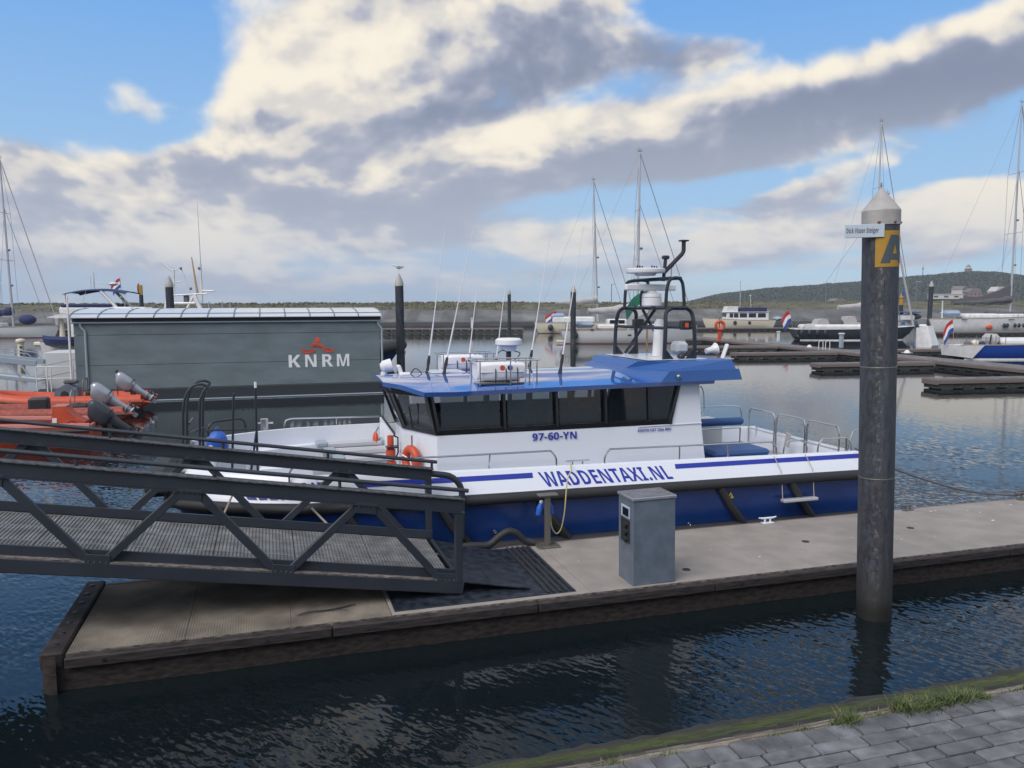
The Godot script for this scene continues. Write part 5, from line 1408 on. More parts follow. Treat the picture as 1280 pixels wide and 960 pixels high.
	b = MB.new(at); b.tube(smooth([P(-3.92, 1.86, 5.75), P(-3.90, 2.04, 5.75), P(-3.80, 2.11, 5.8)], 4) + smooth([P(-3.42, 2.11, 6.05), P(-3.32, 2.06, 6.1), P(-3.28, 1.86, 6.15)], 4), 0.02, 8); part(b, "bulwark_rail", M.black_tube, t)
	for w in [4.35, 5.0]:
		b = MB.new(at)
		b.tube(smooth([P(-4.22, 1.2, w), P(-4.19, 2.3, w), P(-4.15, 2.68, w), P(-4.04, 2.88, w), P(-3.90, 2.92, w), P(-3.80, 2.88, w)], 4), 0.022, 8)
		b.tube(smooth([P(-3.80, 2.88, w), P(-3.88, 2.76, w), P(-3.93, 2.5, w), P(-3.97, 1.2, w)], 4), 0.022, 8)
		part(b, "bow_gate", M.black_tube, t)
	for q in [[P(-4.10, 2.29, 4.35), P(-4.10, 2.29, 5.0)], [P(-4.12, 2.13, 4.35), P(-3.93, 2.13, 5.0)], [P(-4.16, 2.12, 4.7), P(-3.10, 2.10, 4.7)]]:
		b = MB.new(at); b.tube(q, 0.018, 8); part(b, "gate_rung", M.black_tube, t)
	for q in [[P(-3.50, 1.2, 4.7), P(-3.42, 2.72, 4.7)], [P(-3.08, 1.2, 4.7), P(-3.07, 2.80, 4.7)], [P(-3.22, 1.2, 4.65), P(-3.07, 2.1, 4.7)]]:
		b = MB.new(at); b.tube(q, 0.02, 8); part(b, "black_stanchion", M.black_tube, t)
	b = MB.new(at); b.tube([P(-3.07, 2.80, 4.7), P(-3.07, 2.90, 4.7)], 0.022, 8); part(b, "white_tip", M.boat_white, t)
	b = MB.new(at); b.box(P(-4.05, 1.72, 4.55), Vector3(0.2, 0.35, 0.16), Basis(Vector3(0, 0, 1), 0.15), 0.04); b.box(P(-3.85, 1.68, 4.75), Vector3(0.12, 0.35, 0.12), Basis(Vector3(0, 0, 1), -0.25), 0.04); b.box(P(-4.0, 1.55, 4.6), Vector3(0.55, 0.1, 0.6), Basis.IDENTITY, 0.03); part(b, "anchor_winch", M.yacht_grey, t)
	b = MB.new(at); b.box(P(-2.6, 1.22, 4.9), Vector3(0.9, 0.5, 0.8), Basis.IDENTITY, 0.03); part(b, "deck_locker", M.boat_white, t)
	b = MB.new(at); b.box(P(-3.22, 1.55, 5.1), Vector3(0.06, 0.5, 0.3), Basis(Vector3(0, 0, 1), -0.15), 0.01); part(b, "white_flap", M.boat_white, t)
	# white wing wall beside the windscreen, with a dark edge
	b = MB.new(at)
	var w0 := P(-0.80, 2.0, 6.25); var w1 := P(-0.66, 1.72, 5.0)
	b.quad(P(-0.8, 1.0, 6.25), P(-0.66, 1.0, 5.0), w1, w0); b.quad(P(-0.72, 1.0, 5.0), P(-0.72, 1.0, 6.25), w0 + Vector3(0.06, 0, 0), w1 + Vector3(0.06, 0, 0)); b.quad(w0, w1, w1 + Vector3(0.06, 0, 0), w0 + Vector3(0.06, 0, 0))
	part(b, "wing_wall", M.boat_white, t)
	b = MB.new(at); b.bar(w0 + Vector3(0.04, 0.02, 0), w1 + Vector3(0.04, 0.02, 0), 0.04, 0.03, 0.005); part(b, "wing_trim", M.rubber, t)
	# rescue gear and load lying on the foredeck: things of their own
	var q := thing("fender_bag", "bright blue fabric bag on the taxi's foredeck beside the black rails", "bag", P(-3.74, 1.60, 5.35))
	b = MB.new()
	var rs := []
	for k in 8:
		var y := 0.42 * k / 7.0
		var r := []
		for i in 12:
			var a := TAU * i / 12.0
			var s: float = [0.10, 0.14, 0.165, 0.17, 0.165, 0.15, 0.11, 0.03][k] * (1.0 + 0.07 * sin(a * 4.0 + k))
			r.push_back(Vector3(cos(a) * s * 1.05, y, -sin(a) * s))
		rs.push_back(r)
	b.loft(rs, true, true, true); part(b, "bag_body", M.blue_plastic, q)
	b = MB.new(); b.tube([Vector3(-0.05, 0.41, 0), Vector3(0, 0.47, 0), Vector3(0.06, 0.41, 0)], 0.012, 6); part(b, "tie", M.blue_plastic, q)
	q = thing("lifebuoy", "orange horseshoe lifebuoy leaning on the cabin's white front face", "lifebuoy", P(-0.62, 1.42, 3.72))
	q.rotation.y = -1.178
	b = MB.new()
	var pts := []
	for k in 15: pts.push_back(Vector3(0.17 * cos(-0.9 + (PI + 1.8) * k / 14.0), 0.18 + 0.19 * sin(-0.9 + (PI + 1.8) * k / 14.0), 0))
	b.tube(pts, 0.072, 10); part(b, "float", M.orange, q)
	b = MB.new(); b.tube([Vector3(0.17, 0.0, 0.07), Vector3(0.1, 0.22, 0.09), Vector3(-0.14, 0.26, 0.08)], 0.012, 6); part(b, "strap", M.letter_white, q)
	b = MB.new(); b.tube([Vector3(0.03, 0.43, 0), Vector3(0.03, 0.60, 0)], 0.015, 6); part(b, "hook", M.stainless, q)
	q = thing("rescue_light", "upright orange rescue light and bag hanging in the cabin's front corner", "rescue light", P(-0.86, 1.22, 4.42))
	b = MB.new(); b.lathe(Vector3.ZERO, [Vector2(0.0, 0), Vector2(0.10, 0.02), Vector2(0.11, 0.16), Vector2(0.09, 0.24), Vector2(0.05, 0.25)], 12); part(b, "bag", M.orange, q)
	b = MB.new(); b.lathe(Vector3(0, 0.25, 0), [Vector2(0.07, 0), Vector2(0.085, 0.03), Vector2(0.085, 0.2), Vector2(0.05, 0.24), Vector2(0.045, 0.27), Vector2(0.06, 0.29), Vector2(0.055, 0.45), Vector2(0, 0.46)], 12); part(b, "lamp", M.orange, q)
	b = MB.new(); b.tube([Vector3(0.09, 0.3, 0), Vector3(0.13, 0.4, 0), Vector3(0.13, 0.66, 0), Vector3(0.05, 0.7, 0)], 0.014, 6); b.bar(Vector3(-0.08, 0.5, 0), Vector3(0.13, 0.5, 0), 0.2, 0.025); part(b, "bracket", M.black_tube, q)
	q = thing("float_line_bag", "small orange pouch on the white wing wall left of the windscreen", "pouch", P(-0.92, 1.42, 6.0))
	b = MB.new(); b.ball(Vector3(0, 0.16, 0), Vector3(0.06, 0.18, 0.10)); part(b, "pouch", M.orange, q)
	b = MB.new(); b.tube([Vector3(0, 0.32, 0), Vector3(0.06, 0.42, 0)], 0.01, 6); part(b, "cord", M.black_plastic, q)
	# folded aluminium boarding steps on the deck
	for k in 3:
		q = thing("aluminium_step", ["pale aluminium boarding plank lying nearest the bulwark on the foredeck", "middle of three pale aluminium boarding planks on the foredeck", "pale aluminium boarding plank lying nearest the cabin on the foredeck"][k], "boarding plank", P(-1.32 + 0.13 * k, 1.545 - 0.08 * k, 6.05 - 0.38 * k), 0.05 - 0.02 * k, "aluminium planks on the foredeck")
		for s in [-0.14, 0.14]:
			b = MB.new(); b.box(Vector3(0, 0, s), Vector3(1.34, 0.09, 0.05), Basis.IDENTITY, 0.012); part(b, "side_bar", M.aluminium, q)
		b = MB.new(); b.box(Vector3(0, 0.02, 0), Vector3(1.30, 0.025, 0.25), Basis.IDENTITY, 0.005); part(b, "tread", M.aluminium, q)
		for s in [-0.62, 0.58]:
			b = MB.new(); b.box(Vector3(s, 0.03, 0), Vector3(0.2, 0.085, 0.36), Basis.IDENTITY, 0.015); part(b, "end_cap", M.pipe_grey, q)
		if k == 0:
			b = MB.new(); b.box(Vector3(0, -0.28, -0.1), Vector3(1.2, 0.46, 0.2)); part(b, "foot", M.yacht_grey, q)
		else:
			b = MB.new(); b.box(Vector3(0, -0.23, 0), Vector3(1.1, 0.38, 0.24)); part(b, "foot", M.yacht_grey, q)
# ---------------------------------------------------------------- the harbour beyond
const ABEAM := -0.295        # heading of what lies square to the view, bow to the right

func make_boathouse() -> void:
	var at := P(-4.3, 0, 32.5)
	var t := thing("rescue_boathouse", "grey floating rescue boathouse with orange emblem, white letters and pale curved roof", "boathouse", at)
	var W := 29.4
	var b := MB.new(at); b.box(P(-4.3, 0.18, 32.7), Vector3(13.5, 0.74, 6.9), Basis.IDENTITY, 0.03); part(b, "float", M.house_base, t)
	b = MB.new(at); b.box(P(-4.3, 0.03, W - 0.24), Vector3(13.7, 0.05, 0.12), Basis.IDENTITY, 0.01); part(b, "float_edge", M.pipe_grey, t)
	var hs := [0.55, 1.62, 2.95, 3.46]
	for k in 3:
		b = MB.new(at); b.box(P(-4.3, (hs[k] + hs[k + 1]) / 2, W + 0.03), Vector3(13.2, hs[k + 1] - hs[k] - 0.016, 0.06), Basis.IDENTITY, 0.004); part(b, "wall_panel", M.house_grey, t)
		b = MB.new(at); b.box(P(-10.87, (hs[k] + hs[k + 1]) / 2, 32.7), Vector3(0.06, hs[k + 1] - hs[k] - 0.016, 6.5), Basis.IDENTITY, 0.004); part(b, "wall_panel", M.house_grey, t)
	b = MB.new(at); b.box(P(-4.3, 2.05, 32.7), Vector3(13.05, 3.0, 6.4)); part(b, "inner_wall", M.house_joint, t)
	b = MB.new(at); b.box(P(-4.3, 3.62, 32.6), Vector3(13.3, 0.26, 6.5), Basis.IDENTITY, 0.01); part(b, "eaves", M.house_base, t)
	b = MB.new(at); b.box(P(-4.3, 3.49, W - 0.06), Vector3(13.4, 0.075, 0.11), Basis.IDENTITY, 0.02); part(b, "gutter", M.pipe_grey, t)
	# curved roof in sheets
	var prof := [[29.12, 3.735], [29.55, 3.86], [30.1, 3.955], [31.2, 4.06], [32.7, 4.11], [34.2, 4.06], [35.6, 3.9], [36.2, 3.74]]
	var n := 12
	for i in n:
		var u0 := -11.0 + 13.4 * i / n + 0.012; var u1 := -11.0 + 13.4 * (i + 1) / n - 0.012
		b = MB.new(at)
		for k in prof.size() - 1: b.quad(P(u0, prof[k][1], prof[k][0]), P(u1, prof[k][1], prof[k][0]), P(u1, prof[k + 1][1], prof[k + 1][0]), P(u0, prof[k + 1][1], prof[k + 1][0]))
		b.quad(P(u0, 3.70, 29.12), P(u1, 3.70, 29.12), P(u1, 3.735, 29.12), P(u0, 3.735, 29.12))
		part(b, "roof_sheet", M.roof_sheet, t)
	b = MB.new(at)
	for i in n + 1:
		var u := -11.0 + 13.4 * i / n
		for k in prof.size() - 1: b.bar(P(u, prof[k][1] + 0.012, prof[k][0]), P(u, prof[k + 1][1] + 0.012, prof[k + 1][0]), 0.05, 0.03)
	part(b, "roof_seams", M.pedestal_grey, t)
	b = MB.new(at); b.bar(P(-11, 3.885, 29.62), P(2.4, 3.885, 29.62), 0.06, 0.03); part(b, "roof_batten", M.pedestal_grey, t)
	for u in [-10.62, 2.22]:
		b = MB.new(at); b.tube(smooth([P(u, 3.45, W - 0.08), P(u + 0.02, 3.30, W - 0.06), P(u + 0.16, 3.12, W - 0.05), P(u + 0.17, 2.9, W - 0.05)], 3) + [P(u + 0.17, 0.6, W - 0.05)], 0.05, 8); part(b, "downpipe", M.pipe_grey, t)
	for q in [["K", -1.96, 0.54], ["N", -1.21, 0.52], ["R", -0.43, 0.50], ["M", 0.25, 0.58]]:
		b = MB.new(at)
		var w: float = MB.new().text(q[0], 0.585, Transform3D.IDENTITY)
		b.text(q[0], 0.585, Transform3D(Basis.IDENTITY, P(q[1], 1.335, W - 0.004)), 0.012, true, q[2] / w)
		part(b, "letter", M.letter_white, t)
	var em := func(pts, wd):
		var q := MB.new(at)
		var s := smooth(pts, 5)
		for i in s.size() - 1:
			q.bar(s[i] - (s[i + 1] - s[i]) * 0.12, s[i + 1] + (s[i + 1] - s[i]) * 0.12, 0.012, wd)
		part(q, "emblem_wave", M.letter_orange, t)
	em.call([P(-0.93, 2.33, W - 0.012), P(-0.735, 2.385, W - 0.012), P(-0.49, 2.33, W - 0.012), P(-0.32, 2.19, W - 0.012), P(-0.145, 2.09, W - 0.012), P(0.10, 2.115, W - 0.012)], 0.165)
	em.call([P(-1.34, 2.13, W - 0.012), P(-1.185, 2.06, W - 0.012), P(-0.975, 2.06, W - 0.012), P(-0.75, 2.14, W - 0.012)], 0.155)
	b = MB.new(at); b.lathe(P(-0.63, 2.61, W), [Vector2(0.125, 0), Vector2(0.125, 0.014), Vector2(0, 0.015)], 18, Basis(Vector3(1, 0, 0), PI / 2)); part(b, "emblem_dot", M.letter_orange, t)
	# landing platform with white railing at its left end
	at = P(-11.9, 0, 30.4)
	t = thing("railed_platform", "small grey floating platform with white railing at the boathouse's left end", "platform", at)
	b = MB.new(at); b.box(P(-11.9, 0.25, 30.4), Vector3(1.7, 0.5, 1.6), Basis.IDENTITY, 0.03); part(b, "platform", M.house_base, t)
	b = MB.new(at); b.box(P(-11.9, 1.15, 33.2), Vector3(1.6, 1.9, 2.6), Basis.IDENTITY, 0.02); part(b, "store_wall", M.yacht_grey, t)
	for q in [[-12.5, 29.7], [-12.1, 29.7], [-11.95, 29.7], [-11.15, 29.7], [-11.35, 31.0]]:
		b = MB.new(at); b.tube([P(q[0], 0.5, q[1]), P(q[0], 1.60, q[1])], 0.028, 6); part(b, "post", M.yacht_white, t)
	for y in [1.08, 1.60]:
		b = MB.new(at); b.tube([P(-12.5, y, 29.7), P(-11.15, y, 29.7)], 0.024, 6); b.tube([P(-12.5, y, 29.7), P(-11.1, y + 0.25, 31.4)], 0.024, 6); part(b, "rail", M.yacht_white, t)
	at = P(-11.02, 0.6, 29.1)
	t = thing("flagpole", "thin white pole standing at the boathouse's left corner", "pole", at)
	b = MB.new(); b.lathe(Vector3.ZERO, [Vector2(0.05, 0), Vector2(0.045, 2.0), Vector2(0.035, 4.0), Vector2(0.02, 4.05), Vector2(0, 4.06)], 8); part(b, "mast", M.yacht_white, t)
	b = MB.new(); b.box(Vector3(0, 0.05, -0.1), Vector3(0.12, 0.1, 0.3)); part(b, "bracket", M.pipe_grey, t)
	# light truss gangway
	at = P(-15, 1, 31)
	t = thing("light_gangway", "pale grey truss gangway leading to the boathouse platform at the far left", "gangway", at)
	for w in [30.6, 31.9]:
		for q in [[2.05, 0.24], [1.28, 0.16]]:
			b = MB.new(at); b.bar(P(-19.0, q[0] + 0.55, w), P(-12.7, q[0] - 0.36, w), 0.12, q[1], 0.01); part(b, "chord", M.pipe_grey, t)
		for k in 5:
			var u := -13.3 - 1.25 * k
			b = MB.new(at); b.bar(P(u, 0.92 - (u + 12.7) * 0.145, w), P(u - 0.55, 1.72 - (u - 0.55 + 12.7) * 0.145, w), 0.06, 0.07); part(b, "diagonal", M.pipe_grey, t)
		b = MB.new(at); b.tube([P(-19, 3.05, w), P(-13.0, 2.12, w), P(-12.75, 1.8, w)], 0.022, 6); part(b, "handrail", M.pipe_grey, t)
	b = MB.new(at); b.bar(P(-19, 1.8, 31.25), P(-12.7, 0.9, 31.25), 1.2, 0.05); part(b, "walkway", M.yacht_grey, t)

func outboard(par: Node3D, at: Vector3, tilt: float, m: Material, k := 1.0) -> void:
	# local: leg hangs down -y, cowl above; tilted so that the leg swings towards +x
	var bs := Basis(Vector3(0, 0, 1), tilt).scaled(Vector3.ONE * k)
	var T := func(x, y, z): return at + bs * Vector3(x, y, z)
	var b := MB.new()
	var rs := []
	for q in [[-0.05, 0.22, 0.15, 0.02], [0.02, 0.30, 0.20, 0.0], [0.20, 0.34, 0.225, 0.0], [0.44, 0.345, 0.22, 0.01], [0.60, 0.30, 0.20, 0.03], [0.68, 0.20, 0.14, 0.04], [0.71, 0.06, 0.05, 0.04]]:
		var r := []
		for i in 14:
			var a := TAU * i / 14.0
			var ca: float = sign(cos(a)) * pow(abs(cos(a)), 0.65); var sa: float = sign(sin(a)) * pow(abs(sin(a)), 0.65)
			r.push_back(T.call(q[3] + ca * q[1] * 0.92, q[0] + 0.10 * ca * q[0], -sa * q[2]))
		rs.push_back(r)
	b.loft(rs, true, true, true)
	var e := part(b, "engine_cowl", m, par)
	b = MB.new(); b.box(T.call(0.01, 0.09, 0), Vector3(0.60, 0.03, 0.40) * k, Basis(Vector3(0, 0, 1), tilt), 0.01); part(b, "cowl_band", M.black_plastic, e)
	b = MB.new()
	rs = []
	for q in [[0.02, 0.24, 0.15, 0.0], [-0.15, 0.19, 0.12, 0.01], [-0.35, 0.135, 0.085, 0.02], [-0.60, 0.12, 0.06, 0.03], [-0.82, 0.12, 0.05, 0.04]]:
		var r := []
		for i in 10:
			var a := TAU * i / 10.0
			r.push_back(T.call(q[3] + cos(a) * q[1], q[0], -sin(a) * q[2]))
		rs.push_back(r)
	rs.reverse()
	b.loft(rs, true, true, true); part(b, "engine_leg", m, e)
	b = MB.new(); b.box(T.call(0.10, -0.66, 0), Vector3(0.36, 0.02, 0.2) * k, Basis(Vector3(0, 0, 1), tilt), 0.006); part(b, "splash_plate", m, e)
	b = MB.new(); b.tube([T.call(-0.16, -0.86, 0), T.call(-0.05, -0.86, 0), T.call(0.12, -0.86, 0), T.call(0.22, -0.86, 0)], [0.02 * k, 0.065 * k, 0.06 * k, 0.03 * k], 10); b.box(T.call(0.0, -1.0, 0), Vector3(0.16, 0.22, 0.015) * k, Basis(Vector3(0, 0, 1), tilt)); part(b, "gearcase", m, e)
	b = MB.new()
	for i in 3:
		var a := TAU * i / 3.0
		b.box(T.call(0.25, -0.86 + sin(a) * 0.09, cos(a) * 0.09), Vector3(0.03, 0.14, 0.10) * k, Basis(Vector3(0, 0, 1), tilt) * Basis(Vector3(1, 0, 0), -a + 0.3) * Basis(Vector3.UP, 0.5), 0.005)
	part(b, "propeller", M.galvanised, e)
	b = MB.new(); b.box(T.call(-0.20, -0.2, 0), Vector3(0.14, 0.34, 0.26) * k, Basis(Vector3(0, 0, 1), tilt * 0.4), 0.02); part(b, "bracket", M.black_plastic, e)

func inflatable(nm: String, label: String, at: Vector3, turn: float, L: float, W: float, r: float, m: Material) -> Node3D:
	# bow towards -x
	var t := thing(nm, label, "inflatable boat", at, turn, "orange rescue boats beside the boathouse" if m != M.rubber else "")
	var pts := [Vector3(L / 2 + 0.35, 0.42, W / 2), Vector3(L / 2, 0.42, W / 2), Vector3(0, 0.44, W / 2), Vector3(-L * 0.25, 0.50, W / 2 - 0.06), Vector3(-L * 0.40, 0.60, W * 0.33), Vector3(-L * 0.5, 0.72, 0)]
	var path := smooth(pts, 4)
	var other := []
	for p in path: other.push_back(Vector3(p.x, p.y, -p.z))
	other.reverse(); other.remove_at(0)
	path.append_array(other)
	var rad := []
	for i in path.size(): rad.push_back(r * (0.35 if i == 0 or i == path.size() - 1 else (0.85 if i == 1 or i == path.size() - 2 else 1.0)))
	var b := MB.new(); b.tube(path, rad, 12); var tb := part(b, "tube", m, t)
	b = MB.new()
	var rub := []
	for p in path: rub.push_back(p + Vector3(p.x * 0.0, -0.02, sign(p.z) * r * 0.98 if abs(p.z) > 0.2 else 0.0) + (Vector3(-r, 0, 0) if abs(p.z) <= 0.2 else Vector3.ZERO))
	b.tube(rub.slice(2, rub.size() - 2), 0.035, 6); part(b, "rubbing_strip", M.rubber, tb)
	b = MB.new()
	b.loft([[Vector3(L / 2, 0.25, W / 2), Vector3(L / 2, -0.1, 0.25), Vector3(L / 2, -0.2, 0), Vector3(L / 2, -0.1, -0.25), Vector3(L / 2, 0.25, -W / 2)], [Vector3(-L * 0.2, 0.3, W / 2), Vector3(-L * 0.2, -0.08, 0.25), Vector3(-L * 0.2, -0.18, 0), Vector3(-L * 0.2, -0.08, -0.25), Vector3(-L * 0.2, 0.3, -W / 2)], [Vector3(-L * 0.47, 0.55, 0.1), Vector3(-L * 0.46, 0.4, 0.05), Vector3(-L * 0.45, 0.3, 0), Vector3(-L * 0.46, 0.4, -0.05), Vector3(-L * 0.47, 0.55, -0.1)]], false)
	b.quad(Vector3(-L * 0.4, 0.36, W * 0.3), Vector3(L / 2, 0.30, W / 2), Vector3(L / 2, 0.30, -W / 2), Vector3(-L * 0.4, 0.36, -W * 0.3))
	b.box(Vector3(L / 2, 0.25, 0), Vector3(0.06, 0.6, W - 0.1))
	part(b, "hull", M.rubber, t)
	return t

func make_rescue_boats() -> void:
	# nearest: a rigid orange boat with straight sides
	var at := P(-11.0, 0, 17.7)
	var t := thing("rescue_boat", "orange rigid rescue boat with straight sides, nearest the gangway, outboard tilted up", "rescue boat", at, 0, "orange rescue boats beside the boathouse")
	var b := MB.new()
	var secs := []; var cap := []; var inn := []
	for q in [[3.0, 0.95, 0.62], [1.5, 1.0, 0.66], [0.0, 1.0, 0.72], [-1.5, 0.92, 0.80], [-2.5, 0.6, 0.90], [-3.1, 0.12, 1.0]]:
		secs.push_back([Vector3(q[0], q[2], q[1]), Vector3(q[0], 0.34, q[1] * 0.97), Vector3(q[0], -0.05, q[1] * 0.7), Vector3(q[0], -0.2, 0), Vector3(q[0], -0.05, -q[1] * 0.7), Vector3(q[0], 0.34, -q[1] * 0.97), Vector3(q[0], q[2], -q[1])])
		cap.push_back(Vector3(q[0], q[2] + 0.02, q[1] - 0.08))
		inn.push_back(Vector3(q[0], q[2] + 0.02, -q[1] + 0.08))
	b.loft(secs, false, true, false); part(b, "hull", M.orange, t)
	b = MB.new(); b.tube(cap, 0.10, 8); b.tube(inn, 0.10, 8); b.bar(Vector3(2.98, 0.6, -0.9), Vector3(2.98, 0.6, 0.9), 0.1, 0.14, 0.02); part(b, "gunwale", M.pink_worn, t)
	b = MB.new()
	var rb := []
	for q in secs: rb.push_back(q[0] + Vector3(0, -0.10, 0.02))
	b.tube(rb, 0.045, 6); part(b, "rubbing_strip", M.rubber, t)
	b = MB.new(); b.quad(Vector3(-2.6, 0.42, 0.5), Vector3(2.95, 0.36, 0.92), Vector3(2.95, 0.36, -0.92), Vector3(-2.6, 0.42, -0.5)); part(b, "floor", M.orange_worn, t)
	b = MB.new(); b.prism([Vector2(0.55, 0.36), Vector2(1.75, 0.36), Vector2(1.75, 0.75), Vector2(1.45, 0.95), Vector2(1.28, 1.22), Vector2(0.92, 1.22), Vector2(0.85, 0.8)], 0.6, Transform3D(Basis.IDENTITY, Vector3(1.0, -0.05, -0.3))); var cn := part(b, "console", M.orange, t)
	b = MB.new(); b.box(Vector3(2.1, 1.19, 0), Vector3(0.38, 0.05, 0.55), Basis.IDENTITY, 0.015); part(b, "console_top", M.pink_worn, cn)
	b = MB.new(); b.box(Vector3(1.9, 0.5, 0.31), Vector3(0.3, 0.18, 0.02)); part(b, "vent", M.black_plastic, cn)
	b = MB.new(); b.box(Vector3(1.95, 0.78, 0.31), Vector3(0.12, 0.14, 0.012)); part(b, "sticker", M.letter_white, cn)
	b = MB.new(); b.prism([Vector2(-2.4, 0.7), Vector2(0.25, 0.62), Vector2(0.05, 0.9), Vector2(-0.3, 1.06), Vector2(-2.4, 1.15)], 0.12, Transform3D(Basis.IDENTITY, Vector3(0, 0, 0.35))); part(b, "spray_board", M.orange_worn, t)
	b = MB.new(); b.box(Vector3(0.1, 0.92, 0.49), Vector3(0.12, 0.14, 0.012)); part(b, "sticker", M.letter_white, t)
	for x in [0.9, 1.7, 2.4]:
		b = MB.new(); b.ball(Vector3(x, 0.36, 0.985), Vector3(0.07, 0.05, 0.03), Basis.IDENTITY, 8, 5); part(b, "grab_loop", M.black_plastic, t)
	outboard(t, Vector3(3.38, 0.72, 0), 0.95, M.engine_dark, 1.0)
	# inflatables behind it
	t = inflatable("rescue_boat", "worn orange inflatable rescue boat with black seat box, in the middle of the orange boats", P(-10.9, 0.02, 22.2), 0.03, 5.6, 1.75, 0.25, M.orange_worn)
	b = MB.new(); b.box(Vector3(0.3, 0.62, 0.05), Vector3(0.62, 0.75, 0.5), Basis.IDENTITY, 0.06); part(b, "seat_box", M.black_plastic, t)
	b = MB.new(); b.box(Vector3(1.4, 0.55, 0.0), Vector3(0.9, 0.35, 0.45), Basis.IDENTITY, 0.08); part(b, "rear_seat", M.rubber, t)
	b = MB.new(); b.tube(smooth([Vector3(1.3, 0.3, 0.4), Vector3(1.35, 1.15, 0.38), Vector3(1.4, 1.2, 0), Vector3(1.35, 1.15, -0.38), Vector3(1.3, 0.3, -0.4)], 3), 0.02, 6); part(b, "grab_hoop", M.stainless, t)
	outboard(t, Vector3(2.5, 0.84, 0), 0.95, M.engine_silver, 1.0)
	t = inflatable("rescue_boat", "orange inflatable rescue boat with grey console, farthest, against the boathouse wall", P(-10.7, 0.02, 26.2), -0.02, 5.4, 1.75, 0.26, M.orange)
	b = MB.new(); b.prism([Vector2(-0.4, 0.3), Vector2(0.5, 0.3), Vector2(0.45, 0.95), Vector2(0.1, 1.15), Vector2(-0.35, 0.9)], 0.7, Transform3D(Basis.IDENTITY, Vector3(0.1, 0, -0.35))); var c3 := part(b, "console", M.pedestal_grey, t)
	b = MB.new(); b.lathe(Vector3(0.1, 0.72, 0.36), [Vector2(0.14, 0), Vector2(0.13, 0.02), Vector2(0, 0.02)], 12, Basis(Vector3(1, 0, 0), PI / 2)); part(b, "dial", M.black_plastic, c3)
	b = MB.new(); b.box(Vector3(0.3, 1.2, 0.1), Vector3(0.5, 0.16, 0.35), Basis.IDENTITY, 0.05); part(b, "cover", M.canvas_grey, c3)
	b = MB.new(); b.tube(smooth([Vector3(0.75, 0.3, 0.4), Vector3(0.78, 1.2, 0.38), Vector3(0.8, 1.3, 0), Vector3(0.78, 1.2, -0.38), Vector3(0.75, 0.3, -0.4)], 3), 0.025, 6); part(b, "grab_hoop", M.galvanised, t)
	b = MB.new(); b.tube([Vector3(1.9, 0.4, -0.3), Vector3(1.9, 1.5, -0.3)], 0.02, 6); b.box(Vector3(1.9, 1.5, -0.3), Vector3(0.09, 0.2, 0.09), Basis.IDENTITY, 0.02); part(b, "light_post", M.black_plastic, t)
	outboard(t, Vector3(2.5, 0.92, 0.1), 0.95, M.engine_silver, 1.0)
	for q in [["fuel_tank", "red fuel tank lying in the nearest rescue boat's stern", Vector3(-8.6, 0.44, -17.4), M.letter_orange, Vector3(0.34, 0.24, 0.24)], ["kit_bag", "dark kit bag lying on the middle rescue boat's floor", Vector3(-9.4, 0.44, -22.3), M.canvas_grey, Vector3(0.55, 0.26, 0.35)], ["kit_bag", "black gear bag in the farthest rescue boat behind its console", Vector3(-9.6, 0.44, -26.1), M.rubber, Vector3(0.6, 0.4, 0.4)]]:
		t = thing(q[0], q[1], "fuel tank" if q[0] == "fuel_tank" else "bag", q[2])
		b = MB.new(); b.box(Vector3(0, q[4].y / 2, 0), q[4], Basis(Vector3.UP, 0.3), 0.07); part(b, "body", q[3], t)
		b = MB.new(); b.tube(smooth([Vector3(-0.12, q[4].y - 0.01, 0), Vector3(-0.05, q[4].y + 0.06, 0), Vector3(0.05, q[4].y + 0.06, 0), Vector3(0.12, q[4].y - 0.01, 0)], 3), 0.018, 6); part(b, "handle", M.black_plastic, t)
	for q in [[Vector3(-9.9, 0.5, -17.2), "dark coiled line on the nearest rescue boat's floor"], [Vector3(-12.2, 0.75, -22.2), "dark coiled line in the bow of the middle rescue boat"]]:
		b = MB.new()
		var coil := []
		for k in 40: coil.push_back(q[0] + Vector3(cos(k * 0.62) * (0.22 + 0.03 * sin(k * 1.7)), 0.02 + k * 0.003, sin(k * 0.62) * (0.2 + 0.03 * cos(k * 2.3))))
		b.tube(coil, 0.022, 5)
		var co := part(b, numbered("coiled_line"), M.rope_grey, self)
		co.set_meta("label", q[1]); co.set_meta("category", "rope")
	# dark inflatable behind the boathouse
	at = P(4.2, 0, 48.2)
	t = thing("black_inflatable", "large black inflatable boat, its rounded bow showing behind the boathouse", "inflatable boat", at, 0)
	b = MB.new()
	var tp := smooth([Vector3(-3.5, 1.05, 0.9), Vector3(0.0, 1.15, 0.9), Vector3(1.4, 1.3, 0.6), Vector3(2.15, 1.42, 0.0), Vector3(1.4, 1.3, -0.6), Vector3(0.0, 1.15, -0.9), Vector3(-3.5, 1.05, -0.9)], 4)
	b.tube(tp, 0.40, 12); part(b, "tube", M.rubber, t)
	b = MB.new(); b.loft([[Vector3(-3.5, 0.9, 1.0), Vector3(-3.5, -0.2, 0.5), Vector3(-3.5, -0.2, -0.5), Vector3(-3.5, 0.9, -1.0)], [Vector3(0.6, 1.0, 0.9), Vector3(0.4, -0.2, 0.4), Vector3(0.4, -0.2, -0.4), Vector3(0.6, 1.0, -0.9)], [Vector3(2.0, 1.1, 0.1), Vector3(1.2, 0.0, 0.02), Vector3(1.2, 0.0, -0.02), Vector3(2.0, 1.1, -0.1)]], false); part(b, "hull", M.hull_blue, t)
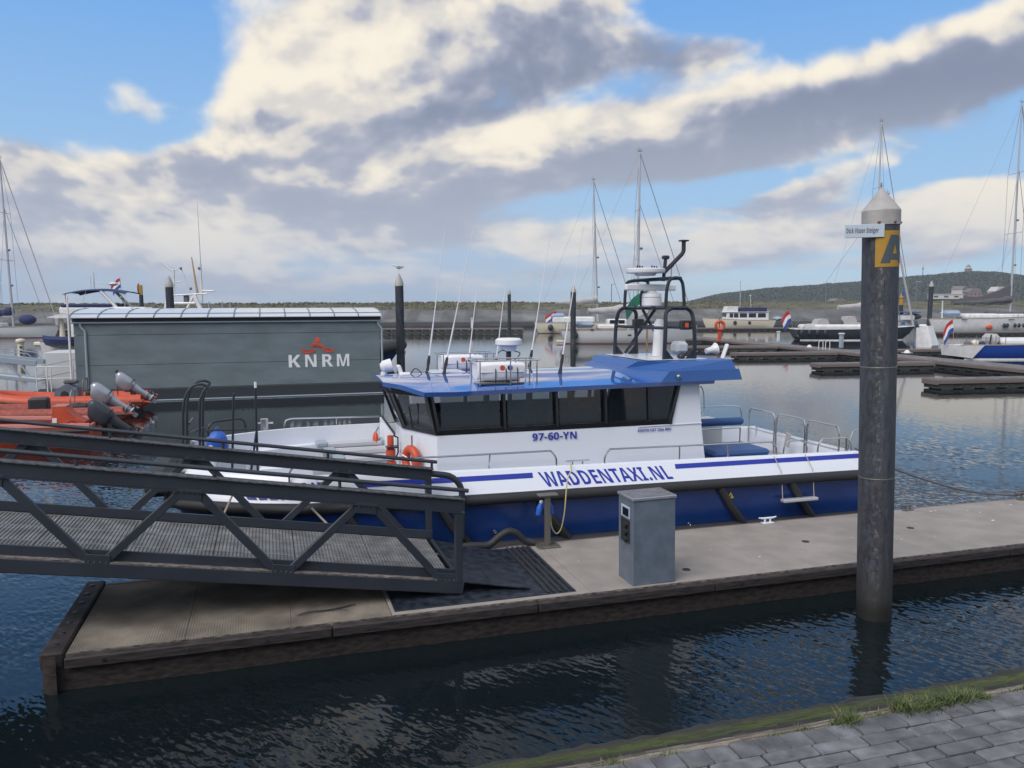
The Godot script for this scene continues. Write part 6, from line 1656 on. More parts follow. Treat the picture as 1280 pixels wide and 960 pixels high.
	for k in 4:
		b = MB.new(); b.tube(smooth([Vector3(1.6 + 0.2 * k, 1.05, 0.75 - 0.22 * k), Vector3(1.75 + 0.2 * k, 0.75, 0.8 - 0.22 * k), Vector3(1.85 + 0.2 * k, 1.0, 0.62 - 0.22 * k)], 3), 0.025, 5); part(b, "grab_line", M.rope_grey, t)

func pile(nm: String, label: String, at: Vector3, r: float, h: float, capm: Material, lean := 0.0) -> Node3D:
	var t := thing(nm, label, "pile", at, 0, "mooring piles in the harbour")
	t.rotation.z = lean
	var b := MB.new(); b.lathe(Vector3(0, -1, 0), [Vector2(r, 0), Vector2(r, h + 1.0)], 20); part(b, "shaft", M.far_pile, t)
	b = MB.new(); b.lathe(Vector3(0, h, 0), [Vector2(r * 0.98, 0), Vector2(r * 1.06, 0.02), Vector2(r * 1.02, 0.22), Vector2(0.03, 0.22 + r * 2.1), Vector2(0, 0.23 + r * 2.1)], 20); part(b, "cap", capm, t)
	b = MB.new(); b.lathe(Vector3(0, -0.2, 0), [Vector2(r * 1.01, 0), Vector2(r * 1.02, 0.3), Vector2(r * 1.012, 0.75)], 20); part(b, "weed_band", M.jetty_float, t)
	return t

func make_piles() -> void:
	pile("mooring_pile", "dark steel pile with stained white cap and a gull on top, behind the boathouse", P(4.25, 0, 35.35), 0.235, 5.28, M.pile_cap, 0.006)
	pile("mooring_pile", "dark pile with white cap rising behind the boathouse roof, left of the fishing boat", P(-8.45, 0, 43.1), 0.23, 5.35, M.pile_cap)
	pile("mooring_pile", "thin dark pile standing far out beyond the taxi's cabin roof", P(25.8, 0, 85.85), 0.21, 5.6, M.pile_cap)
	pile("mooring_pile", "dark white-capped pile in front of the ketch's stern", P(29.3, 0, 73.1), 0.30, 5.65, M.pile_cap)
	pile("mooring_pile", "leaning dark pile with white cap among the yachts on the right", P(92.5, 0, 88.0), 0.33, 6.9, M.pile_cap, -0.02)
	var t := pile("mooring_pile", "short dark pile with yellow band and blue board, right of the tall pile", P(86.2, 0, 86.9), 0.28, 5.2, M.yellow_sign)
	var b := MB.new(); b.box(Vector3(0.0, 5.9, 0.3), Vector3(0.5, 0.6, 0.04), Basis.IDENTITY, 0.02); part(b, "blue_board", M.blue_plastic, t)
	b = MB.new(); b.lathe(Vector3(0, 4.2, 0), [Vector2(0.285, 0), Vector2(0.29, 0.02), Vector2(0.29, 0.9), Vector2(0.285, 0.92)], 16); part(b, "yellow_band", M.yellow_sign, t)
	t = thing("marker_post", "short dark post with yellow top behind the boathouse roof, left of the pile", "post", P(-13.29, 0, 66.9))
	b = MB.new(); b.lathe(Vector3(0, -1, 0), [Vector2(0.17, 0), Vector2(0.17, 6.2), Vector2(0.14, 6.25)], 12); part(b, "shaft", M.far_pile, t)
	b = MB.new(); b.box(Vector3(0, 5.65, 0), Vector3(0.26, 0.9, 0.3), Basis.IDENTITY, 0.04); part(b, "yellow_light", M.yellow_sign, t)
	b = MB.new(); b.ball(Vector3(-0.18, 5.8, 0), Vector3(0.12, 0.45, 0.12)); part(b, "brush", M.rust, t)
	# white bollard light on the left
	t = thing("service_post", "short round white service post with dark slots beside the left gangway", "service post", P(-21.2, 0.4, 61.0))
	b = MB.new(); b.lathe(Vector3(0, -0.5, 0), [Vector2(0.24, 0), Vector2(0.22, 1.55), Vector2(0.33, 1.6), Vector2(0.34, 1.75), Vector2(0.26, 1.85), Vector2(0, 1.9)], 16); part(b, "post", M.yacht_cream, t)
	for y in [0.15, 0.42, 0.72]:
		b = MB.new(); b.box(Vector3(0.05, y, 0.225), Vector3(0.17, 0.16, 0.03), Basis.IDENTITY, 0.01); part(b, "slot", M.black_plastic, t)
	# gull standing on one leg on the pile's cap
	t = thing("gull", "grey and white gull standing on top of the white-capped pile", "gull", P(4.22, 6.02, 35.35))
	var g := MB.new()
	var rs := []
	for q in [[-0.30, 0.012, 0.0, 0.335], [-0.22, 0.035, 0.03, 0.33], [-0.12, 0.075, 0.07, 0.30], [0.0, 0.092, 0.085, 0.29], [0.10, 0.082, 0.08, 0.31], [0.17, 0.06, 0.06, 0.345], [0.21, 0.048, 0.05, 0.385], [0.245, 0.05, 0.052, 0.415], [0.285, 0.038, 0.04, 0.42], [0.315, 0.012, 0.014, 0.41]]:
		var r := []
		for i in 10: r.push_back(Vector3(-q[0], q[3] + sin(TAU * i / 10.0) * q[1], cos(TAU * i / 10.0) * q[2]))
		rs.push_back(r)
	g.loft(rs, true, true, true)
	for s in [-0.03, 0.03]: g.tube([Vector3(-0.02, 0.22, s), Vector3(-0.01, 0.10, s), Vector3(-0.02, 0.0, s)], [0.014, 0.008, 0.008], 6)
	part(g, "body", M.gull_white, t, "", 60.0)
	for s in [-1.0, 1.0]:
		b = MB.new(); b.loft([[Vector3(-0.15, 0.36, 0.075 * s), Vector3(-0.14, 0.30, 0.085 * s)], [Vector3(0.0, 0.375, 0.07 * s), Vector3(0.0, 0.28, 0.095 * s)], [Vector3(0.2, 0.355, 0.04 * s), Vector3(0.18, 0.31, 0.055 * s)], [Vector3(0.36, 0.335, 0.01 * s), Vector3(0.34, 0.325, 0.015 * s)]], false); part(b, "wing", M.gull_grey, t)
	b = MB.new(); b.tube([Vector3(-0.305, 0.412, 0), Vector3(-0.34, 0.408, 0), Vector3(-0.365, 0.40, 0)], [0.013, 0.010, 0.003], 6); part(b, "beak", M.beak, t)
	for s in [-1.0, 1.0]:
		b = MB.new(); b.ball(Vector3(-0.275, 0.432, 0.036 * s), Vector3(0.008, 0.008, 0.006), Basis.IDENTITY, 6, 4); part(b, "eye", M.black_plastic, t)

func jetty(label: String, a: Vector3, e: Vector3, w: float, group := "floating jetties on the right", h := 0.5) -> void:
	var d := (e - a)
	var L := d.length()
	var t := thing("floating_jetty", label, "jetty", (a + e) / 2.0, atan2(-d.z, d.x), group)
	var b := MB.new(); b.box(Vector3(0, h - 0.03, 0), Vector3(L, 0.06, w)); part(b, "deck", M.jetty_wood, t)
	for s in [-1.0, 1.0]:
		b = MB.new(); b.box(Vector3(0, h - 0.13, s * w / 2), Vector3(L + 0.1, 0.20, 0.07), Basis.IDENTITY, 0.02); part(b, "edge_beam", M.jetty_red, t)
	for s in [-1.0, 1.0]:
		b = MB.new(); b.box(Vector3(s * L / 2, h - 0.15, 0), Vector3(0.1, 0.26, w + 0.1), Basis.IDENTITY, 0.02); part(b, "end_beam", M.jetty_red, t)
	var n: int = max(2, int(L / 1.15))
	for i in n:
		b = MB.new(); b.box(Vector3(-L / 2 + (i + 0.5) * L / n, h / 2 - 0.28, 0), Vector3(L / n * 0.55, h + 0.25, w * 0.9), Basis.IDENTITY, 0.04); part(b, "float", M.jetty_float, t)
	b = MB.new(); b.box(Vector3(0, h * 0.30, 0), Vector3(L - 0.06, h * 0.42, w * 0.92)); part(b, "side", M.jetty_side, t)

func make_jetties() -> void:
	jetty("long jetty lying in front of the dike, left of the cream yacht", P(-60, 0, 136), P(33.5, 0, 104.3), 2.0, "", 0.95)
	jetty("long pale wooden walkway running away behind the taxi's stern on the right", P(47.2, 0, 90.0), P(38.4, 0, 16.0), 2.5)
	jetty("finger jetty nearest the tall pile's right side", P(28.7, 0, 22.6), P(37.0, 0, 21.4), 1.1)
	jetty("second finger jetty, crossing behind the tall pile", P(30.4, 0, 33.6), P(38.2, 0, 32.4), 1.1)
	jetty("finger jetty just above the blue roof platform's rear end", P(31.9, 0, 45.4), P(40.0, 0, 43.9), 1.1)
	jetty("finger jetty left of the walkway, behind the taxi's horn", P(33.5, 0, 56.2), P(41.5, 0, 53.6), 1.1)
	jetty("farthest finger jetty left of the walkway, below the trawler yacht", P(37.0, 0, 73.0), P(44.0, 0, 70.5), 1.1)
	jetty("finger jetty on the walkway's right side, left of the blue sailing boat", P(43.4, 0, 45.4), P(52.6, 0, 44.3), 1.1)
	jetty("far jetty under the large white yacht's hull at the right", P(84.5, 0, 79.5), P(118.0, 0, 71.5), 1.8)
	jetty("jetty along the trawler yacht's hull", P(66, 0, 110), P(100, 0, 101), 1.6)
	var b: MB; var t: Node3D
	for q in [[47.6, 61.8, "white service post on the walkway, left of the Dutch flag", 0.9, 0.16], [45.0, 49.1, "tall grey service post on the walkway just left of the tall pile", 1.15, 0.2], [26.4, 107.3, "small white service post on the far jetty behind the taxi's aerials", 1.35, 0.17]]:
		t = thing("service_post", q[2], "service post", P(q[0], 0.45 if q[1] < 100 else 0.95, q[1]), 0, "service posts on the jetties")
		b = MB.new(); b.box(Vector3(0, q[3] / 2, 0), Vector3(q[4] * 1.6, q[3], q[4] * 1.3), Basis.IDENTITY, 0.03); part(b, "post", M.yacht_white if q[4] < 0.19 else M.pipe_grey, t)
		b = MB.new(); b.box(Vector3(0, q[3] + 0.08, 0), Vector3(q[4] * 2.3, 0.16, q[4] * 1.9), Basis.IDENTITY, 0.05); part(b, "head", M.yacht_grey, t)
	t = thing("boarding_hoops", "pair of pale handrail hoops on the walkway beside the dark-hulled yacht", "handrail", P(41.2, 0.45, 46.5), -0.3)
	for s in [-0.28, 0.28]:
		b = MB.new(); b.tube(smooth([Vector3(s - 0.17, 0, 0), Vector3(s - 0.17, 0.62, 0), Vector3(s - 0.08, 0.78, 0), Vector3(s + 0.08, 0.78, 0), Vector3(s + 0.17, 0.62, 0), Vector3(s + 0.17, 0, 0)], 3), 0.03, 6); part(b, "hoop", M.yacht_white, t)
	for q in [[42.8, 50.5, "left"], [44.2, 45.2, "middle"], [44.5, 41.0, "right"]]:
		t = thing("mooring_cone", "%s of three small white mooring bollards on the walkway by the tall pile" % q[2], "bollard", P(q[0], 0.45, q[1]), 0, "white bollards on the walkway")
		b = MB.new(); b.lathe(Vector3.ZERO, [Vector2(0.26, 0), Vector2(0.2, 0.12), Vector2(0.10, 0.24), Vector2(0.0, 0.26)], 12); part(b, "cone", M.yacht_white, t)
		b = MB.new(); b.box(Vector3(0, 0.02, 0), Vector3(0.6, 0.04, 0.6), Basis.IDENTITY, 0.01); part(b, "base", M.yacht_grey, t)
	t = thing("lifebuoy_post", "orange lifebuoy and case on a post beyond the equipment arch", "lifebuoy post", P(41.3, 0.45, 62.8), ABEAM)
	b = MB.new()
	var ring := []
	for k in 17: ring.push_back(Vector3(cos(TAU * k / 16.0) * 0.42, 1.7 + sin(TAU * k / 16.0) * 0.42, 0.1))
	b.tube(ring, 0.16, 8, false); part(b, "ring", M.orange, t)
	b = MB.new(); b.box(Vector3(0.0, 0.7, 0.0), Vector3(0.36, 1.3, 0.16), Basis.IDENTITY, 0.05); part(b, "case", M.orange, t)
	b = MB.new(); b.tube([Vector3(0, 0, -0.1), Vector3(0, 2.5, -0.1)], 0.05, 6); part(b, "post", M.rust, t)

func flag(label: String, at: Vector3, turn: float, w: float, h: float, mats: Array, staff: float, droop := 0.5, lean := 0.12) -> void:
	# hangs from the head of a leaning staff, towards -x
	var t := thing("flag", label, "flag", at, turn, "flags on the boats")
	var b := MB.new(); b.tube([Vector3.ZERO, Vector3(-staff * lean, staff, 0)], 0.022, 6); part(b, "staff", M.wood_mast, t)
	for k in mats.size():
		b = MB.new()
		var rows := []
		for i in 11:
			var f := i / 10.0
			var r := []
			for j in 2:
				var y := staff * 0.98 - h * (k + j) / mats.size()
				var x := -lean * y - w * f * (1.0 - 0.35 * droop)
				r.push_back(Vector3(x + 0.12 * w * f * (k + j) / mats.size(), y - w * droop * f * f - w * 0.25 * droop * f, 0.07 * w * sin(f * 8.0 + 0.8 * (k + j))))
			rows.push_back(r)
		b.loft(rows, false)
		part(b, "stripe", mats[k], t)

func yacht_hull(t: Node3D, L: float, B: float, F: float, m: Material, boot: Material, stern := 0.75, rake := 0.10) -> void:
	var rings := []; var edge := []; var low := []
	for i in 17:
		var f := i / 16.0
		var x := -L / 2 + L * f
		var hb: float = B / 2 * (stern + (1.0 - stern) * smoothstep(0.0, 0.45, f)) * (1.0 - pow(max(0.0, (f - 0.45) / 0.55), 2.2))
		hb = max(hb, 0.02)
		var sh: float = F * (1.0 + 0.30 * pow(f, 2.0) + 0.05 * pow(1.0 - f, 2.0))
		var xr: float = -rake * L * 0.6 * pow(f, 6.0)       # stem slopes in below
		var xs: float = 0.05 * L * pow(1.0 - f, 8.0)        # counter
		var under: float = lerp(0.16, -0.30, smoothstep(0.0, 0.14, f))
		var r := [Vector3(x, sh, hb), Vector3(x + xr * 0.3 + xs * 0.3, sh * 0.55, hb * 0.97), Vector3(x + xr * 0.8 + xs * 0.8, 0.10, hb * 0.86), Vector3(x + xr + xs, under, hb * 0.6), Vector3(x + xr + xs, min(under, -0.35) if f > 0.14 else under, 0)]
		var o := r.slice(0, 4); o.reverse()
		for p in o: r.push_back(Vector3(p.x, p.y, -p.z))
		rings.push_back(r)
		edge.push_back(r[0]); low.push_back(r[2] + Vector3(0, -0.02, 0.012))
	var b := MB.new(); b.loft(rings, false, true, false); part(b, "hull", m, t, "", 45.0)
	b = MB.new()
	for i in 16:
		b.quad(edge[i], edge[i + 1], Vector3(edge[i + 1].x, edge[i + 1].y, -edge[i + 1].z), Vector3(edge[i].x, edge[i].y, -edge[i].z))
	part(b, "deck", M.teak if m == M.yacht_grey else M.yacht_white, t)
	b = MB.new()
	for s in [1.0, -1.0]:
		var e2 := []
		for p in edge: e2.push_back(Vector3(p.x, p.y + 0.03, p.z * s))
		b.tube(e2, 0.05, 5)
	part(b, "toe_rail", M.teak if m != M.yacht_dark else M.yacht_white, t)
	b = MB.new()
	for s in [1.0, -1.0]:
		for i in 16:
			var a: Vector3 = low[i] * Vector3(1, 1, s); var c: Vector3 = low[i + 1] * Vector3(1, 1, s)
			b.quad(a + Vector3(0, -0.10, 0), c + Vector3(0, -0.10, 0), c + Vector3(0, 0.03, 0), a + Vector3(0, 0.03, 0))
	part(b, "boot_stripe", boot, t)

func rigging(t: Node3D, L: float, B: float, F: float, mx: float, mh: float, boom: float, bh: float, cover: Material, rake := 0.012, wr := 0.022, furl := false) -> void:
	var top := Vector3(mx - mh * rake, mh, 0)
	var foot := Vector3(mx, F * 1.1, 0)
	var b := MB.new(); b.tube([foot, foot.lerp(top, 0.6), top], [0.15, 0.145, 0.10], 8); var ms := part(b, "mast", M.mast_alu, t)
	for f in [0.40, 0.68]:
		b = MB.new()
		var p := foot.lerp(top, f)
		b.tube([p + Vector3(-0.15, 0, -B * 0.42), p, p + Vector3(-0.15, 0, B * 0.42)], 0.035, 5); part(b, "spreader", M.mast_alu, ms)
	b = MB.new(); b.box(top + Vector3(0, 0.1, 0), Vector3(0.5, 0.10, 0.08)); b.tube([top, top + Vector3(-0.1, 0.7, 0)], 0.015, 5); b.tube([top + Vector3(-0.4, 0.3, 0), top + Vector3(0.3, 0.3, 0)], 0.02, 5); part(b, "masthead", M.wire, ms)
	for f in [0.46, 0.25]:
		b = MB.new(); b.ball(foot.lerp(top, f) + Vector3(0.3, 0, 0.1), Vector3(0.2, 0.16, 0.2), Basis.IDENTITY, 8, 6); part(b, "radar_reflector", M.wire, ms)
	var bow := Vector3(L / 2 - 0.15, F * 1.32, 0); var st := Vector3(-L / 2 + 0.1, F * 1.05, 0)
	b = MB.new(); b.tube([top, bow], wr * 2.6 if furl else wr * 1.5, 6); part(b, "forestay", M.canvas_white if furl else M.wire, t)
	b = MB.new(); b.tube([foot.lerp(top, 0.72), bow + Vector3(-L * 0.1, 0, 0)], wr * 1.1, 5); part(b, "inner_stay", M.wire, t)
	b = MB.new(); b.tube([top, st], wr * 0.35, 5); part(b, "backstay", M.wire, t)
	for s in [1.0, -1.0]:
		b = MB.new()
		var sp := foot.lerp(top, 0.68) + Vector3(-0.15, 0, B * 0.42 * s)
		var sp2 := foot.lerp(top, 0.40) + Vector3(-0.15, 0, B * 0.42 * s)
		b.tube([top, sp, sp2, Vector3(mx - 0.2, F * 1.1, B * 0.46 * s)], wr * 0.7, 5)
		b.tube([foot.lerp(top, 0.68), Vector3(mx - 0.9, F * 1.1, B * 0.46 * s)], wr * 0.6, 5)
		part(b, "shroud", M.wire, t)
	if boom > 0:
		b = MB.new(); b.tube([Vector3(mx - 0.1, bh, 0), Vector3(mx - boom, bh + 0.1, 0)], 0.09, 8); part(b, "boom", M.mast_alu, t)
		b = MB.new()
		var pts := []; var rr := []
		for i in 13:
			var f := i / 12.0
			pts.push_back(Vector3(mx - 0.05 - boom * 0.98 * f, bh + 0.30 + 0.55 * pow(1.0 - f, 2.2) + 0.04 * sin(i * 2.1), 0))
			rr.push_back((0.55 - 0.24 * f) * (1.0 + 0.14 * sin(i * 1.7)))
		b.tube(pts, rr, 10); part(b, "sail_cover", cover, t, "furled mainsail under its cover")

func make_yachts() -> void:
	var b: MB; var t: Node3D
	# left: grey-hulled yacht with navy covers
	var hd := Basis(Vector3.UP, ABEAM)
	var at := P(-30.73, 0, 116.32) - hd * Vector3(7.3, 0, 0)
	t = thing("sailing_yacht", "white-decked grey sailing yacht with navy sail cover at the far left", "sailing boat", at, ABEAM, "sailing yachts in the harbour")
	yacht_hull(t, 14.6, 4.0, 1.35, M.yacht_grey, M.boot_red)
	rigging(t, 14.6, 4.0, 1.35, 0.9, 24.6, 5.6, 2.9, M.canvas_navy, 0.02, 0.03, true)
	b = MB.new(); b.box(Vector3(-2.6, 1.75, 0), Vector3(4.5, 0.7, 2.2), Basis.IDENTITY, 0.2); part(b, "coachroof", M.yacht_white, t)
	b = MB.new(); b.ball(Vector3(3.1, 2.5, 0.3), Vector3(1.2, 0.7, 0.8)); part(b, "covered_dinghy", M.canvas_navy, t)
	b = MB.new(); b.box(Vector3(-0.2, 1.1, 2.02), Vector3(0.35, 0.9, 0.16), Basis.IDENTITY, 0.06); part(b, "fender", M.buoy_dark, t)
	b = MB.new(); b.tube([Vector3(7.1, 1.7, 0), Vector3(7.1, 3.4, 0)], 0.28, 8); part(b, "furled_jib_foot", M.canvas_white, t)
	# cream sloop half hidden behind the ketch
	at = P(36.62, 0, 108.35) + hd * Vector3(8, 0, 0)
	t = thing("sailing_yacht", "pale cream yacht with Dutch flag at its stern, behind the grey ketch", "sailing boat", at, ABEAM, "sailing yachts in the harbour")
	yacht_hull(t, 16, 4.4, 1.55, M.yacht_cream, M.boot_red, 0.62)
	rigging(t, 16, 4.4, 1.55, 1.8, 23.2, 6.6, 4.4, M.canvas_white, 0.035, 0.03)
	b = MB.new(); b.box(Vector3(-2.0, 2.1, 0), Vector3(6.5, 0.9, 2.6), Basis.IDENTITY, 0.2); part(b, "coachroof", M.yacht_white, t)
	b = MB.new(); b.box(Vector3(-4.4, 2.6, 0), Vector3(2.2, 1.0, 2.4), Basis.IDENTITY, 0.35); part(b, "sprayhood", M.canvas_pale, t)
	b = MB.new(); b.ball(Vector3(-5.6, 0.9, 2.0), Vector3(0.42, 0.5, 0.35)); part(b, "fender", M.buoy_dark, t)
	flag("Dutch flag on the cream yacht's stern, above the dark fender", P(39.6, 1.3, 106.6), ABEAM, 2.0, 1.25, [M.flag_red, M.flag_white, M.flag_blue], 2.1, 0.35, 0.0)
	# grey ketch behind the taxi's arch
	at = P(28.53, 0, 75.18) + hd * Vector3(7.7, 0, 0)
	t = thing("sailing_yacht", "large grey yacht with red waterline and tall white mast behind the taxi's arch", "sailing boat", at, ABEAM, "sailing yachts in the harbour")
	yacht_hull(t, 15.4, 4.3, 1.45, M.yacht_grey, M.boot_red, 0.7)
	rigging(t, 15.4, 4.3, 1.45, 0.95, 21.0, 5.6, 3.3, M.canvas_white, -0.004, 0.026)
	b = MB.new(); b.box(Vector3(0.2, 1.85, 0), Vector3(7.5, 0.55, 2.6), Basis.IDENTITY, 0.15); part(b, "coachroof", M.yacht_white, t)
	b = MB.new(); b.box(Vector3(-1.4, 2.35, 0), Vector3(2.2, 0.75, 2.3), Basis.IDENTITY, 0.15); var dh := part(b, "deckhouse", M.yacht_white, t)
	for k in 2:
		b = MB.new(); b.box(Vector3(-1.9 + 0.95 * k, 2.42, 1.16), Vector3(0.7, 0.4, 0.03), Basis.IDENTITY, 0.01); part(b, "window", M.dark_window, dh)
	for k in 3:
		b = MB.new(); b.box(Vector3(-4.3 + 0.95 * k, 1.57, 1.93), Vector3(0.36, 0.09, 0.06), Basis.IDENTITY, 0.02); part(b, "port", M.dark_window, t)
	b = MB.new(); b.ball(Vector3(-6.1, 0.95, 1.72), Vector3(0.3, 0.38, 0.25)); part(b, "fender", M.buoy_dark, t)
	b = MB.new(); b.box(Vector3(-0.2, 0.98, 2.12), Vector3(0.4, 0.14, 0.03), Basis.IDENTITY, 0.02); part(b, "hull_window", M.dark_window, t)
	for k in 6:
		b = MB.new(); b.tube([Vector3(-7.2 + 0.35 * k, 1.5, 1.6), Vector3(-7.2 + 0.35 * k, 2.25, 1.6)], 0.03, 5); part(b, "stanchion", M.wire, t)
	b = MB.new(); b.tube([Vector3(-7.2, 2.2, 1.6), Vector3(-5.4, 2.2, 1.65)], 0.03, 5); b.tube([Vector3(-7.3, 1.95, 1.6), Vector3(-5.4, 1.9, 1.65)], 0.03, 5); part(b, "pushpit", M.wire, t)
	b = MB.new(); b.box(Vector3(-5.0, 2.1, 0), Vector3(2.2, 0.7, 2.2), Basis.IDENTITY, 0.3); part(b, "cockpit_cover", M.canvas_pale, t)
	b = MB.new(); b.box(Vector3(-7.5, 0.25, 0.2), Vector3(1.2, 0.16, 1.6), Basis.IDENTITY, 0.06); part(b, "swim_step", M.yacht_white, t)
	# dark-hulled yacht at the walkway
	var b0 := P(57.88, 0, 73.58); var b1 := P(71.4, 0, 68.6)
	t = thing("sailing_yacht", "dark-hulled yacht with white deck and beige hoods, bow behind the tall pile", "sailing boat", (b0 + b1) / 2, atan2(-(b1 - b0).z, (b1 - b0).x), "sailing yachts in the harbour")
	var L: float = (b1 - b0).length()
	yacht_hull(t, L, 4.0, 1.25, M.yacht_dark, M.yacht_white, 0.75, 0.2)
	rigging(t, L, 4.0, 1.25, 3.4, 17.2, 0, 3.0, M.canvas_white, 0.0, 0.05, true)
	b = MB.new(); b.box(Vector3(-2.0, 1.62, 0), Vector3(8.5, 0.55, 2.6), Basis.IDENTITY, 0.2); part(b, "coachroof", M.yacht_white, t)
	for q in [[-3.9, 1.2, "sprayhood"], [-0.6, 1.5, "sprayhood"]]:
		b = MB.new(); b.prism([Vector2(-0.85, 0), Vector2(0.85, 0), Vector2(0.62, 0.95), Vector2(0.35, q[1]), Vector2(-0.4, q[1] * 0.97), Vector2(-0.65, 0.9)], 2.2, Transform3D(Basis.IDENTITY, Vector3(q[0], 1.35, -1.1))); part(b, q[2], M.canvas_white, t)
	b = MB.new(); b.ball(Vector3(-2.2, 1.9, 0), Vector3(1.05, 0.85, 0.9)); part(b, "tarpaulin", M.canvas_grey, t)
	b = MB.new(); b.tube(smooth([Vector3(-6.9, 0.5, 1.3), Vector3(-6.5, 1.5, 1.3), Vector3(-6.0, 1.9, 1.35), Vector3(-5.0, 1.9, 1.4)], 3), 0.06, 6); part(b, "stern_arch", M.yacht_white, t)
	for k in 4:
		b = MB.new(); b.ball(Vector3(-6.6 + 0.9 * k, 0.9, 1.75 + 0.05 * k), Vector3(0.25, 0.4, 0.2)); part(b, "fender", M.buoy_dark, t)
	flag("Dutch flag leaning over the dark-hulled yacht's stern", P(58.0, 1.1, 73.5), ABEAM, 1.25, 1.35, [M.flag_red, M.flag_white, M.flag_blue], 2.5, 0.75, 0.25)
	# tall-masted yacht with blue canvases behind the tall pile
	at = P(80.3, 0, 88.8) + hd * Vector3(1.5, 0, 0)
	t = thing("sailing_yacht", "white yacht with blue canopies and thin tall mast rising behind the tall pile", "sailing boat", at, ABEAM, "sailing yachts in the harbour")
	yacht_hull(t, 13.6, 4.1, 1.5, M.yacht_white, M.yacht_blue)
	rigging(t, 13.6, 4.1, 1.5, 0.9, 30.4, 5.5, 3.6, M.canvas_white, 0.004, 0.035)
	b = MB.new(); b.box(Vector3(4.6, 2.3, 0), Vector3(3.6, 1.1, 2.4), Basis.IDENTITY, 0.3); part(b, "canopy", M.yacht_white, t)
	b = MB.new(); b.box(Vector3(4.4, 3.15, 0.2), Vector3(5.2, 0.16, 2.6), Basis.IDENTITY, 0.05); part(b, "canopy_roof", M.canvas_blue, t)
	for k in 3:
		b = MB.new(); b.box(Vector3(2.7 + k * 1.5, 1.55, 2.0), Vector3(0.55, 0.5, 0.1), Basis.IDENTITY, 0.04); part(b, "weather_cloth", M.canvas_blue, t)
	b = MB.new(); b.ball(Vector3(3.4, 2.4, 1.4), Vector3(0.26, 0.4, 0.2)); part(b, "red_buoy", M.letter_orange, t)
	b = MB.new(); b.ball(Vector3(6.4, 2.5, 0), Vector3(1.4, 0.5, 1.0)); part(b, "tarpaulin", M.canvas_grey, t)
	# big white yacht on the far right
	at = P(93.06, 0, 89.13) + hd * Vector3(9, 0, 0)
	t = thing("sailing_yacht", "large white sailing yacht with dark grey sail cover and tall mast at the far right", "sailing boat", at, ABEAM, "sailing yachts in the harbour")
	yacht_hull(t, 19, 5.2, 2.0, M.yacht_white, M.yacht_dark)
	rigging(t, 19, 5.2, 2.0, 3.7, 34.0, 8.8, 4.2, M.canvas_grey, 0.0, 0.036)
	b = MB.new(); b.prism([Vector2(-8.9, 4.3), Vector2(-4.5, 3.95), Vector2(-0.3, 4.4), Vector2(-0.3, 7.2), Vector2(-2.0, 6.3), Vector2(-5.0, 5.4), Vector2(-8.9, 5.0)], 0.5, Transform3D(Basis.IDENTITY, Vector3(3.7, 0, -0.25))); part(b, "lazy_bag", M.canvas_grey, t)
	b = MB.new(); b.box(Vector3(0.5, 2.5, 0), Vector3(9, 0.75, 3.4), Basis.IDENTITY, 0.25); part(b, "coachroof", M.yacht_white, t)
	b = MB.new(); b.box(Vector3(3.2, 2.9, 0), Vector3(5.5, 0.5, 3.0), Basis.IDENTITY, 0.2); part(b, "deck_cover", M.canvas_grey, t)
	b = MB.new(); b.box(Vector3(-5.4, 2.9, 0), Vector3(2.2, 0.9, 2.8), Basis.IDENTITY, 0.4); part(b, "sprayhood", M.canvas_pale, t)
	for q in [1.3, 1.75, 2.9, 3.5, 4.2, 4.9]:
		b = MB.new(); b.ball(Vector3(q, 1.1, 2.66), Vector3(0.25, 0.34, 0.16)); part(b, "fender", M.buoy_dark, t)
	b = MB.new(); b.ball(Vector3(-0.9, 0.9, 2.62), Vector3(0.5, 0.34, 0.2)); part(b, "red_fender", M.letter_orange, t)
	for q in [-4.6, 2.4]:
		b = MB.new(); b.box(Vector3(q, 1.95, 2.56), Vector3(0.9, 0.13, 0.06), Basis.IDENTITY, 0.03); part(b, "port", M.dark_window, t)
	b = MB.new(); b.tube([Vector3(-6.9, 2.2, 0.5), Vector3(-6.9, 4.8, 0.5)], 0.1, 6); part(b, "stern_post", M.yacht_white, t)
	# blue racing yacht, cut by the frame
	b0 = P(47.7, 0, 40.0); b1 = P(57.0, 0, 37.2)
	t = thing("sailing_yacht", "blue and white yacht with open white stern and crew gear at the right edge", "sailing boat", (b0 + b1) / 2, atan2(-(b1 - b0).z, (b1 - b0).x), "sailing yachts in the harbour")
	L = (b1 - b0).length()
	yacht_hull(t, L, 3.3, 1.05, M.yacht_blue, M.yacht_white, 0.85)
	rigging(t, L, 3.3, 1.05, 2.6, 14.0, 0, 2.4, M.canvas_white, 0.0, 0.02)
	b = MB.new(); b.loft([[Vector3(-L / 2 - 0.02, 1.1, 1.42), Vector3(-L / 2 - 0.02, 0.25, 1.25), Vector3(-L / 2 - 0.02, 0.25, -1.25), Vector3(-L / 2 - 0.02, 1.1, -1.42)], [Vector3(-L / 2 + 1.7, 1.12, 1.58), Vector3(-L / 2 + 0.9, 0.12, 1.42), Vector3(-L / 2 + 0.9, 0.12, -1.42), Vector3(-L / 2 + 1.7, 1.12, -1.58)]], false, true); part(b, "white_stern", M.yacht_white, t)
	b = MB.new(); b.box(Vector3(0.2, 1.35, 0), Vector3(3.4, 0.55, 2.0), Basis.IDENTITY, 0.2); part(b, "coachroof", M.yacht_white, t)
	b = MB.new(); b.box(Vector3(-1.9, 1.55, 0.2), Vector3(0.8, 0.8, 1.5), Basis.IDENTITY, 0.25); part(b, "cockpit_tent", M.canvas_white, t)
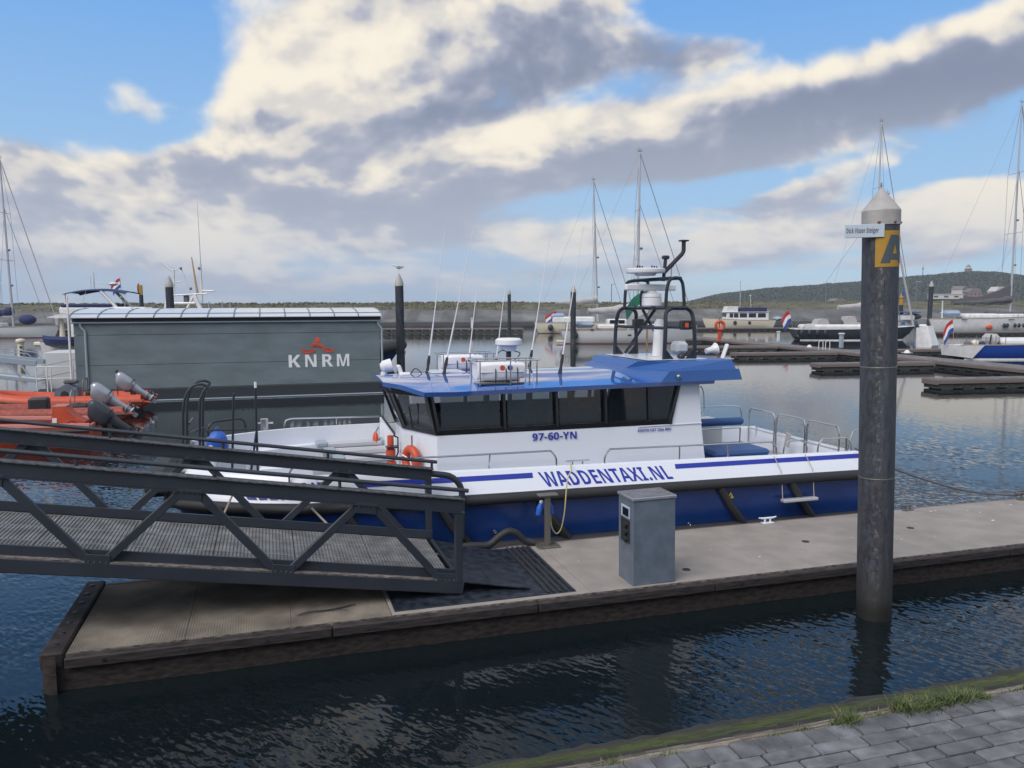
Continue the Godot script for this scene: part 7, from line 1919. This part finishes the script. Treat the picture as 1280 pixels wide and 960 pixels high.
	b = MB.new(); b.box(Vector3(1.7, 1.75, 0), Vector3(1.0, 0.35, 1.4), Basis.IDENTITY, 0.12); part(b, "hatch_cover", M.canvas_blue, t)
	for k in 5:
		b = MB.new(); b.tube([Vector3(-L / 2 + 0.4 + 0.75 * k, 1.05, 1.35), Vector3(-L / 2 + 0.4 + 0.75 * k, 1.75 + 0.1 * (k % 2), 1.35)], 0.025, 5); part(b, "stanchion", M.wire, t)
	for k in 3:
		b = MB.new(); b.ball(Vector3(-3.9 + 0.55 * k, 1.15 + 0.12 * (k % 2), 0.6), Vector3(0.28, 0.24, 0.3)); part(b, "gear_bag", [M.canvas_grey, M.yacht_cream, M.canvas_navy][k], t)
	b = MB.new(); b.tube([Vector3(-2.4, 1.05, 0.9), Vector3(-2.3, 1.9, 0.9)], 0.06, 6); part(b, "outboard_bracket", M.black_plastic, t)
	flag("Dutch flag with a golden tassel on the blue and white yacht's stern", P(48.0, 1.0, 40.0), ABEAM, 1.05, 0.95, [M.flag_red, M.flag_white, M.flag_blue], 2.1, 0.85, 0.1)
	# white boat end-on behind the walkway
	at = P(59.0, 0, 57.0)
	t = thing("white_motorboat", "white boat with high sloping stern behind the walkway, right of the tall pile", "boat", at, -1.2)
	b = MB.new(); b.loft([[Vector3(3.2, 0.2, 0.75), Vector3(2.6, 2.1, 0.55), Vector3(2.6, 2.1, -0.55), Vector3(3.2, 0.2, -0.75)], [Vector3(3.0, -0.3, 0.8), Vector3(2.4, 2.1, 0.6), Vector3(2.4, 2.1, -0.6), Vector3(3.0, -0.3, -0.8)], [Vector3(1.5, -0.3, 0.4), Vector3(1.5, 1.9, 0.5), Vector3(1.5, 1.9, -0.5), Vector3(1.5, -0.3, -0.4)]], true, true, true); part(b, "hull", M.yacht_white, t)
	b = MB.new(); b.box(Vector3(1.9, 2.1, 0), Vector3(0.7, 0.3, 0.6), Basis.IDENTITY, 0.15); part(b, "cabin", M.yacht_white, t)
	# cream trawler yacht
	at = P(78.5, 0, 117.7)
	t = thing("trawler_yacht", "cream and white trawler yacht with dark wheelhouse roof in front of the dike", "motor yacht", at, ABEAM + PI)
	yacht_hull(t, 12.7, 4.2, 1.5, M.yacht_cream, M.yacht_dark, 0.92, 0.12)
	b = MB.new(); b.box(Vector3(-1.4, 2.25, 0), Vector3(7.6, 1.4, 3.2), Basis.IDENTITY, 0.12); var cb := part(b, "cabin", M.yacht_white, t)
	b = MB.new(); b.prism([Vector2(0.4, 2.9), Vector2(2.5, 2.9), Vector2(2.1, 4.05), Vector2(0.3, 4.05)], 3.0, Transform3D(Basis.IDENTITY, Vector3(0, 0, -1.5))); part(b, "flybridge", M.yacht_white, t)
	b = MB.new(); b.box(Vector3(-2.4, 3.45, 0), Vector3(4.8, 0.75, 3.1), Basis.IDENTITY, 0.06); part(b, "bridge_cloth", M.canvas_navy, t)
	b = MB.new(); b.box(Vector3(-1.3, 3.02, 0), Vector3(7.9, 0.10, 3.5), Basis.IDENTITY, 0.03); part(b, "roof_edge", M.yacht_white, t)
	for q in [[1.55, 0.6], [0.7, 0.8], [-0.6, 1.3], [-2.2, 1.3], [-3.9, 1.4]]:
		for s in [-1.0, 1.0]:
			b = MB.new(); b.box(Vector3(q[0], 2.42, 1.61 * s), Vector3(q[1], 0.75, 0.03), Basis.IDENTITY, 0.01); part(b, "window", M.dark_window, cb)
	for w in [-0.95, 0.0, 0.95]:
		b = MB.new(); b.box(Vector3(2.41, 2.5, w), Vector3(0.03, 0.65, 0.8), Basis.IDENTITY, 0.01); part(b, "window", M.dark_window, cb)
	for q in [[3.2, 0.22], [1.0, 0.36], [-1.6, 0.3]]:
		b = MB.new(); b.ball(Vector3(q[0], 1.15, -2.05 if q[0] < 2 else -1.7), Vector3(q[1] * 0.9, q[1], 0.2)); part(b, "fender", M.buoy_dark, t)
	b = MB.new(); b.tube([Vector3(-0.4, 3.8, 0), Vector3(-0.4, 8.6, 0)], 0.06, 6); part(b, "mast", M.mast_alu, t)
	b = MB.new(); b.tube([Vector3(-2.4, 3.8, 0), Vector3(-2.2, 6.0, 0)], 0.05, 6); b.box(Vector3(-2.2, 6.0, 0), Vector3(0.4, 0.15, 0.3), Basis.IDENTITY, 0.03); part(b, "lamp_mast", M.yacht_cream, t)
	b = MB.new(); b.tube([Vector3(-6.4, 1.5, -1.5), Vector3(-7.3, 2.0, -1.5)], 0.05, 6); b.ball(Vector3(-7.2, 1.8, 0), Vector3(0.8, 0.4, 1.4)); part(b, "stern_dinghy", M.pipe_grey, t)
	# motor yacht with blue bimini behind the boathouse
	at = P(-14.9, 0, 60.3)
	t = thing("motor_yacht", "white flybridge motor yacht with blue canopy, rising behind the boathouse's left end", "motor yacht", at, ABEAM)
	yacht_hull(t, 9.0, 3.6, 1.5, M.yacht_white, M.yacht_dark, 0.9)
	b = MB.new(); b.box(Vector3(0.6, 2.5, 0), Vector3(5.6, 2.0, 2.9), Basis.IDENTITY, 0.15); cb = part(b, "cabin", M.yacht_white, t)
	for k in 3:
		b = MB.new(); b.box(Vector3(-1.2 + 1.7 * k, 2.6, 1.46), Vector3(1.2, 0.7, 0.03), Basis.IDENTITY, 0.01); part(b, "window", M.dark_window, cb)
	b = MB.new(); b.prism([Vector2(-4.3, 3.42), Vector2(-3.6, 3.36), Vector2(3.6, 3.36), Vector2(3.8, 3.62), Vector2(-3.3, 3.66)], 3.2, Transform3D(Basis.IDENTITY, Vector3(0.4, 0, -1.6))); part(b, "flybridge_deck", M.yacht_white, t)
	b = MB.new(); b.box(Vector3(-0.2, 3.92, 0), Vector3(5.6, 0.58, 2.9), Basis.IDENTITY, 0.12); part(b, "flybridge_side", M.yacht_white, t)
	b = MB.new(); b.box(Vector3(-0.9, 4.32, 0.0), Vector3(3.9, 0.22, 2.95), Basis.IDENTITY, 0.08); part(b, "cushions", M.canvas_navy, t)
	b = MB.new()
	var rs := []
	for i in 11:
		var f := i / 10.0
		var y := 5.12 + 0.46 * sin(PI * (0.08 + 0.8 * f)) 
		rs.push_back([Vector3(-2.75 + 4.9 * f, y - 0.12, 1.3), Vector3(-2.75 + 4.9 * f, y, 1.1), Vector3(-2.75 + 4.9 * f, y + 0.05, 0), Vector3(-2.75 + 4.9 * f, y, -1.1), Vector3(-2.75 + 4.9 * f, y - 0.12, -1.3)])
	b.loft(rs, false); part(b, "bimini", M.canvas_navy, t)
	for q in [[Vector3(-2.5, 4.1, 1.2), Vector3(-2.6, 5.2, 1.2), 0.10], [Vector3(1.4, 4.1, 1.2), Vector3(0.2, 5.4, 1.2), 0.13], [Vector3(1.4, 4.1, -1.2), Vector3(0.2, 5.4, -1.2), 0.13], [Vector3(1.5, 4.8, 1.2), Vector3(2.1, 5.25, 1.2), 0.02], [Vector3(2.0, 4.2, 1.2), Vector3(2.1, 5.25, 1.2), 0.02], [Vector3(-1.4, 4.2, 1.2), Vector3(-0.9, 5.5, 1.2), 0.02]]:
		b = MB.new(); b.tube([q[0], q[1]], q[2], 6); part(b, "canopy_strut", M.yacht_white, t)
	b = MB.new(); b.tube([Vector3(-0.9, 5.5, 0), Vector3(-0.9, 6.9, 0)], 0.05, 6); b.tube([Vector3(-1.05, 5.5, 0.2), Vector3(-1.05, 6.6, 0.2)], 0.03, 6); b.tube([Vector3(-1.1, 6.1, 0), Vector3(1.0, 6.0, 0)], 0.03, 6); b.ball(Vector3(0.6, 6.0, 0), Vector3(0.35, 0.16, 0.3)); part(b, "radar_mast", M.yacht_grey, t)
	b = MB.new(); b.box(Vector3(2.9, 3.95, 0.3), Vector3(1.2, 0.45, 1.6), Basis.IDENTITY, 0.15); part(b, "windbreak", M.yacht_white, t)
	b = MB.new(); b.lathe(Vector3(-3.1, 1.6, 0.9), [Vector2(0.22, 0), Vector2(0.12, 1.7)], 10); part(b, "quarter_post", M.yacht_cream, t)
	b = MB.new(); b.box(Vector3(-4.3, 1.35, 0.8), Vector3(1.8, 0.35, 1.0), Basis.IDENTITY, 0.1); part(b, "stern_seats", M.yacht_cream, t)
	t = thing("tender", "small navy covered tender hanging at the motor yacht's stern, left of the boathouse", "dinghy", P(-18.1, 1.35, 59.0), ABEAM + PI)
	b = MB.new()
	rs = []
	for q in [[-1.1, 0.45, 0.38], [-0.4, 0.5, 0.40], [0.4, 0.46, 0.42], [0.9, 0.3, 0.46], [1.2, 0.05, 0.52]]:
		rs.push_back([Vector3(q[0], q[2] + 0.2, q[1] * 0.5), Vector3(q[0], q[2], q[1]), Vector3(q[0], 0.0 + (0.25 if q[0] > 1.1 else 0.0), q[1] * 0.8), Vector3(q[0], 0.0 + (0.25 if q[0] > 1.1 else 0.0), -q[1] * 0.8), Vector3(q[0], q[2], -q[1]), Vector3(q[0], q[2] + 0.2, -q[1] * 0.5)])
	b.loft(rs, true, true, true); part(b, "cover", M.canvas_navy, t)
	b = MB.new()
	rs = []
	for q in [[-1.05, 0.42], [0.4, 0.4], [1.05, 0.05]]:
		rs.push_back([Vector3(q[0], 0.02, q[1] * 0.85), Vector3(q[0], -0.22 + (0.2 if q[0] > 1.0 else 0.0), 0.0), Vector3(q[0], 0.02, -q[1] * 0.85)])
	b.loft(rs, false); part(b, "keel", M.yacht_cream, t)
	flag("Dutch flag on a varnished staff behind the boathouse roof", P(-14.1, 3.4, 62.9), ABEAM, 0.95, 0.75, [M.flag_red, M.flag_white, M.flag_blue], 3.2, 0.6, 0.06)
	# fishing boat whose gear shows over the boathouse roof
	at = P(-10.3, 0, 76.5)
	t = thing("fishing_boat", "white fishing boat with tall gantry and masts rising over the boathouse roof", "fishing boat", at, ABEAM)
	yacht_hull(t, 12, 4.4, 1.9, M.yacht_blue, M.boot_red, 0.85)
	b = MB.new(); b.box(Vector3(-1.0, 2.9, 0), Vector3(3.4, 1.8, 2.6), Basis.IDENTITY, 0.1); part(b, "wheelhouse", M.yacht_white, t)
	for q in [[Vector3(-2.0, 3.6, 1), Vector3(-1.7, 5.3, 0.8), 0.13], [Vector3(1.7, 3.6, 1), Vector3(0.9, 5.3, 0.8), 0.16], [Vector3(0.0, 3.6, 1), Vector3(0.8, 5.2, 0.8), 0.1], [Vector3(-1.75, 4.55, 0.9), Vector3(1.0, 4.55, 0.9), 0.10], [Vector3(-1.75, 5.3, 0.8), Vector3(2.2, 5.5, 0.8), 0.06], [Vector3(-1.4, 5.2, 0), Vector3(-1.35, 7.9, 0), 0.07], [Vector3(-1.35, 7.6, 0), Vector3(-2.6, 8.6, 0), 0.06], [Vector3(0.3, 5.3, 0), Vector3(-0.6, 8.0, 0), 0.04], [Vector3(1.35, 4.6, 0), Vector3(1.3, 8.4, 0), 0.09], [Vector3(-1.7, 7.85, 0), Vector3(-1.0, 7.85, 0), 0.04], [Vector3(-1.35, 6.6, 0), Vector3(-0.6, 6.75, 0), 0.035], [Vector3(1.3, 5.8, 0), Vector3(2.6, 5.75, 0), 0.07]]:
		b = MB.new(); b.tube([q[0], q[1]], q[2] * 1.35, 6); part(b, "gantry_tube", M.yacht_white, t)
	b = MB.new(); b.tube([Vector3(1.0, 5.4, 0.2), Vector3(0.55, 9.1, 0.2)], [0.13, 0.05], 6); part(b, "wooden_derrick", M.wood_mast, t)
	b = MB.new(); b.tube([Vector3(1.35, 8.3, 0), Vector3(1.25, 14.5, 0)], [0.03, 0.012], 5); part(b, "whip_aerial", M.wire, t)
	for q in [[-1.8, 6.2], [1.2, 8.0], [0.3, 6.0], [-0.6, 8.0]]:
		b = MB.new(); b.ball(Vector3(q[0], q[1], 0.1), Vector3(0.15, 0.15, 0.15), Basis.IDENTITY, 8, 5); part(b, "lamp", M.wire, t)
	b = MB.new(); b.box(Vector3(0.0, 5.0, 0.5), Vector3(0.5, 0.8, 0.4), Basis.IDENTITY, 0.1); part(b, "net_drum", M.canvas_grey, t)
	# green and white flag behind the arch
	flag("green and white flag hanging behind the taxi's equipment arch", P(4.62, 3.2, 5.6), 0.0, 0.62, 0.46, [M.flag_green, M.flag_white], 1.3, 0.5, 0.0)

func make_far_things() -> void:
	var b: MB; var t: Node3D
	var k := 0
	for q in [[64.84, 142.76, 8.6, "thin lamp post on the dike right of the cream yacht's mast"], [100.3, 121.5, 8.4, "thin lamp post on the dike above the dark-hulled yacht"], [116.5, 116.0, 8.6, "thin lamp post on the dike right of the tall pile's foot"]]:
		t = thing("lamp_post", q[3], "lamp post", P(q[0], 2.0, q[1]), ABEAM, "lamp posts on the dike")
		b = MB.new(); b.tube([Vector3(0, -1.5, 0), Vector3(0, q[2] - 2.0, 0)], [0.11, 0.07], 6); part(b, "post", M.wire, t)
		b = MB.new(); b.box(Vector3(0.35, q[2] - 1.95, 0), Vector3(0.9, 0.13, 0.25), Basis.IDENTITY, 0.03); part(b, "lamp_head", M.pipe_grey, t)
	for q in [[-11.9, 129.5], [-9.8, 128.9], [-8.6, 128.5]]:
		t = thing("fence_post", "%s of three thin pale posts in front of the dike, right of the fishing boat" % ["left", "middle", "right"][k], "post", P(q[0], 0, q[1]), 0, "pale posts in front of the dike")
		b = MB.new(); b.tube([Vector3(0, -1, 0), Vector3(0, 5.0, 0)], 0.09, 6); part(b, "shaft", M.pipe_grey, t)
		b = MB.new(); b.lathe(Vector3(0, 5.0, 0), [Vector2(0.12, 0), Vector2(0.12, 0.15), Vector2(0, 0.2)], 8); part(b, "cap", M.yacht_white, t)
		k += 1
	# houses under the wood and the lighthouse on the hill
	var words := ["long white flat-roofed building under the hill, left of the large yacht's sail cover", "white house with red front below the lighthouse", "house with pale sunlit roof beneath the hill, right of the red-fronted house", "low beige house at the wood's edge left of the tall pile", "small grey gabled house beside the long white building"]
	var spots := [[28.3, 728.0, 24.0, 3.5, 0.0], [29.8, 735.0, 10.0, 3.6, 3.0], [31.1, 742.0, 10.0, 3.2, 3.6], [22.0, 712.0, 12.0, 2.6, 2.2], [29.1, 745.0, 8.0, 4.0, 3.0]]
	for i in 5:
		var s: Array = spots[i]
		var a := deg_to_rad(s[0] - YAW)
		var p := Vector3(-2.839 + sin(a) * s[1], hill_h(s[0], s[1]) + 0.2, 9.363 - cos(a) * s[1])
		t = thing("house", words[i], "house", p, deg_to_rad(YAW) - 0.3 + 0.2 * i, "houses under the hill")
		b = MB.new(); b.box(Vector3(0, s[3] / 2, 0), Vector3(s[2], s[3], 9)); part(b, "wall", M.far_wall if i != 1 else M.far_red, t)
		b = MB.new()
		if s[4] > 0: b.prism([Vector2(-s[2] / 2 - 0.4, s[3]), Vector2(s[2] / 2 + 0.4, s[3]), Vector2(s[2] * 0.2, s[3] + s[4]), Vector2(-s[2] * 0.2, s[3] + s[4])], 9.6, Transform3D(Basis.IDENTITY, Vector3(0, 0.02, -4.8)))
		else: b.box(Vector3(0, s[3] + 0.25, 0), Vector3(s[2] + 1, 0.5, 10))
		part(b, "roof", M.far_wall if i == 2 or i == 0 else M.far_roof, t)
		for w in 3:
			b = MB.new(); b.box(Vector3((w - 1) * s[2] * 0.3, s[3] * 0.5, 4.52), Vector3(s[2] * 0.13, s[3] * 0.35, 0.06)); part(b, "window", M.dark_window, t)
	var la := deg_to_rad(29.5 - YAW)
	var lp := Vector3(-2.839 + sin(la) * 905.0, hill_h(29.5, 905.0) - 0.5, 9.363 - cos(la) * 905.0)
	t = thing("lighthouse", "small red lighthouse on top of the wooded hill at the right", "lighthouse", lp)
	b = MB.new(); b.lathe(Vector3.ZERO, [Vector2(3.4, 0), Vector2(3.0, 4.6), Vector2(3.5, 4.7), Vector2(3.5, 5.3)], 16); part(b, "tower", M.far_red, t)
	b = MB.new(); b.lathe(Vector3(0, 5.3, 0), [Vector2(2.0, 0), Vector2(2.0, 2.2)], 12); part(b, "lantern_room", M.far_wall, t)
	b = MB.new(); b.lathe(Vector3(0, 7.5, 0), [Vector2(2.3, 0), Vector2(0.3, 1.7), Vector2(0, 2.2)], 12); part(b, "dome", M.far_red, t)
	t = thing("radio_mast", "thin lattice radio mast on the wooded hill left of the lighthouse", "radio mast", Vector3(-2.839 + sin(deg_to_rad(27.0 - YAW)) * 905.0, hill_h(27.0, 905.0), 9.363 - cos(deg_to_rad(27.0 - YAW)) * 905.0))
	b = MB.new(); b.tube([Vector3(0, -1, 0), Vector3(0, 12, 0)], [0.7, 0.35], 4); part(b, "mast", M.wire, t)
	b = MB.new(); b.box(Vector3(0, 9, 0), Vector3(1.4, 1.0, 1.4)); part(b, "aerials", M.wire, t)
# ---------------------------------------------------------------- the scene
func _ready() -> void:
	rng.seed = 20240917
	var cam := Camera3D.new()
	cam.name = "camera"
	cam.position = Vector3(-2.839, 4.15, 9.363)
	cam.rotation_degrees = Vector3(-5.540, YAW, -0.172)
	cam.fov = 51.28
	cam.near = 0.1
	cam.far = 9000.0
	add_child(cam)
	make_materials()
	var env := Environment.new()
	env.background_mode = Environment.BG_SKY
	var sky := Sky.new()
	var sm := PanoramaSkyMaterial.new()
	sm.panorama = make_sky()
	sm.energy_multiplier = 1.0
	sky.sky_material = sm
	env.sky = sky
	env.background_energy_multiplier = 1.0
	env.tonemap_mode = Environment.TONE_MAPPER_LINEAR
	env.tonemap_exposure = 1.75
	env.fog_enabled = true
	env.fog_mode = Environment.FOG_MODE_EXPONENTIAL
	env.fog_density = 0.00030
	env.fog_light_color = Color(0.80, 0.87, 0.95)
	env.sdfgi_enabled = true
	env.ssao_enabled = true
	env.ssil_enabled = true
	var we := WorldEnvironment.new()
	we.name = "environment"; we.environment = env
	add_child(we)
	# low sun behind thin cloud, from the left and behind
	var sun := DirectionalLight3D.new()
	sun.name = "sun"
	sun.light_energy = 0.52
	sun.light_color = Color(1.0, 0.96, 0.93)
	sun.light_angular_distance = 40.0
	sun.shadow_enabled = true
	sun.look_at_from_position(Vector3.ZERO, Vector3(0.55, -0.75, -0.40))
	add_child(sun)
	make_water()
	make_quay()
	make_land()
	make_pontoon()
	make_gangway()
	make_boathouse()
	make_jetties()
	make_piles()
	make_taxi()
	make_rescue_boats()
	make_yachts()
	make_big_pile()
	make_pontoon_things()
	make_far_things()
